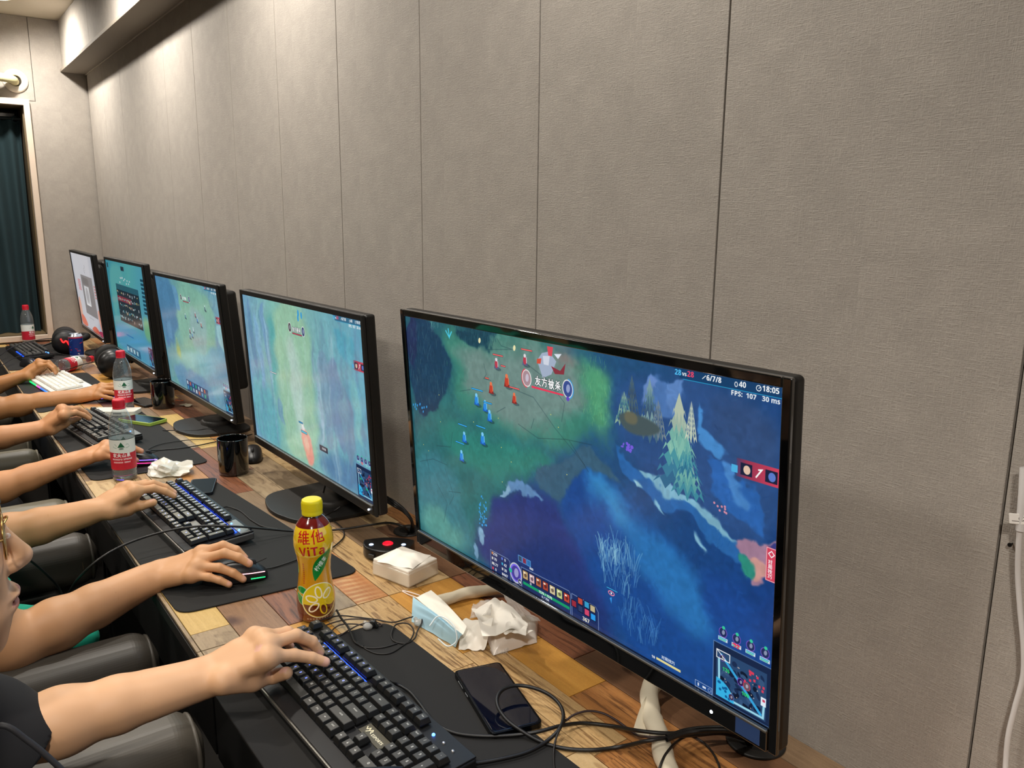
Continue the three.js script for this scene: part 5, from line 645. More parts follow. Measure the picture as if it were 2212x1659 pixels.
// ---------- phones ----------
const glassBlack = phys({ color: 0x06080d, roughness: 0.04, clearcoat: 1, clearcoatRoughness: 0.02 });
function slab(w, d, h, r) { const s = new THREE.Shape(); s.moveTo(-w / 2 + r, -d / 2); s.lineTo(w / 2 - r, -d / 2); s.quadraticCurveTo(w / 2, -d / 2, w / 2, -d / 2 + r); s.lineTo(w / 2, d / 2 - r); s.quadraticCurveTo(w / 2, d / 2, w / 2 - r, d / 2); s.lineTo(-w / 2 + r, d / 2); s.quadraticCurveTo(-w / 2, d / 2, -w / 2, d / 2 - r); s.lineTo(-w / 2, -d / 2 + r); s.quadraticCurveTo(-w / 2, -d / 2, -w / 2 + r, -d / 2); return new THREE.ExtrudeGeometry(s, { depth: h - 0.0024, bevelEnabled: true, bevelThickness: 0.0012, bevelSize: 0.0012, bevelSegments: 3, curveSegments: 8 }).rotateX(-Math.PI / 2).translate(0, 0.0012, 0); }
function phone(label, c, turn, w, d, h, y, bodyMat, screenMat, group) {
  const o = thing('smartphone', label, 'phone', [c.x, y, c.z], turn, group);
  mesh('phone_body', slab(w, d, h, 0.008), bodyMat, o); mesh('phone_screen', slab(w - 0.006, d - 0.006, 0.0026, 0.006), screenMat, o, [0, h - 0.0022, 0]); return o;
}
{
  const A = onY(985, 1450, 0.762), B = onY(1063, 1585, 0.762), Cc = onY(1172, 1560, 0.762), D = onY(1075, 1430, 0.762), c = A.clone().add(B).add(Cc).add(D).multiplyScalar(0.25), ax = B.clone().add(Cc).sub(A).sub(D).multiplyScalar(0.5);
  const ph = phone('large black phone with glossy screen lying under the looping cable', c, -Math.atan2(ax.z, ax.x), ax.length(), 0.0745, 0.0088, TOP + 0.0036, std(0x0a0c10, 0.25, 0.6), phys({ color: 0x070c1c, roughness: 0.05, clearcoat: 1, clearcoatRoughness: 0.02 }), 'phones on the desks');  // navy screen tint stands in for the monitor mirrored in the glass
  mesh('camera_bump', slab(0.03, 0.022, 0.0016, 0.004), std(0x101216, 0.3), ph, [-0.055, -0.0003, 0.018]);
  for (const [x, len] of [[-0.03, 0.022], [-0.002, 0.012]]) mesh('side_button', box(len, 0.002, 0.0012, 0.0004, 1), std(0x8a8d92, 0.2, 0.8), ph, [x - 0.02, 0.0045, 0.0385]);
}
phone('small dark phone lying behind the blue lit keyboard', onY(436, 1046, 0.765), -0.38, 0.12, 0.062, 0.008, TOP + 0.0036, std(0x10141c, 0.4), phys({ color: 0x05070b, roughness: 0.5, specularIntensity: 0.3 }), 'phones on the desks');
{ const a = onY(287, 896, 0.765), b = onY(360, 906, 0.765), cc = onY(328, 918, 0.765); phone('phone in a lime green case', onY(308, 904, 0.765), 0.52, 0.15, 0.076, 0.011, TOP + 0.0036, std(0x9fb84a, 0.55), phys({ color: 0x06121a, roughness: 0.15 }), 'phones on the desks'); }
phone('flat black phone lying between the standing bottle and the mug', onY(312, 866, 0.76), 0.25, 0.15, 0.074, 0.008, TOP + 0.0004, std(0x0b0b0c, 0.4), glassBlack, 'phones on the desks');
{ const a = onY(196, 884, 0.77), b = onY(303, 884, 0.77), d = b.clone().sub(a); const o = thing('power_bank', 'long white power bank lying behind the grey capped keyboard', 'power bank', [(a.x + b.x) / 2, TOP + 0.0036, (a.z + b.z) / 2], -Math.atan2(d.z, d.x)); mesh('case', slab(0.16, 0.066, 0.016, 0.012), std(0xe8e2d4, 0.4), o); mesh('port_strip', box(0.03, 0.005, 0.002, 0.001, 1), std(0x303030, 0.5), o, [0.02, 0.008, 0.0335]); mesh('charge_light', new THREE.SphereGeometry(0.0015, 8, 6), std(0xffffff, 0.4, 0, { emissive: 0xbfd8ff, emissiveIntensity: 2 }), o, [-0.05, 0.0165, 0.01]); }
// ---------- mice ----------
function mouse(label, c, turn, y, lightCols, group = 'computer mice') {
  const m = thing('computer_mouse', label, 'mouse', [c.x, y, c.z], turn, group);   // nose towards -z
  const g = new THREE.SphereGeometry(1, 40, 28), p = g.attributes.position;
  for (let i = 0; i < p.count; i++) { let x = p.getX(i), yy = p.getY(i), z = p.getZ(i); const t = (z + 1) / 2, w = 0.031 * (1 - 0.16 * Math.sin(t * Math.PI) + 0.06 * t); const px = Math.sign(x) * Math.pow(Math.abs(x), 0.8) * w, pz = Math.sign(z) * Math.pow(Math.abs(z), 0.85) * 0.061; const hh = 0.036 * (0.62 + 0.38 * Math.sin(clamp(t * 1.15) * Math.PI * 0.86)); p.setXYZ(i, px, yy > 0 ? Math.pow(yy, 0.8) * hh + 0.004 : 0.004 + yy * 0.003, pz); }
  g.computeVertexNormals(); const sh = mesh('shell', g, std(0x15161a, 0.38), m);
  const sw = mesh('scroll_wheel', new THREE.TorusGeometry(0.007, 0.0035, 10, 22).rotateY(Math.PI / 2), std(0x222428, 0.6), m, [0, 0.031, -0.03]); sub(sw, sh);
  const bg = mesh('button_gap', box(0.0012, 0.0016, 0.034, 0.0004, 1), std(0x030303, 0.7), m, [0, 0.0325, -0.044], [0.36, 0, 0]); sub(bg, sh);
  (lightCols || []).forEach(([pts, col, s]) => mesh('light_line', tube(pts, 0.0009, 30, 6), std(col, 0.4, 0, { emissive: col, emissiveIntensity: s }), m));
  return m;
}
const sideLine = (s, y) => [[s * 0.029, y, 0.045], [s * 0.0305, y + 0.004, 0.01], [s * 0.0275, y + 0.002, -0.03], [s * 0.02, y, -0.056]];
const HANDMOUSE = {};
HANDMOUSE.B = mouse('black mouse with pink and green light lines under the hand beside the tea bottle', onY(508, 1233, 0.772), -0.35, TOP + 0.0034, [[sideLine(1, 0.0195).slice(1), 0xffb4c0, 1.6], [sideLine(1, 0.008).slice(2), 0x20e070, 2.2]]);
HANDMOUSE.C = mouse('black mouse with violet and pink light lines behind the standing bottle', onY(296, 990, 0.772), -0.35, TOP + 0.0034, [[sideLine(1, 0.017), 0x6a50ff, 4], [sideLine(1, 0.008), 0xff2f7a, 3]]);
HANDMOUSE.D = mouse('black mouse under the hand beside the white keyboard', onY(248, 853, 0.772), -0.3, TOP + 0.0034, [[sideLine(1, 0.012), 0x6a50ff, 2]]);
mouse('black mouse with white and blue arched light line beside the window keyboard', onY(64, 783, 0.772), -1.15, TOP + 0.0034, [[[[-0.026, 0.008, 0.045], [-0.012, 0.03, 0.03], [0.0, 0.039, 0.0], [0.0, 0.03, -0.05]].map((p) => p), 0x6a8cff, 3], [sideLine(-1, 0.014), 0xff60c0, 3]]);
mouse('plain black mouse under the right hand of the person in the black shirt', V(-0.565, 0, 0.53), -0.35, TOP + 0.0034, []);
mouse('spare plain black mouse lying behind the mug', onY(546, 978, 0.768), -1.9, TOP + 0.0006, []);
// ---------- headsets ----------
function headset(label, c, turn, mat, lit, k) {
  const h = thing('headset', label, 'headset', [c.x, TOP, c.z], turn, 'headsets on the desks');
  const cup = (s) => { let cu; const cc = lathe([[0, 0.03], [0.022, 0.029], [0.036, 0.022], [0.043, 0.008], [0.043, -0.004], [0.038, -0.012], [0.02, -0.014], [0, -0.014]], 36).rotateZ(-s * Math.PI / 2); const m = mesh('ear_cup', cc, mat, h, [s * 0.062, 0.046, 0]); cu = mesh('ear_cushion', new THREE.TorusGeometry(0.031, 0.013, 12, 36).rotateY(Math.PI / 2), std(0x15120f, 0.75), h, [s * 0.046, 0.046, 0]); sub(cu, m); return m; };
  const cupR = cup(1); cup(-1);
  const band = []; for (let i = 0; i <= 20; i++) { const a = mix(-0.15, Math.PI + 0.15, i / 20); band.push([Math.cos(a) * 0.075, 0.045 + Math.max(0, Math.sin(a)) * 0.012, -Math.max(0, Math.sin(a)) * 0.075]); }
  h.scale.setScalar(k); mesh('headband', tube(band, 0.0075, 60, 10), mat, h); mesh('band_pad', tube(band.slice(5, 16), 0.011, 40, 10), std(0x161412, 0.8), h);
  if (lit) { const el = mesh('ear_light', tube([[0.094, 0.064, 0.012], [0.095, 0.05, 0.004], [0.095, 0.056, -0.004], [0.094, 0.034, -0.016]], 0.002, 24, 8), std(0xff2020, 0.4, 0, { emissive: 0xff1414, emissiveIntensity: 6 }), h); sub(el, cupR); mesh('microphone_arm', tube([[-0.07, 0.035, 0.03], [-0.06, 0.02, 0.08], [-0.03, 0.012, 0.11]], 0.003, 24, 8), mat, h); }
  return h;
}
headset('black headset with a glowing red mark on its ear cup', onY(143, 757, TOP + 0.01), -0.15, std(0x0f0e0e, 0.5), true, 1.4);
headset('plain glossy black headset beside the lying bottle', onY(243, 806, TOP + 0.01), -0.1, std(0x0e0d0c, 0.35), false, 1.45);
// ---------- tissues, mask, bag, puck ----------
{
  const F = onY(885, 1272, TOP), R = onY(950, 1240, TOP), L = onY(801, 1243, TOP), ex = R.clone().sub(F), ez = L.clone().sub(F);
  const cx = F.clone().addScaledVector(ex, 0.5).addScaledVector(ez, 0.5), o = thing('tissue_pack', 'open plastic wrapped pack of white paper tissues', 'tissues', [cx.x, TOP, cx.z], -Math.atan2(ex.z, ex.x)), a = ex.length(), b = ez.length(), hgt = 0.034;
  const soft = (w, h, d, r, amp, k) => { const g = new RoundedBoxGeometry(w, h, d, 8, r), p = g.attributes.position; for (let i = 0; i < p.count; i++) { const n = noise2(p.getX(i) * 70 + k, p.getZ(i) * 70 + p.getY(i) * 40) - 0.5; p.setXYZ(i, p.getX(i) * (1 + amp * n), p.getY(i) + (p.getY(i) > 0 ? amp * 0.06 * n : 0), p.getZ(i) * (1 + amp * n)); } g.computeVertexNormals(); return g; };
  mesh('tissue_stack', soft(a - 0.004, hgt, b - 0.004, 0.003, 0.04, 3), std(0xf2ece0, 0.95), o, [0, hgt / 2 + 0.0015, 0]);
  mesh('plastic_wrap', soft(a, hgt - 0.004, b, 0.004, 0.05, 8), phys({ color: 0xfffdf8, roughness: 0.18, transmission: 0.75, thickness: 0 }), o, [0, (hgt - 0.004) / 2 + 0.001, 0]);
  const fold = new THREE.PlaneGeometry(a * 0.86, b * 0.78, 24, 24), p = fold.attributes.position; for (let i = 0; i < p.count; i++) { const x = p.getX(i), y = p.getY(i), e = Math.min(1, Math.max(Math.abs(x) / (a * 0.43), Math.abs(y) / (b * 0.39))); p.setZ(i, 0.009 * (1 - e * e) + 0.006 * (noise2(x * 60 + 4, y * 60) - 0.3) * (1 - e * 0.5)); } fold.rotateX(-Math.PI / 2).computeVertexNormals(); mesh('pulled_tissue', fold, std(0xfffaf0, 0.95, 0, { side: THREE.DoubleSide }), o, [-0.004, hgt + 0.0022, 0.002], [0, 0.25, 0]);
}
{
  const c = onY(838, 1186, TOP + 0.014), o = thing('desk_controller', 'black desk controller with a red glowing button and two small lights behind the tissues', 'controller', [c.x, TOP + 0.0005, c.z], 0.95);
  const s = new THREE.Shape(); s.moveTo(-0.05, 0.02); s.quadraticCurveTo(-0.052, -0.03, 0, -0.036); s.quadraticCurveTo(0.052, -0.03, 0.05, 0.02); s.quadraticCurveTo(0.0, 0.046, -0.05, 0.02);
  mesh('controller_body', new THREE.ExtrudeGeometry(s, { depth: 0.018, bevelEnabled: true, bevelThickness: 0.004, bevelSize: 0.004, bevelSegments: 4, curveSegments: 16 }).rotateX(-Math.PI / 2).translate(0, 0.004, 0), std(0x101010, 0.3), o);
  mesh('red_button', lathe([[0, 0.003], [0.008, 0.003], [0.011, 0.001], [0.0115, 0]], 28), std(0xc01020, 0.3, 0, { emissive: 0xe01028, emissiveIntensity: 1.2 }), o, [0, 0.026, 0.0]);
  for (const x of [-0.034, 0.034]) mesh('small_light', lathe([[0, 0.0015], [0.0045, 0.001], [0.005, 0]], 20), std(0xa8c0e8, 0.3, 0, { emissive: 0xbcd4ff, emissiveIntensity: 1.4 }), o, [x, 0.026, 0.006]);
  mesh('side_port', box(0.014, 0.008, 0.004, 0.001, 1), std(0x3a3a38, 0.4), o, [-0.03, 0.012, 0.034], [0, -0.5, 0]);
}
const ridge = (x, y) => { let s = 0, w = 0.5; for (let i = 0; i < 4; i++) { s += w * (1 - Math.abs(2 * noise2(x, y) - 1)); x = x * 2.1 + 3.7; y = y * 2.1 + 9.1; w *= 0.5; } return s; };   // folds and creases
const crease = (rx, ry, rz, amp, f, k, sink = 0.6, det = 7) => {   // crumpled sheet: a lump of flat facets with sharp folds
  const g = new THREE.IcosahedronGeometry(1, det), p = g.attributes.position;
  for (let i = 0; i < p.count; i++) { const x = p.getX(i), y = p.getY(i), z = p.getZ(i), n = 1 + amp * (noise2(x * f + k + y * f * 0.7, z * f + y * f * 0.9) - 0.5) * 2 + amp * 0.7 * (noise2(x * f * 2.7 + k * 2 + y * 5, z * f * 2.7 - y * 4) - 0.5), sx = x + 0.18 * (noise2(z * f * 1.3 + k, y * f) - 0.5); p.setXYZ(i, sx * rx * n, Math.max(0.0012, (y + sink) * ry * n), z * rz * n); }
  g.computeVertexNormals(); return g;
};
function patch(c00, c10, c01, c11, n, shape) {   // a sheet between four corners [u, v, height], shape(s, t) adds height
  const P = [c00, c10, c01, c11].map(([u, v, h]) => onY(u, v, TOP + h)), g = new THREE.PlaneGeometry(1, 1, n, n), p = g.attributes.position;
  for (let i = 0; i < p.count; i++) { const s = p.getX(i) + 0.5, t = 0.5 - p.getY(i), q = P[0].clone().lerp(P[1], s).lerp(P[2].clone().lerp(P[3], s), t); p.setXYZ(i, q.x, Math.max(TOP + 0.0012, q.y + shape(s, t)), q.z); }
  g.computeVertexNormals(); return g;
}
{ // folded face mask: pleated pale blue outer layer leaning against its white inner layer, two ear loops
  const A = onY(886, 1300, TOP), o = thing('face_mask', 'pale blue disposable face mask folded beside the tissue pouch', 'face mask', [A.x, TOP, A.z]); o.updateMatrixWorld(true); const inv = o.matrixWorld.clone().invert();
  const wob = (k) => (s, t) => 0.0016 * (noise2(s * 6 + k, t * 5) - 0.5);
  mesh('outer_layer', patch([892, 1288, 0.026], [999, 1370, 0.034], [889, 1342, 0.002], [984, 1398, 0.0016], 40, (s, t) => 0.012 * Math.sin(t * Math.PI) * Math.sin(s * 2.6 + 0.3) + 0.0016 * Math.sin(t * 19) * Math.sin(s * Math.PI) + wob(2)(s, t)).applyMatrix4(inv), std(0xa9cfe0, 0.85, 0, { side: THREE.DoubleSide }), o);
  mesh('inner_layer', patch([931, 1276, 0.036], [1008, 1352, 0.044], [898, 1291, 0.025], [1000, 1372, 0.033], 26, (s, t) => 0.004 * Math.sin(s * 3 + 0.4) * (1 - t) + wob(7)(s, t)).applyMatrix4(inv), std(0xf4f0e4, 0.9, 0, { side: THREE.DoubleSide }), o);
  mesh('ear_loop', tube([[928, 1352, 0.034], [945, 1332, 0.046], [966, 1338, 0.048], [983, 1358, 0.042], [986, 1385, 0.024], [968, 1396, 0.014], [946, 1380, 0.02]].map(([u, v, h]) => onY(u, v, TOP + h)), 0.0012, 60, 6).applyMatrix4(inv), std(0xe4eef0, 0.9), o);
  mesh('ear_loop', tube([[930, 1300, 0.03], [908, 1287, 0.012], [880, 1278, 0.003], [868, 1276, 0.002], [880, 1283, 0.002], [900, 1291, 0.01]].map(([u, v, h]) => onY(u, v, TOP + h)), 0.0013, 50, 6).applyMatrix4(inv), std(0xe8d8cc, 0.9), o);
}
{ // tissue pouch: crumpled clear bag with tissue spilling out
  const c = onY(1085, 1375, TOP + 0.02), o = thing('tissue_pouch', 'crumpled clear pouch with white tissue spilling out', 'tissues', [c.x, TOP, c.z], 0.35), wt = std(0xfbf6ec, 0.95, 0, { side: THREE.DoubleSide });
  o.updateMatrixWorld(true); const inv = o.matrixWorld.clone().invert(), film = phys({ color: 0xf4f2ee, roughness: 0.25, transmission: 0.55, thickness: 0, side: THREE.DoubleSide }), fold = (a, b, k, h) => (s, t) => h * (Math.abs(Math.sin(s * a + t * b + k + 1.2 * noise2(s * 3 + k, t * 3))) - 0.5) + h * 0.8 * (noise2(s * 5 + k, t * 5) - 0.5);
  mesh('pouch_body', patch([1046, 1366, 0.004], [1162, 1340, 0.004], [1066, 1416, 0.001], [1160, 1388, 0.001], 44, (s, t) => 0.04 * Math.pow(Math.max(0, Math.sin(s * Math.PI) * Math.sin(t * Math.PI)), 0.45) * (0.8 + 0.3 * (1 - s)) + 0.004 * (noise2(s * 7, t * 6) - 0.5)).applyMatrix4(inv), phys({ color: 0xf3ebe2, roughness: 0.3, clearcoat: 0.6, clearcoatRoughness: 0.15, side: THREE.DoubleSide }), o);
  mesh('bag_seal', patch([1058, 1404, 0.003], [1100, 1398, 0.006], [1064, 1416, 0.001], [1096, 1412, 0.001], 14, (s, t) => 0.003 * Math.abs(Math.sin(s * 22))).applyMatrix4(inv), phys({ color: 0xffffff, roughness: 0.1, transmission: 0.8, thickness: 0, side: THREE.DoubleSide }), o);
  mesh('spilled_tissue', patch([998, 1340, 0.03], [1066, 1338, 0.05], [990, 1402, 0.002], [1046, 1404, 0.004], 36, fold(4, 2, 0.4, 0.008)).applyMatrix4(inv), wt, o);
  mesh('spilled_tissue', patch([1018, 1314, 0.02], [1084, 1292, 0.045], [1042, 1366, 0.046], [1152, 1366, 0.052], 40, fold(4, 3, 2.1, 0.008)).applyMatrix4(inv), wt, o);
  mesh('spilled_tissue', patch([1100, 1330, 0.045], [1140, 1346, 0.05], [1088, 1366, 0.05], [1136, 1372, 0.052], 20, fold(3, 3, 5.5, 0.005)).applyMatrix4(inv), wt, o);
  mesh('bag_film', patch([1080, 1268, 0.03], [1112, 1290, 0.035], [1108, 1330, 0.06], [1168, 1345, 0.012], 26, (s, t) => 0.016 * (ridge(s * 1.8, t * 1.8 + 4) - 0.55)).applyMatrix4(inv), film, o);
  mesh('bag_film', patch([1022, 1302, 0.01], [1064, 1296, 0.03], [1014, 1340, 0.012], [1060, 1330, 0.05], 22, (s, t) => 0.012 * (ridge(s * 1.6 + 6, t * 1.6) - 0.55)).applyMatrix4(inv), film, o);
}
{ // crumpled white plastic bag
  const c = onY(371, 1013, TOP + 0.01), o = thing('plastic_bag', 'crumpled white plastic bag on the planks beside the water bottle', 'plastic bag', [c.x, TOP, c.z], 0.3), m = phys({ color: 0xeeebe0, roughness: 0.3, transmission: 0.3, thickness: 0, side: THREE.DoubleSide });
  mesh('bag_body', crease(0.058, 0.021, 0.05, 0.42, 1.9, 4.2, 0.45, 4), m, o); o.updateMatrixWorld(true);
  mesh('bag_handle', patch([333, 992, 0.02], [362, 996, 0.024], [336, 1006, 0.004], [360, 1012, 0.012], 16, (s, t) => 0.014 * (ridge(s * 2 + 1, t * 2) - 0.55)).applyMatrix4(o.matrixWorld.clone().invert()), m, o);
}
{ // scraps of paper by the far mug
  const bits = [[402, 877, 0.05, 0.03, 0.3, 'torn white paper scrap beside the mug by the lime green phone'], [388, 868, 0.03, 0.012, 1.0, 'narrow orange wrapper strip beside the mug by the lime green phone']];
  bits.forEach(([u, v, w, d, t, l], i) => { const c = onY(u, v, TOP), g = new THREE.PlaneGeometry(w, d, 10, 6), p = g.attributes.position; for (let k = 0; k < p.count; k++) p.setZ(k, 0.0015 + 0.006 * noise2(p.getX(k) * 90 + i * 7, p.getY(k) * 90)); g.rotateX(-Math.PI / 2); g.computeVertexNormals(); solo('paper_scrap', g, std(i ? 0xd06a30 : 0xd8cfb8, 0.9, 0, { side: THREE.DoubleSide }), l, 'paper', undefined, [c.x, TOP + 0.0005, c.z], [0, t, 0]); });
}
// joint positions (wrist, then four per finger from thumb to little finger), metres
const HANDS = {
  AL: [[-1.092, 0.809, 0.636], [-1.062, 0.814, 0.626], [-1.064, 0.799, 0.585], [-1.067, 0.792, 0.552], [-1.046, 0.803, 0.540], [-1.041, 0.841, 0.569], [-1.045, 0.828, 0.528], [-1.041, 0.817, 0.503], [-1.036, 0.806, 0.484], [-1.059, 0.849, 0.562], [-1.066, 0.846, 0.515], [-1.067, 0.827, 0.491], [-1.066, 0.807, 0.480], [-1.079, 0.851, 0.563], [-1.086, 0.844, 0.521], [-1.087, 0.826, 0.500], [-1.087, 0.806, 0.488], [-1.097, 0.848, 0.567], [-1.105, 0.836, 0.537], [-1.109, 0.822, 0.521], [-1.110, 0.806, 0.509]],
  BR: [[-1.569, 0.773, 0.596], [-1.578, 0.780, 0.566], [-1.587, 0.786, 0.523], [-1.604, 0.782, 0.494], [-1.617, 0.769, 0.475], [-1.544, 0.810, 0.518], [-1.524, 0.822, 0.482], [-1.510, 0.812, 0.461], [-1.501, 0.796, 0.449], [-1.524, 0.803, 0.524], [-1.497, 0.817, 0.488], [-1.481, 0.808, 0.466], [-1.471, 0.795, 0.450], [-1.512, 0.796, 0.537], [-1.486, 0.795, 0.503], [-1.474, 0.783, 0.481], [-1.467, 0.768, 0.465], [-1.505, 0.785, 0.550], [-1.484, 0.782, 0.524], [-1.474, 0.775, 0.507], [-1.466, 0.765, 0.492]],
  BL: [[-1.950, 0.797, 0.637], [-1.931, 0.796, 0.611], [-1.950, 0.787, 0.572], [-1.932, 0.795, 0.545], [-1.924, 0.800, 0.520], [-1.935, 0.832, 0.556], [-1.940, 0.829, 0.513], [-1.938, 0.817, 0.489], [-1.936, 0.803, 0.471], [-1.956, 0.834, 0.555], [-1.963, 0.833, 0.509], [-1.961, 0.819, 0.482], [-1.958, 0.803, 0.465], [-1.974, 0.833, 0.564], [-1.980, 0.832, 0.521], [-1.982, 0.820, 0.496], [-1.984, 0.803, 0.480], [-1.988, 0.827, 0.574], [-1.996, 0.825, 0.541], [-1.998, 0.816, 0.522], [-1.998, 0.803, 0.507]],
  CR: [[-2.471, 0.779, 0.603], [-2.486, 0.783, 0.574], [-2.505, 0.792, 0.536], [-2.529, 0.790, 0.512], [-2.545, 0.780, 0.494], [-2.463, 0.815, 0.521], [-2.432, 0.823, 0.493], [-2.420, 0.815, 0.471], [-2.417, 0.801, 0.454], [-2.443, 0.810, 0.523], [-2.414, 0.818, 0.486], [-2.398, 0.810, 0.462], [-2.389, 0.800, 0.444], [-2.428, 0.805, 0.534], [-2.405, 0.803, 0.498], [-2.396, 0.790, 0.475], [-2.391, 0.775, 0.458], [-2.417, 0.798, 0.548], [-2.409, 0.789, 0.516], [-2.408, 0.779, 0.498], [-2.409, 0.768, 0.481]],
  CL: [[-2.899, 0.784, 0.626], [-2.872, 0.784, 0.609], [-2.879, 0.798, 0.569], [-2.904, 0.797, 0.545], [-2.915, 0.800, 0.522], [-2.842, 0.832, 0.574], [-2.863, 0.831, 0.536], [-2.869, 0.818, 0.513], [-2.871, 0.803, 0.497], [-2.860, 0.842, 0.569], [-2.882, 0.839, 0.528], [-2.892, 0.822, 0.505], [-2.895, 0.804, 0.491], [-2.879, 0.846, 0.571], [-2.906, 0.837, 0.539], [-2.917, 0.821, 0.519], [-2.922, 0.803, 0.505], [-2.897, 0.843, 0.573], [-2.921, 0.829, 0.553], [-2.931, 0.817, 0.539], [-2.938, 0.803, 0.527]],
  DR: [[-3.400, 0.777, 0.450], [-3.413, 0.784, 0.421], [-3.431, 0.795, 0.383], [-3.454, 0.795, 0.357], [-3.467, 0.782, 0.339], [-3.386, 0.810, 0.368], [-3.356, 0.816, 0.338], [-3.344, 0.808, 0.315], [-3.339, 0.796, 0.297], [-3.366, 0.804, 0.371], [-3.334, 0.807, 0.337], [-3.318, 0.801, 0.312], [-3.309, 0.795, 0.292], [-3.353, 0.794, 0.381], [-3.324, 0.792, 0.349], [-3.310, 0.784, 0.326], [-3.301, 0.775, 0.307], [-3.345, 0.782, 0.394], [-3.321, 0.778, 0.369], [-3.309, 0.773, 0.353], [-3.300, 0.768, 0.336]],
  DL: [[-3.923, 0.785, 0.579], [-3.895, 0.787, 0.562], [-3.916, 0.797, 0.525], [-3.943, 0.800, 0.505], [-3.963, 0.805, 0.489], [-3.879, 0.829, 0.514], [-3.846, 0.836, 0.488], [-3.827, 0.822, 0.475], [-3.816, 0.803, 0.469], [-3.897, 0.841, 0.514], [-3.861, 0.845, 0.484], [-3.845, 0.825, 0.468], [-3.839, 0.804, 0.462], [-3.917, 0.842, 0.516], [-3.886, 0.841, 0.486], [-3.871, 0.824, 0.471], [-3.863, 0.803, 0.464], [-3.934, 0.835, 0.519], [-3.910, 0.832, 0.495], [-3.899, 0.820, 0.482], [-3.891, 0.803, 0.473]],
};
// ---------- people: distance fields meshed on grids ----------
function meshField(field, lo, hi, cell) {
  const n = [0, 1, 2].map((i) => Math.max(3, Math.ceil((hi[i] - lo[i]) / cell) + 1)), [nx, ny, nz] = n, F = new Float32Array(nx * ny * nz), at3 = (i, j, k) => i + nx * (j + ny * k);
  const B = 6, rad = cell * B * 0.87 * 1.35 + 0.012;   // blocks far from the surface take the value at their centre
  for (let bk = 0; bk < nz; bk += B) for (let bj = 0; bj < ny; bj += B) for (let bi = 0; bi < nx; bi += B) {
    const c = field(lo[0] + (bi + B / 2) * cell, lo[1] + (bj + B / 2) * cell, lo[2] + (bk + B / 2) * cell), far = Math.abs(c) > rad;
    for (let k = bk; k < Math.min(nz, bk + B); k++) for (let j = bj; j < Math.min(ny, bj + B); j++) for (let i = bi; i < Math.min(nx, bi + B); i++) F[at3(i, j, k)] = far ? -c : -field(lo[0] + i * cell, lo[1] + j * cell, lo[2] + k * cell);
  }
  const pos = [], idx = [], cache = new Map(), yd = nx, zd = nx * ny;
  const vert = (q, axis) => { const key = q * 3 + axis; let v = cache.get(key); if (v !== undefined) return v; const q2 = q + [1, yd, zd][axis], t = F[q] / (F[q] - F[q2]), i = q % nx, j = Math.floor(q / nx) % ny, k = Math.floor(q / zd); v = pos.length / 3; pos.push(lo[0] + (i + (axis === 0 ? t : 0)) * cell, lo[1] + (j + (axis === 1 ? t : 0)) * cell, lo[2] + (k + (axis === 2 ? t : 0)) * cell); cache.set(key, v); return v; };
  const el = new Int32Array(12);
  for (let k = 0; k < nz - 1; k++) for (let j = 0; j < ny - 1; j++) for (let i = 0; i < nx - 1; i++) {
    const q = at3(i, j, k), q1 = q + 1, qy = q + yd, q1y = q1 + yd, qz = q + zd, q1z = q1 + zd, qyz = qy + zd, q1yz = q1y + zd; let c = 0;
    if (F[q] < 0) c |= 1; if (F[q1] < 0) c |= 2; if (F[qy] < 0) c |= 8; if (F[q1y] < 0) c |= 4; if (F[qz] < 0) c |= 16; if (F[q1z] < 0) c |= 32; if (F[qyz] < 0) c |= 128; if (F[q1yz] < 0) c |= 64;
    const b = edgeTable[c]; if (!b) continue;
    if (b & 1) el[0] = vert(q, 0); if (b & 2) el[1] = vert(q1, 1); if (b & 4) el[2] = vert(qy, 0); if (b & 8) el[3] = vert(q, 1); if (b & 16) el[4] = vert(qz, 0); if (b & 32) el[5] = vert(q1z, 1); if (b & 64) el[6] = vert(qyz, 0); if (b & 128) el[7] = vert(qz, 1); if (b & 256) el[8] = vert(q, 2); if (b & 512) el[9] = vert(q1, 2); if (b & 1024) el[10] = vert(q1y, 2); if (b & 2048) el[11] = vert(qy, 2);
    for (let o = c << 4; triTable[o] !== -1; o += 3) idx.push(el[triTable[o]], el[triTable[o + 1]], el[triTable[o + 2]]);
  }
  const nor = new Float32Array(pos.length), e = cell * 0.6;
  for (let v = 0; v < pos.length; v += 3) { const x = pos[v], y = pos[v + 1], z = pos[v + 2]; let a = field(x + e, y, z) - field(x - e, y, z), b = field(x, y + e, z) - field(x, y - e, z), c = field(x, y, z + e) - field(x, y, z - e); const l = Math.hypot(a, b, c) || 1; nor[v] = a / l; nor[v + 1] = b / l; nor[v + 2] = c / l; }
  // make the winding agree with the outward normals
  if (idx.length) { let s = 0; for (let t = 0; t < Math.min(idx.length, 3000); t += 3) { const [A, B, C] = [idx[t] * 3, idx[t + 1] * 3, idx[t + 2] * 3], ux = pos[B] - pos[A], uy = pos[B + 1] - pos[A + 1], uz = pos[B + 2] - pos[A + 2], wx = pos[C] - pos[A], wy = pos[C + 1] - pos[A + 1], wz = pos[C + 2] - pos[A + 2]; s += (uy * wz - uz * wy) * nor[A] + (uz * wx - ux * wz) * nor[A + 1] + (ux * wy - uy * wx) * nor[A + 2]; } if (s < 0) for (let t = 0; t < idx.length; t += 3) { const w = idx[t + 1]; idx[t + 1] = idx[t + 2]; idx[t + 2] = w; } }
  const g = new THREE.BufferGeometry(); g.setAttribute('position', new THREE.Float32BufferAttribute(pos, 3)); g.setAttribute('normal', new THREE.Float32BufferAttribute(nor, 3)); g.setIndex(idx); return g;
}
const smax = (a, b, k) => -smin(-a, -b, k);
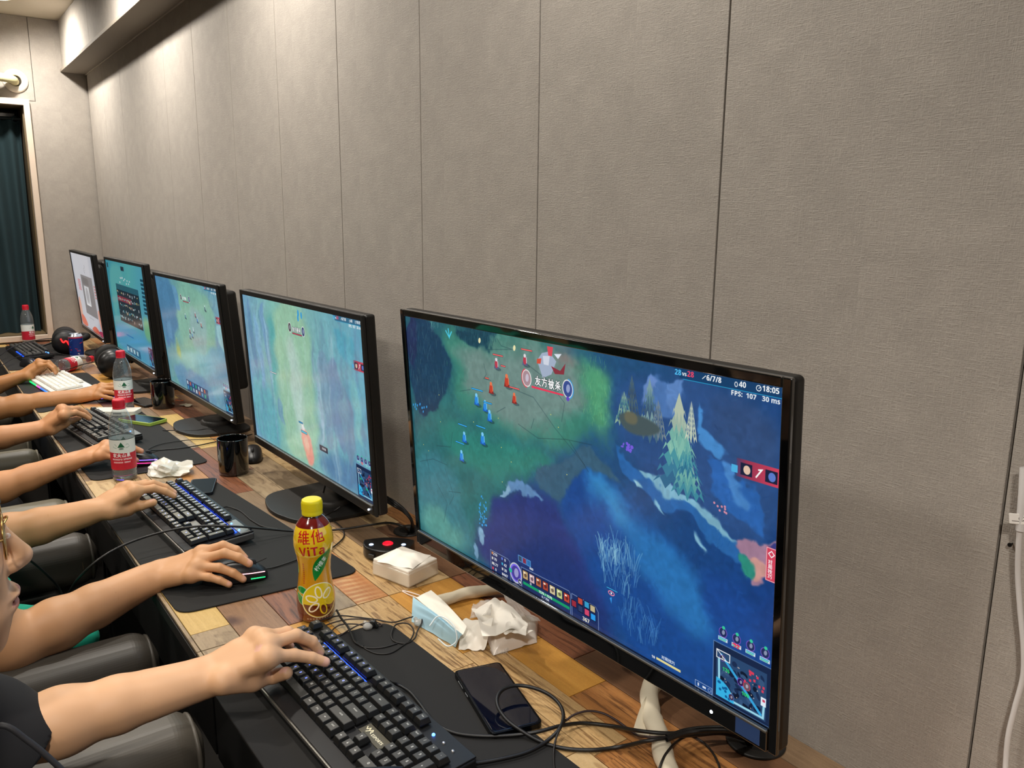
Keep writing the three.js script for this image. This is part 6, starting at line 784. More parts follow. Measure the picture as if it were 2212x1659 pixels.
const smin = (a, b, k) => { const h = Math.max(k - Math.abs(a - b), 0) / k; return Math.min(a, b) - h * h * k * 0.25; };
function bone(a, b, ra, rb) {   // tapered capsule
  const bx = b[0] - a[0], by = b[1] - a[1], bz = b[2] - a[2], L2 = bx * bx + by * by + bz * bz || 1e-9;
  return (x, y, z) => { const px = x - a[0], py = y - a[1], pz = z - a[2], t = clamp((px * bx + py * by + pz * bz) / L2), dx = px - bx * t, dy = py - by * t, dz = pz - bz * t; return Math.sqrt(dx * dx + dy * dy + dz * dz) - (ra + (rb - ra) * t); };
}
const ell = (c, r) => (x, y, z) => { const dx = (x - c[0]) / r[0], dy = (y - c[1]) / r[1], dz = (z - c[2]) / r[2], k = Math.sqrt(dx * dx + dy * dy + dz * dz); return (k - 1) * Math.min(r[0], r[1], r[2]); };
const lerp3 = (a, b, t) => [0, 1, 2].map((i) => a[i] + (b[i] - a[i]) * t), add3 = (a, b, s = 1) => a.map((v, i) => v + b[i] * s), sub3 = (a, b) => a.map((v, i) => v - b[i]), len3 = (a) => Math.hypot(...a), nrm3 = (a) => { const l = len3(a) || 1; return a.map((v) => v / l); }, cross3 = (a, b) => [a[1] * b[2] - a[2] * b[1], a[2] * b[0] - a[0] * b[2], a[0] * b[1] - a[1] * b[0]];
function armGeometry(J, elbow, shoulder, cell, fat = 1, skin, nail) {
  const w = J[0], fingers = [0, 1, 2, 3, 4].map((f) => J.slice(1 + 4 * f, 5 + 4 * f)), side = nrm3(sub3(fingers[1][0], fingers[4][0])), axis = nrm3(sub3(fingers[2][0], w)), up = nrm3(cross3(axis, side)), back = up[1] < 0 ? up.map((v) => -v) : up;
  // palm: fans from the wrist to the knuckles, with the thumb's ball and the heel of the hand
  const palm = [];
  for (let f = 1; f < 5; f++) palm.push(bone(add3(w, side, (2.5 - f) * 0.009), add3(fingers[f][0], back, -0.003), 0.0165, f === 4 ? 0.0115 : 0.0128));
  for (let f = 1; f < 4; f++) palm.push(bone(add3(fingers[f][0], back, -0.003), add3(fingers[f + 1][0], back, -0.003), 0.0115, 0.011));
  palm.push(bone(add3(fingers[0][0], back, -0.002), add3(fingers[0][1], back, -0.002), 0.0185, 0.0135)); palm.push(bone(fingers[0][1], add3(fingers[1][0], back, -0.006), 0.010, 0.010)); palm.push(bone(add3(w, side, -0.012), lerp3(w, fingers[4][0], 0.6), 0.0165, 0.015));
  // wrist and forearm, flattened at the wrist
  const dirF = nrm3(sub3(elbow, w)), mid = lerp3(w, elbow, 0.45), m2 = lerp3(w, elbow, 0.72);
  for (const s of [-1, 1]) palm.push(bone(add3(w, side, s * 0.0095 ), add3(lerp3(w, elbow, 0.28), side, s * 0.008), 0.0195 * fat, 0.0235 * fat));
  const fore = [bone(lerp3(w, elbow, 0.1), mid, 0.0235 * fat, 0.0345 * fat), bone(mid, m2, 0.0345 * fat, 0.0415 * fat), bone(m2, elbow, 0.0415 * fat, 0.0405 * fat), bone(elbow, lerp3(elbow, shoulder, 0.5), 0.041 * fat, 0.046 * fat), bone(lerp3(elbow, shoulder, 0.5), shoulder, 0.046 * fat, 0.054 * fat)];
  const R0 = [[0.0125, 0.0115, 0.0108, 0.0092], [0.0098, 0.0089, 0.0082, 0.0072], [0.0099, 0.009, 0.0083, 0.0074], [0.0096, 0.0086, 0.0079, 0.007], [0.0086, 0.0077, 0.007, 0.0063]];
  const fb = fingers.map((ch, f) => [0, 1, 2].map((i) => bone(ch[i], ch[i + 1], R0[f][i] * (i ? 1.03 : 1), R0[f][i + 1])));
  const kn = fingers.slice(1).map((ch) => ell(add3(ch[0], back, 0.0022), [0.0082, 0.0082, 0.0082]));
  const cen = fingers.map((ch) => { const c = lerp3(ch[0], ch[3], 0.5); return [c, len3(sub3(ch[0], ch[3])) * 0.6 + 0.04]; });
  const hc = lerp3(w, fingers[2][0], 0.6), hr = 0.16;
  const field = (x, y, z) => {
    let d = 1; const near = Math.hypot(x - hc[0], y - hc[1], z - hc[2]) < hr;
    let fo = fore[0](x, y, z); for (let i = 1; i < fore.length; i++) fo = smin(fo, fore[i](x, y, z), 0.02);
    if (!near) return fo;
    let pl = palm[0](x, y, z); for (let i = 1; i < palm.length; i++) pl = smin(pl, palm[i](x, y, z), 0.011);
    pl = smin(pl, fo, 0.022); for (const k of kn) pl = smin(pl, k(x, y, z), 0.012); d = pl;
    for (let f = 0; f < 5; f++) { const [c, r] = cen[f]; if (Math.abs(x - c[0]) > r || Math.abs(y - c[1]) > r || Math.abs(z - c[2]) > r) continue; let q = fb[f][0](x, y, z); q = smin(q, fb[f][1](x, y, z), 0.0035); q = smin(q, fb[f][2](x, y, z), 0.003); d = Math.min(d, smin(pl, q, f ? 0.009 : 0.012)); }
    return d;
  };
  const all = [...J, elbow, shoulder], lo = [0, 1, 2].map((i) => Math.min(...all.map((p) => p[i])) - 0.07), hi = [0, 1, 2].map((i) => Math.max(...all.map((p) => p[i])) + 0.07);
  // the hand and wrist on a fine grid, the rest of the arm on a coarser one that meets it in a shared plane just above the wrist
  const hand = J.slice(), cut = add3(w, dirF, 0.075), side2 = (x, y, z) => (x - cut[0]) * dirF[0] + (y - cut[1]) * dirF[1] + (z - cut[2]) * dirF[2];
  const hp = [...hand, cut], hlo = [0, 1, 2].map((i) => Math.min(...hp.map((p) => p[i])) - 0.045), hhi = [0, 1, 2].map((i) => Math.max(...hp.map((p) => p[i])) + 0.045);
  const gh = meshField((x, y, z) => Math.max(field(x, y, z), side2(x, y, z) - 0.012), hlo, hhi, cell), ga = meshField((x, y, z) => Math.max(field(x, y, z), -side2(x, y, z)), lo, hi, cell * 1.9);
  const tint = (g) => { const p = g.attributes.position, c = new Float32Array(p.count * 3); for (let i = 0; i < p.count; i++) { const x = p.getX(i), y = p.getY(i), z = p.getZ(i), n = 0.97 + 0.06 * noise2(x * 60 + z * 40, y * 60 + z * 21); let k = skin; for (let f = 0; f < 5; f++) { const tip = fingers[f][3], dp = fingers[f][2], ax = nrm3(sub3(tip, dp)), nb = nrm3(sub3(back, ax.map((v) => v * (back[0] * ax[0] + back[1] * ax[1] + back[2] * ax[2])))), c0 = add3(add3(tip, ax, 0.0005), nb, f ? 0.0068 : 0.0085), dx = [x - c0[0], y - c0[1], z - c0[2]], la = dx[0] * ax[0] + dx[1] * ax[1] + dx[2] * ax[2], lb = dx[0] * nb[0] + dx[1] * nb[1] + dx[2] * nb[2], ls = Math.sqrt(Math.max(0, dx[0] ** 2 + dx[1] ** 2 + dx[2] ** 2 - la * la - lb * lb)); if (Math.abs(la) < 0.0062 && ls < 0.005 && lb > -0.003) k = nail; } c[3 * i] = k[0] * n; c[3 * i + 1] = k[1] * n; c[3 * i + 2] = k[2] * n; } g.setAttribute('color', new THREE.BufferAttribute(c, 3)); return g.toNonIndexed(); };
  return [tint(gh), tint(ga)];
}
// head in its own frame: +z is forwards, origin between the ears
function headField() {
  const parts = [[ell([0, 0.038, -0.012], [0.076, 0.094, 0.096]), 0], [ell([0, -0.022, 0.03], [0.062, 0.08, 0.062]), 0.03], [ell([0, -0.07, 0.042], [0.044, 0.034, 0.042]), 0.028], [ell([0, -0.098, 0.073], [0.018, 0.015, 0.014]), 0.022], [ell([0, 0.036, 0.076], [0.05, 0.012, 0.014]), 0.016], [ell([0.036, -0.016, 0.07], [0.022, 0.018, 0.016]), 0.02], [ell([-0.036, -0.016, 0.07], [0.022, 0.018, 0.016]), 0.02], [ell([0, -0.058, 0.083], [0.03, 0.022, 0.012]), 0.016]];
  const nose = [bone([0, 0.02, 0.09], [0, -0.009, 0.1085], 0.0078, 0.0098), ell([0, -0.0125, 0.1065], [0.0105, 0.0095, 0.0098]), ell([0.0105, -0.017, 0.0985], [0.0075, 0.0068, 0.0085]), ell([-0.0105, -0.017, 0.0985], [0.0075, 0.0068, 0.0085])];
  const lips = [ell([0, -0.0475, 0.0955], [0.021, 0.0058, 0.0098]), ell([0, -0.0605, 0.0935], [0.019, 0.0066, 0.0098])], seam = bone([-0.022, -0.0542, 0.096], [0.022, -0.0542, 0.096], 0.0018, 0.0018), gap = bone([-0.012, -0.0542, 0.105], [0.012, -0.0542, 0.105], 0.0028, 0.0028);
  const eyes = [ell([0.032, 0.014, 0.076], [0.0135, 0.0105, 0.0115]), ell([-0.032, 0.014, 0.076], [0.0135, 0.0105, 0.0115])], sock = [ell([0.032, 0.016, 0.097], [0.018, 0.012, 0.014]), ell([-0.032, 0.016, 0.097], [0.018, 0.012, 0.014])];
  const ears = [ell([0.079, 0.0, -0.008], [0.011, 0.031, 0.02]), ell([-0.079, 0.0, -0.008], [0.011, 0.031, 0.02])], nost = [ell([0.0065, -0.0225, 0.1015], [0.003, 0.004, 0.0042]), ell([-0.0065, -0.0225, 0.1015], [0.003, 0.004, 0.0042])];
  const neck = bone([0, -0.06, -0.02], [0, -0.2, -0.075], 0.054, 0.062);
  return (x, y, z) => { let d = parts[0][0](x, y, z); for (let i = 1; i < parts.length; i++) d = smin(d, parts[i][0](x, y, z), parts[i][1]); for (const s of sock) d = -smin(-d, s(x, y, z), 0.012); for (const e of eyes) d = smin(d, e(x, y, z), 0.004); for (const n of nose) d = smin(d, n(x, y, z), 0.008); for (const l of lips) d = smin(d, l(x, y, z), 0.005); d = Math.max(d, -Math.min(seam(x, y, z), gap(x, y, z))); for (const n of nost) d = -smin(-d, n(x, y, z), 0.002); for (const e of ears) d = smin(d, e(x, y, z), 0.008); return smin(d, neck(x, y, z), 0.035); };
}
const headF = headField(), headFine = meshField(headF, [-0.1, -0.2, -0.14], [0.1, 0.15, 0.13], 0.0032);
const hairGeo = meshField((x, y, z) => { const cap = ell([0, 0.044, -0.014], [0.087, 0.104, 0.107])(x, y, z) + 0.006 * (noise2(x * 90 + z * 30, y * 60) - 0.5); const face = ell([0, -0.07, 0.12], [0.075, 0.118, 0.09])(x, y, z); return Math.max(cap, -face, -(y + 0.055 + z * 0.35)); }, [-0.11, -0.12, -0.14], [0.11, 0.17, 0.13], 0.006);
const skinMat = (rough = 0.5) => phys({ color: 0xffffff, vertexColors: true, roughness: rough });
const lin = (hex) => { const c = new THREE.Color(hex); return [c.r, c.g, c.b]; };
function person(label, o) {
  const { cx, skin: sk, L, R, head, shirtHex, lean = 0, torso } = o, root = thing('person', label, 'person', [0, 0, 0]);
  const skin = lin(sk), nail = lin(o.nail), list = [];
  for (const [J, el, sh] of [L, R]) if (J) list.push(...armGeometry(J, el, sh, o.cell, o.fat || 1, skin, nail));
  const hm = new THREE.Matrix4().makeTranslation(...head.at).multiply(new THREE.Matrix4().makeRotationY(Math.PI + (head.yaw || 0))).multiply(new THREE.Matrix4().makeRotationX(head.pitch || 0));
  { const g = headFine.clone(), p = g.attributes.position, c = new Float32Array(p.count * 3), lip = lin(o.lip || 0xb8705e); for (let i = 0; i < p.count; i++) { const x = p.getX(i), y = p.getY(i), z = p.getZ(i), isLip = z > 0.088 && Math.abs(x) < 0.021 && y < -0.0425 && y > -0.0665 && Math.abs(y + 0.0545) < 0.0125 - Math.abs(x) * 0.42, n = 0.97 + 0.06 * noise2(x * 80 + 9, y * 80 + z * 50); const k = isLip ? lip : skin; c[3 * i] = k[0] * n; c[3 * i + 1] = k[1] * n; c[3 * i + 2] = k[2] * n; } g.setAttribute('color', new THREE.BufferAttribute(c, 3)); list.push(g.toNonIndexed().applyMatrix4(hm)); }
  mesh('body', mergeGeometries(list), skinMat(), root);
  mesh('hair', hairGeo.clone().applyMatrix4(hm), std(0x15110e, 0.6), root);
  // clothes
  const shL = L[2], shR = R[2], hip = torso.hip, chest = torso.chest, sd = [bone(hip, chest, 0.135, 0.13), bone(add3(shL, [0.03, -0.01, 0.0]), add3(shR, [-0.03, -0.01, 0.0]), 0.066, 0.066), bone(add3(chest, [-0.06, 0, 0]), add3(chest, [0.06, 0, 0]), 0.125, 0.125), ...(torso.extra || []).map(([a, b, r0, r1]) => bone(a, b, r0, r1))];
  const sleeves = [L, R].map(([J, el, sh, hem]) => { const d = nrm3(sub3(el, sh)), h = add3(sh, d, hem); const cone = bone(sh, add3(sh, d, Math.max(hem, 0.05) + 0.12), 0.064, 0.07); const full = len3(sub3(el, sh)); const past = hem > full - 0.005 ? bone(el, add3(el, nrm3(sub3(J ? J[0] : el, el)), hem - full + 0.12), 0.062, 0.058) : null; const d2 = J ? nrm3(sub3(J[0], el)) : d, h2 = add3(el, d2, Math.max(0, hem - full)); return past ? (x, y, z) => Math.min(Math.max(cone(x, y, z), (x - add3(sh, d, full)[0]) * d[0] + (y - add3(sh, d, full)[1]) * d[1] + (z - add3(sh, d, full)[2]) * d[2] - 0.02), smax(past(x, y, z), (x - h2[0]) * d2[0] + (y - h2[1]) * d2[1] + (z - h2[2]) * d2[2], 0.006)) : (x, y, z) => smax(cone(x, y, z), (x - h[0]) * d[0] + (y - h[1]) * d[1] + (z - h[2]) * d[2], 0.006); });
  const sf = (x, y, z) => { let d = sd[0](x, y, z); for (let i = 1; i < sd.length; i++) d = smin(d, sd[i](x, y, z), 0.05); for (const s of sleeves) d = smin(d, s(x, y, z), 0.025); d += 0.006 * Math.sin(x * 42 + y * 26) * Math.sin(y * 31 + z * 36); return Math.max(d, hip[1] - 0.1 - y); };
  const pts = [shL, shR, hip, chest, L[1], R[1], ...(torso.extra || []).flatMap((e) => [e[0], e[1]])], lo = [0, 1, 2].map((i) => Math.min(...pts.map((p) => p[i])) - 0.17), hi = [0, 1, 2].map((i) => Math.max(...pts.map((p) => p[i])) + 0.17);
  mesh('shirt', meshField(sf, lo, hi, o.shirtCell || 0.01), std(shirtHex, 0.9), root);
  const kneeZ = 0.78, legs = [-1, 1].flatMap((s) => [bone([hip[0] + s * 0.09, hip[1] - 0.03, hip[2]], [hip[0] + s * 0.12, 0.55, kneeZ], 0.088, 0.066), bone([hip[0] + s * 0.12, 0.55, kneeZ], [hip[0] + s * 0.11, 0.1, kneeZ + 0.05], 0.062, 0.045)]);
  mesh('trousers', meshField((x, y, z) => { let d = bone(add3(hip, [-0.06, -0.03, 0]), add3(hip, [0.06, -0.03, 0]), 0.12, 0.12)(x, y, z); for (const l of legs) d = smin(d, l(x, y, z), 0.04); return d; }, [hip[0] - 0.26, 0.02, kneeZ - 0.1], [hip[0] + 0.26, hip[1] + 0.12, hip[2] + 0.15], 0.014), std(o.trousers || 0x1d222c, 0.85), root);
  for (const s of [-1, 1]) { const g = new THREE.SphereGeometry(1, 20, 14); g.scale(0.048, 0.052, 0.125); const p = g.attributes.position; for (let i = 0; i < p.count; i++) if (p.getY(i) < 0) p.setY(i, p.getY(i) * 0.25); g.computeVertexNormals(); mesh('shoe', g, std(0x222020, 0.6), root, [hip[0] + s * 0.11, 0.016, kneeZ]); }
  return root;
}
const elbowAL = [-1.118, 0.797, 0.892];
person('person in a black shirt and round glasses leaning over the keyboard with the gold plate', { cx: -0.92, skin: 0xdfae84, nail: 0xe4b09a, lip: 0xc07a68, cell: 0.0026, shirtCell: 0.005, shirtHex: 0x17171a, trousers: 0x1a1a1c,
  L: [HANDS.AL, elbowAL, [-1.10, 1.0, 1.085], 0.297], R: [HANDS.BR.map(([x, y, z]) => [x + 0.93, y, z + 0.05]), [-0.60, 0.80, 0.895], [-0.76, 1.0, 1.06], 0.29],
  head: { at: [-0.94, 1.116, 0.962], yaw: -0.02, pitch: 0.02 }, torso: { hip: [-0.93, 0.58, 1.3], chest: [-0.93, 0.92, 1.14] } });
person('person in a teal green shirt using the blue lit keyboard', { cx: -1.78, skin: 0xcf9a6e, nail: 0xd8a288, cell: 0.0028, fat: 1.08, shirtHex: 0x12a184, trousers: 0x15171c,
  L: [HANDS.BL, [-2.03, 0.745, 0.87], [-1.98, 0.98, 1.02], 0.2], R: [HANDS.BR, [-1.527, 0.724, 0.846], [-1.57, 0.97, 0.995], 0.2],
  head: { at: [-1.78, 1.17, 1.02] }, torso: { hip: [-1.78, 0.56, 1.22], chest: [-1.78, 0.86, 1.06], extra: [[[-1.75, 0.68, 0.96], [-1.70, 0.655, 0.82], 0.085, 0.05], [[-1.70, 0.655, 0.82], [-1.66, 0.638, 0.725], 0.05, 0.03]] } });
person('person at the grey capped keyboard with an arm behind the standing bottle', { cx: -2.68, skin: 0xc98f62, nail: 0xd09a7e, cell: 0.0034, fat: 0.95, shirtHex: 0x26262a, trousers: 0x16161a,
  L: [HANDS.CL, [-2.922, 0.752, 0.872], [-2.9, 0.99, 1.06], 0.16], R: [HANDS.CR, [-2.52, 0.705, 0.845], [-2.5, 0.97, 0.99], 0.16],
  head: { at: [-2.7, 1.17, 1.02] }, torso: { hip: [-2.7, 0.56, 1.25], chest: [-2.7, 0.87, 1.08] } });
person('person in blue trousers at the white keyboard', { cx: -3.6, skin: 0xb8804f, nail: 0xc08a68, cell: 0.0036, fat: 0.94, shirtHex: 0x2b2c30, trousers: 0x2a4a6a,
  L: [HANDS.DL, [-4.03, 0.70, 0.785], [-3.9, 0.96, 0.96], 0.16], R: [HANDS.DR, [-3.425, 0.758, 0.72], [-3.48, 0.97, 0.91], 0.16],
  head: { at: [-3.68, 1.16, 0.96] }, torso: { hip: [-3.7, 0.56, 1.2], chest: [-3.69, 0.86, 1.02] } });
{ // round wire glasses on the nearest face
  const o = thing('eyeglasses', 'round gold wire eyeglasses on the person in the black shirt', 'glasses', [-0.94, 1.116, 0.962], Math.PI - 0.02), gold = std(0xc8a060, 0.25, 0.95);
  for (const s of [-1, 1]) { mesh('rim', new THREE.TorusGeometry(0.0225, 0.0011, 8, 40), gold, o, [s * 0.033, 0.022, 0.094], [0, s * 0.06, 0]); mesh('lens', new THREE.CylinderGeometry(0.0218, 0.0218, 0.0012, 36).rotateX(Math.PI / 2), phys({ color: 0xffffff, roughness: 0.02, transmission: 1, thickness: 0, specularColor: new THREE.Color(0.8, 0.7, 1) }), o, [s * 0.033, 0.022, 0.094], [0, s * 0.06, 0]); mesh('temple_arm', tube([[s * 0.056, 0.026, 0.092], [s * 0.076, 0.026, 0.055], [s * 0.084, 0.014, -0.01], [s * 0.082, -0.01, -0.032]], 0.0012, 30, 6), gold, o); mesh('nose_pad', new THREE.SphereGeometry(0.003, 8, 6), phys({ color: 0xffffff, roughness: 0.2, transmission: 0.7, thickness: 0 }), o, [s * 0.01, 0.014, 0.098]); }
  mesh('bridge', tube([[-0.0105, 0.026, 0.095], [0, 0.031, 0.1], [0.0105, 0.026, 0.095]], 0.0011, 16, 6), gold, o);
}
// ---------- padded leather armchairs ----------
function armchair(label, cx, cz, hex) {
  const c = thing('armchair', label, 'armchair', [cx, 0, cz], 0, 'leather armchairs along the desks'), lt = std(hex, 0.45), dark = std(0x15140f, 0.6), seam = std(0x6b5a40, 0.7);
  const puff = (w, h, d, r, bulge, k) => { const g = new RoundedBoxGeometry(w, h, d, 8, r), p = g.attributes.position; for (let i = 0; i < p.count; i++) { const x = p.getX(i) / w * 2, y = p.getY(i) / h * 2, z = p.getZ(i) / d * 2, b = bulge * (1 - x * x * 0.7) * (1 - z * z * 0.7); p.setY(i, p.getY(i) + (y > 0 ? b : 0) + 0.003 * (noise2(x * 3 + k, z * 4) - 0.5)); } g.computeVertexNormals(); return g; };
  mesh('seat_cushion', puff(0.5, 0.14, 0.52, 0.05, 0.03, 1), lt, c, [0, 0.4, 0.05]);
  mesh('backrest', puff(0.52, 0.8, 0.14, 0.06, 0, 2), lt, c, [0, 0.82, 0.38], [0.22, 0, 0]);
  for (const s of [-1, 1]) {
    const a = mesh('armrest', puff(0.11, 0.115, 0.56, 0.045, 0.012, 3 + s), lt, c, [s * 0.3, 0.64, -0.02]);
    const fw = mesh('front_welt', new THREE.TorusGeometry(0.05, 0.004, 8, 30).scale(1, 1.05, 1), lt, c, [s * 0.3, 0.64, -0.285]), th = mesh('seam_thread', new THREE.TorusGeometry(0.0545, 0.0008, 6, 40).scale(1, 1.05, 1), seam, c, [s * 0.3, 0.64, -0.262]); sub(fw, a); sub(th, a);
    mesh('arm_panel', box(0.075, 0.45, 0.44, 0.02, 3), dark, c, [s * 0.3, 0.365, 0.0]);
  }
  mesh('base', merge([at(box(0.6, 0.05, 0.5, 0.01), 0, 0.115, 0.05), at(new THREE.CylinderGeometry(0.04, 0.05, 0.12, 20), 0, 0.06, 0.05), at(new THREE.CylinderGeometry(0.26, 0.27, 0.025, 36), 0, 0.014, 0.05)]), dark, c);
  return c;
}
armchair('grey leather armchair of the person in the black shirt', -0.89, 0.93, 0x57524a);
armchair('dark grey leather armchair of the person in teal green', -1.785, 0.925, 0x413d37);
armchair('grey leather armchair of the person at the grey capped keyboard', -2.68, 0.93, 0x676354);
armchair('grey leather armchair of the person at the white keyboard', -3.60, 0.93, 0x6a665a);
armchair('empty grey leather armchair by the window', -4.55, 0.95, 0x6a665a);
// ---------- cables and grommets ----------
const rubber = std(0x0e0d0d, 0.45), rubberThin = std(0x17120f, 0.5);
function grommet(label, u, v, r) {
  const p = onY(u, v, TOP), o = thing('cable_grommet', label, 'grommet', [p.x, TOP, p.z], 0, 'cable grommets in the desk tops');
  mesh('grommet_ring', lathe([[r * 0.62, 0.0008], [r * 0.62, 0.004], [r * 0.95, 0.0042], [r, 0.0025], [r, 0.0006]], 40), std(0x181716, 0.5), o); mesh('grommet_hole', new THREE.CylinderGeometry(r * 0.63, r * 0.63, 0.0008, 32), std(0x020202, 0.9), o, [0, 0.0014, 0]); return o;
}
grommet('round black cable grommet between the tissue pack and the wall', 882, 1148, 0.034);
grommet('round black cable grommet under the corner of the largest monitor', 1632, 1602, 0.04);
function cable(label, pts, r = 0.0024, mat = rubber, group = 'black cables on the desks', seg) {
  const q = pts.map(([u, v, h]) => onY(u, v, TOP + h)); return solo('cable', new THREE.TubeGeometry(curve(q), seg || pts.length * 14, r, 8, false), mat, label, 'cable', group);
}
cable('headset cable running from the grommet past the tea bottle over the blue lit keyboard', [[884, 1152, 0.002], [872, 1138, 0.03], [845, 1130, 0.034], [800, 1134, 0.016], [740, 1143, 0.006], [680, 1147, 0.008], [630, 1147, 0.012], [560, 1141, 0.03], [500, 1137, 0.046], [440, 1136, 0.05], [380, 1143, 0.048], [320, 1158, 0.044], [262, 1180, 0.04], [214, 1208, 0.03], [175, 1243, 0.0], [152, 1275, -0.05], [142, 1300, -0.09]], 0.0025);
cable('headset cable hanging behind the face with the round glasses', [[142, 1300, -0.09], [128, 1272, -0.06], [105, 1245, -0.02], [75, 1218, 0.02], [40, 1195, 0.06], [10, 1182, 0.1]], 0.0024);
cable('mouse cable leaving the mouse beside the tea bottle', [[552, 1231, 0.012], [585, 1227, 0.006], [622, 1216, 0.006], [655, 1204, 0.006], [705, 1190, 0.0045], [732, 1172, 0.0035], [743, 1158, 0.003], [738, 1140, 0.003], [716, 1122, 0.003], [700, 1112, 0.004]], 0.0016, rubberThin);
cable('monitor power cable behind the tea bottle', [[703, 1048, 0.05], [696, 1072, 0.02], [688, 1092, 0.011], [700, 1114, 0.011], [720, 1105, 0.011], [735, 1095, 0.02]], 0.002, rubberThin);
for (const [i, d] of [[0, 0], [1, 5], [2, 10]]) cable('cable running from the pale teal monitor down into the grommet', [[832, 1072 + d, 0.08 - i * 0.01], [852, 1084 + d, 0.075], [872, 1100 + d * 0.6, 0.06], [888, 1122 + d * 0.3, 0.04], [893 - i * 3, 1150, 0.002]], 0.0034 - i * 0.0005, rubber, 'cables into the tissue side grommet');
cable('keyboard cable curling from the gold plated keyboard to the corner grommet', [[843, 1474, 0.02], [858, 1478, 0.012], [882, 1492, 0.007], [905, 1518, 0.006], [925, 1545, 0.006], [948, 1568, 0.006], [985, 1584, 0.006], [1040, 1590, 0.007], [1110, 1588, 0.0075], [1165, 1580, 0.012], [1210, 1568, 0.013], [1262, 1562, 0.005], [1320, 1568, 0.005], [1390, 1580, 0.03], [1450, 1584, 0.031], [1505, 1576, 0.02], [1565, 1573, 0.02], [1600, 1580, 0.02], [1614, 1604, 0.004]], 0.0026);
cable('black cable looping over the large black phone', [[700, 1668, 0.05], [820, 1661, 0.045], [930, 1658, 0.02], [1020, 1650, 0.009], [1090, 1638, 0.008], [1140, 1624, 0.008], [1180, 1602, 0.009], [1208, 1575, 0.016], [1217, 1545, 0.02], [1206, 1518, 0.022], [1180, 1497, 0.024], [1145, 1484, 0.028], [1112, 1481, 0.03], [1086, 1490, 0.03], [1074, 1508, 0.028], [1077, 1530, 0.024], [1096, 1556, 0.018], [1128, 1580, 0.012], [1168, 1602, 0.006], [1215, 1616, 0.004], [1280, 1620, 0.004], [1340, 1613, 0.006], [1400, 1600, 0.034], [1450, 1592, 0.034], [1510, 1586, 0.02], [1570, 1582, 0.016], [1605, 1592, 0.012], [1618, 1606, 0.003]], 0.0027);
cable('thin black cable running down past the edge of the mouse pad', [[1222, 1555, 0.012], [1210, 1575, 0.017], [1202, 1592, 0.014], [1197, 1615, 0.007], [1196, 1640, 0.004], [1200, 1680, 0.004]], 0.0015, rubberThin);
cable('thin purple brown cable arching over the planks under the largest monitor', [[1222, 1557, 0.01], [1240, 1544, 0.014], [1270, 1536, 0.016], [1300, 1540, 0.014], [1330, 1555, 0.009], [1355, 1573, 0.004], [1375, 1587, 0.004], [1400, 1592, 0.028], [1440, 1592, 0.028], [1500, 1590, 0.012], [1560, 1586, 0.012], [1608, 1598, 0.006]], 0.0016, std(0x2c1c20, 0.5));
cable('thin black cable dropping off beside the wrapped stand foot', [[1490, 1586, 0.012], [1468, 1598, 0.012], [1448, 1616, 0.026], [1434, 1636, 0.026], [1424, 1662, 0.02], [1420, 1690, 0.01]], 0.0018, rubberThin);
cable('thin black cable curving away from the wrapped stand foot', [[1470, 1588, 0.016], [1498, 1592, 0.01], [1520, 1604, 0.005], [1538, 1624, 0.003], [1552, 1650, 0.003], [1560, 1680, 0.003]], 0.0015, rubberThin);
for (const d of [0, 6]) cable('cable bending into the corner grommet', [[1440, 1592 + d, 0.036], [1480, 1578 + d, 0.034], [1530, 1572 + d, 0.036], [1580, 1574 + d, 0.036], [1608, 1588 + d * 0.5, 0.022], [1624 - d, 1606, 0.002]], 0.003, rubber, 'cables into the corner grommet');
cable('keyboard cable lying on the pad behind the blue lit keyboard', [[474, 1099, 0.02], [492, 1095, 0.009], [515, 1102, 0.005], [545, 1125, 0.005], [570, 1138, 0.005], [600, 1143, 0.005]], 0.0016, rubberThin);
cable('mouse cable running from the violet lit mouse to the mug', [[314, 974, 0.012], [345, 972, 0.006], [390, 968, 0.006], [430, 962, 0.005], [468, 954, 0.004], [500, 950, 0.01], [545, 938, 0.02]], 0.0018);
cable('cable lying over the base of the green and blue game monitor', [[352, 930, 0.004], [390, 930, 0.01], [425, 929, 0.0115], [450, 926, 0.0115], [468, 930, 0.012], [476, 940, 0.006], [492, 948, 0.004], [530, 952, 0.004]], 0.0016, rubberThin);
cable('cable curving from the pad edge towards the mug', [[305, 988, 0.006], [318, 972, 0.006], [345, 960, 0.006], [385, 953, 0.006], [430, 949, 0.004], [500, 948, 0.004]], 0.0013, rubberThin);
cable('black cable crossing the desk edge below the violet lit mouse', [[60, 1032, -0.04], [100, 1008, -0.02], [140, 990, 0.006], [170, 979, 0.005], [200, 978, 0.005]], 0.002);
cable('headset cable arching above the window keyboard', [[0, 768, 0.03], [25, 751, 0.05], [60, 739, 0.07], [90, 733, 0.08], [118, 731, 0.06]], 0.0022);
cable('headset cable arching across the window mouse pad', [[0, 792, 0.02], [30, 774, 0.03], [70, 763, 0.03], [110, 762, 0.02], [150, 768, 0.006], [185, 775, 0.004]], 0.002);
cable('headset cable crossing in front of the lying bottle', [[126, 802, 0.004], [150, 797, 0.03], [180, 787, 0.066], [205, 782, 0.062], [224, 781, 0.03]], 0.002);
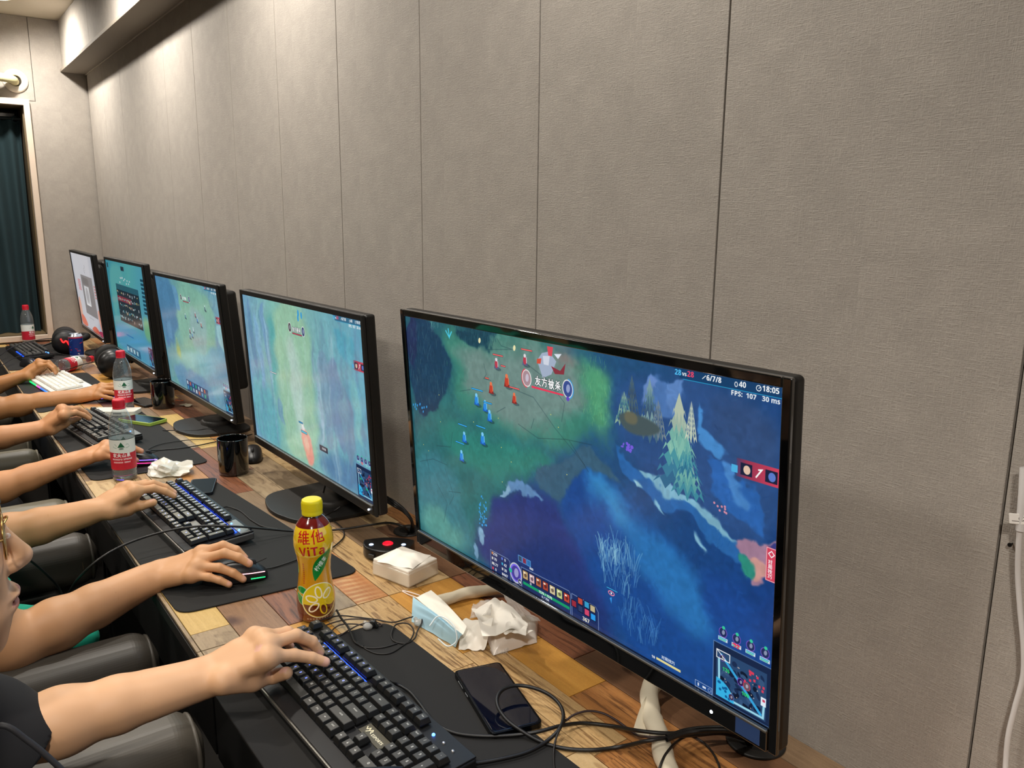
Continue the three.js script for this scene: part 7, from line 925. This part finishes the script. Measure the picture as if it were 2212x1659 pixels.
{ // earphones: tangled thin cable with two buds
  const o = thing('earphones', 'tangled wired earphones with clear buds beside the tea bottle', 'earphones');
  const c1 = [[680, 1345, 0.01], [705, 1336, 0.008], [735, 1330, 0.006], [770, 1333, 0.006], [810, 1338, 0.005], [850, 1344, 0.005], [885, 1334, 0.006], [908, 1330, 0.012], [911, 1345, 0.012], [902, 1362, 0.006], [895, 1380, 0.004], [875, 1390, 0.0045], [850, 1384, 0.005], [846, 1366, 0.006], [858, 1348, 0.007], [880, 1347, 0.006], [893, 1360, 0.005], [888, 1380, 0.0045], [868, 1396, 0.0045], [842, 1411, 0.0045], [815, 1412, 0.0045], [790, 1402, 0.0045], [772, 1386, 0.0045], [780, 1396, 0.006], [800, 1400, 0.0045], [830, 1398, 0.0045], [858, 1390, 0.0045]];
  mesh('cord', new THREE.TubeGeometry(curve(c1.map(([u, v, h]) => onY(u, v, TOP + h))), 320, 0.0013, 7, false), rubberThin, o);
  mesh('cord', new THREE.TubeGeometry(curve([[700, 1352, 0.006], [730, 1342, 0.007], [765, 1337, 0.009], [800, 1340, 0.008], [825, 1350, 0.006], [800, 1353, 0.006], [765, 1348, 0.006], [735, 1350, 0.006], [718, 1362, 0.004], [730, 1374, 0.004], [752, 1362, 0.006], [775, 1350, 0.008], [800, 1343, 0.012], [812, 1338, 0.012]].map(([u, v, h]) => onY(u, v, TOP + h))), 200, 0.0012, 7, false), std(0x2a1c1a, 0.5), o);
  mesh('cord', new THREE.TubeGeometry(curve([[727, 1318, 0.02], [736, 1334, 0.014], [750, 1352, 0.012], [760, 1372, 0.009], [768, 1388, 0.006], [785, 1397, 0.005]].map(([u, v, h]) => onY(u, v, TOP + h))), 60, 0.002, 8, false), rubber, o);
  for (const [u, v] of [[795, 1354], [905, 1346]]) { const p = onY(u, v, TOP + 0.006); mesh('ear_bud', merge([new THREE.SphereGeometry(0.0085, 18, 12).scale(1, 0.7, 1.1), new THREE.CylinderGeometry(0.0035, 0.0045, 0.009, 14).rotateZ(1.2).translate(-0.009, 0.001, 0)]), phys({ color: 0xe8e4dc, roughness: 0.12, transmission: 0.6, thickness: 0.004 }), o, [p.x, p.y + 0.001, p.z]); }
  const q = onY(808, 1344, TOP + 0.014); mesh('cord_slider', box(0.012, 0.014, 0.007, 0.002), rubber, o, [q.x, q.y - 0.004, q.z], [0.3, 0.4, 0.2]);
}
{ // white charger cable and strain relief hanging on the wall
  const w = (u, v, z) => onZ(u, v, z), o = thing('charger_cable', 'white charging cable with a small tag hanging against the panelled wall', 'charger cable'), wm = std(0xd9d6d4, 0.5);
  mesh('cord', new THREE.TubeGeometry(curve([w(2210, 1030, 0.02), w(2206, 1110, 0.022), w(2201, 1170, 0.02), w(2199, 1240, 0.016), w(2204, 1320, 0.014), w(2211, 1400, 0.014), w(2210, 1460, 0.014), w(2192, 1530, 0.016), w(2178, 1590, 0.018), w(2172, 1660, 0.02), w(2170, 1740, 0.03)]), 160, 0.0028, 10, false), wm, o);
  { const a = w(2212, 1120, 0.022), b = w(2203, 1145, 0.022); mesh('strain_relief', new THREE.TubeGeometry(curve([w(2214, 1010, 0.02), w(2210, 1080, 0.022), w(2205, 1146, 0.021)]), 20, 0.0048, 10, false), wm, o); }
  const t = w(2199, 1121, 0.026), tagTex = canvasTex(128, 96, (g, W, H) => { g.fillStyle = '#f0ece6'; g.fillRect(0, 0, W, H); g.strokeStyle = '#4a4440'; g.lineWidth = 6; g.beginPath(); g.arc(92, 44, 20, 0.5, 5.6); g.stroke(); g.fillStyle = '#6a6460'; g.fillRect(20, 66, 56, 7); });
  mesh('cable_tag', box(0.016, 0.011, 0.0008, 0.0003, 1), std(0xffffff, 0.6, 0, { map: tagTex }), o, [t.x, t.y, t.z], [0, 0.2, 0.15]);
}
{ const p = onZ(2187, 1174, 0); solo('wall_nail', merge([new THREE.CylinderGeometry(0.0022, 0.0022, 0.0015, 12).rotateX(Math.PI / 2).translate(0, 0, 0.006), new THREE.CylinderGeometry(0.0008, 0.0008, 0.01, 8).rotateX(Math.PI / 2).translate(0, 0, 0.0005)]), std(0x1a1816, 0.5, 0.6), 'tiny dark nail head in the wall beside the white cable', 'nail', undefined, [p.x, p.y, 0.0005]); }
{ const o = solo('shoulder_strap', new THREE.TubeGeometry(curve([V(-0.93, 0.86, 0.955), onX(0, 1567, -0.88), onX(60, 1600, -0.87), onX(118, 1648, -0.86), onX(170, 1700, -0.85)]), 40, 0.0032, 8, false), std(0x2a2a2e, 0.6), 'dark headset cord hanging over the black sleeve', 'cord'); }
scene.updateMatrixWorld(true);
renderer.render(scene, camera);
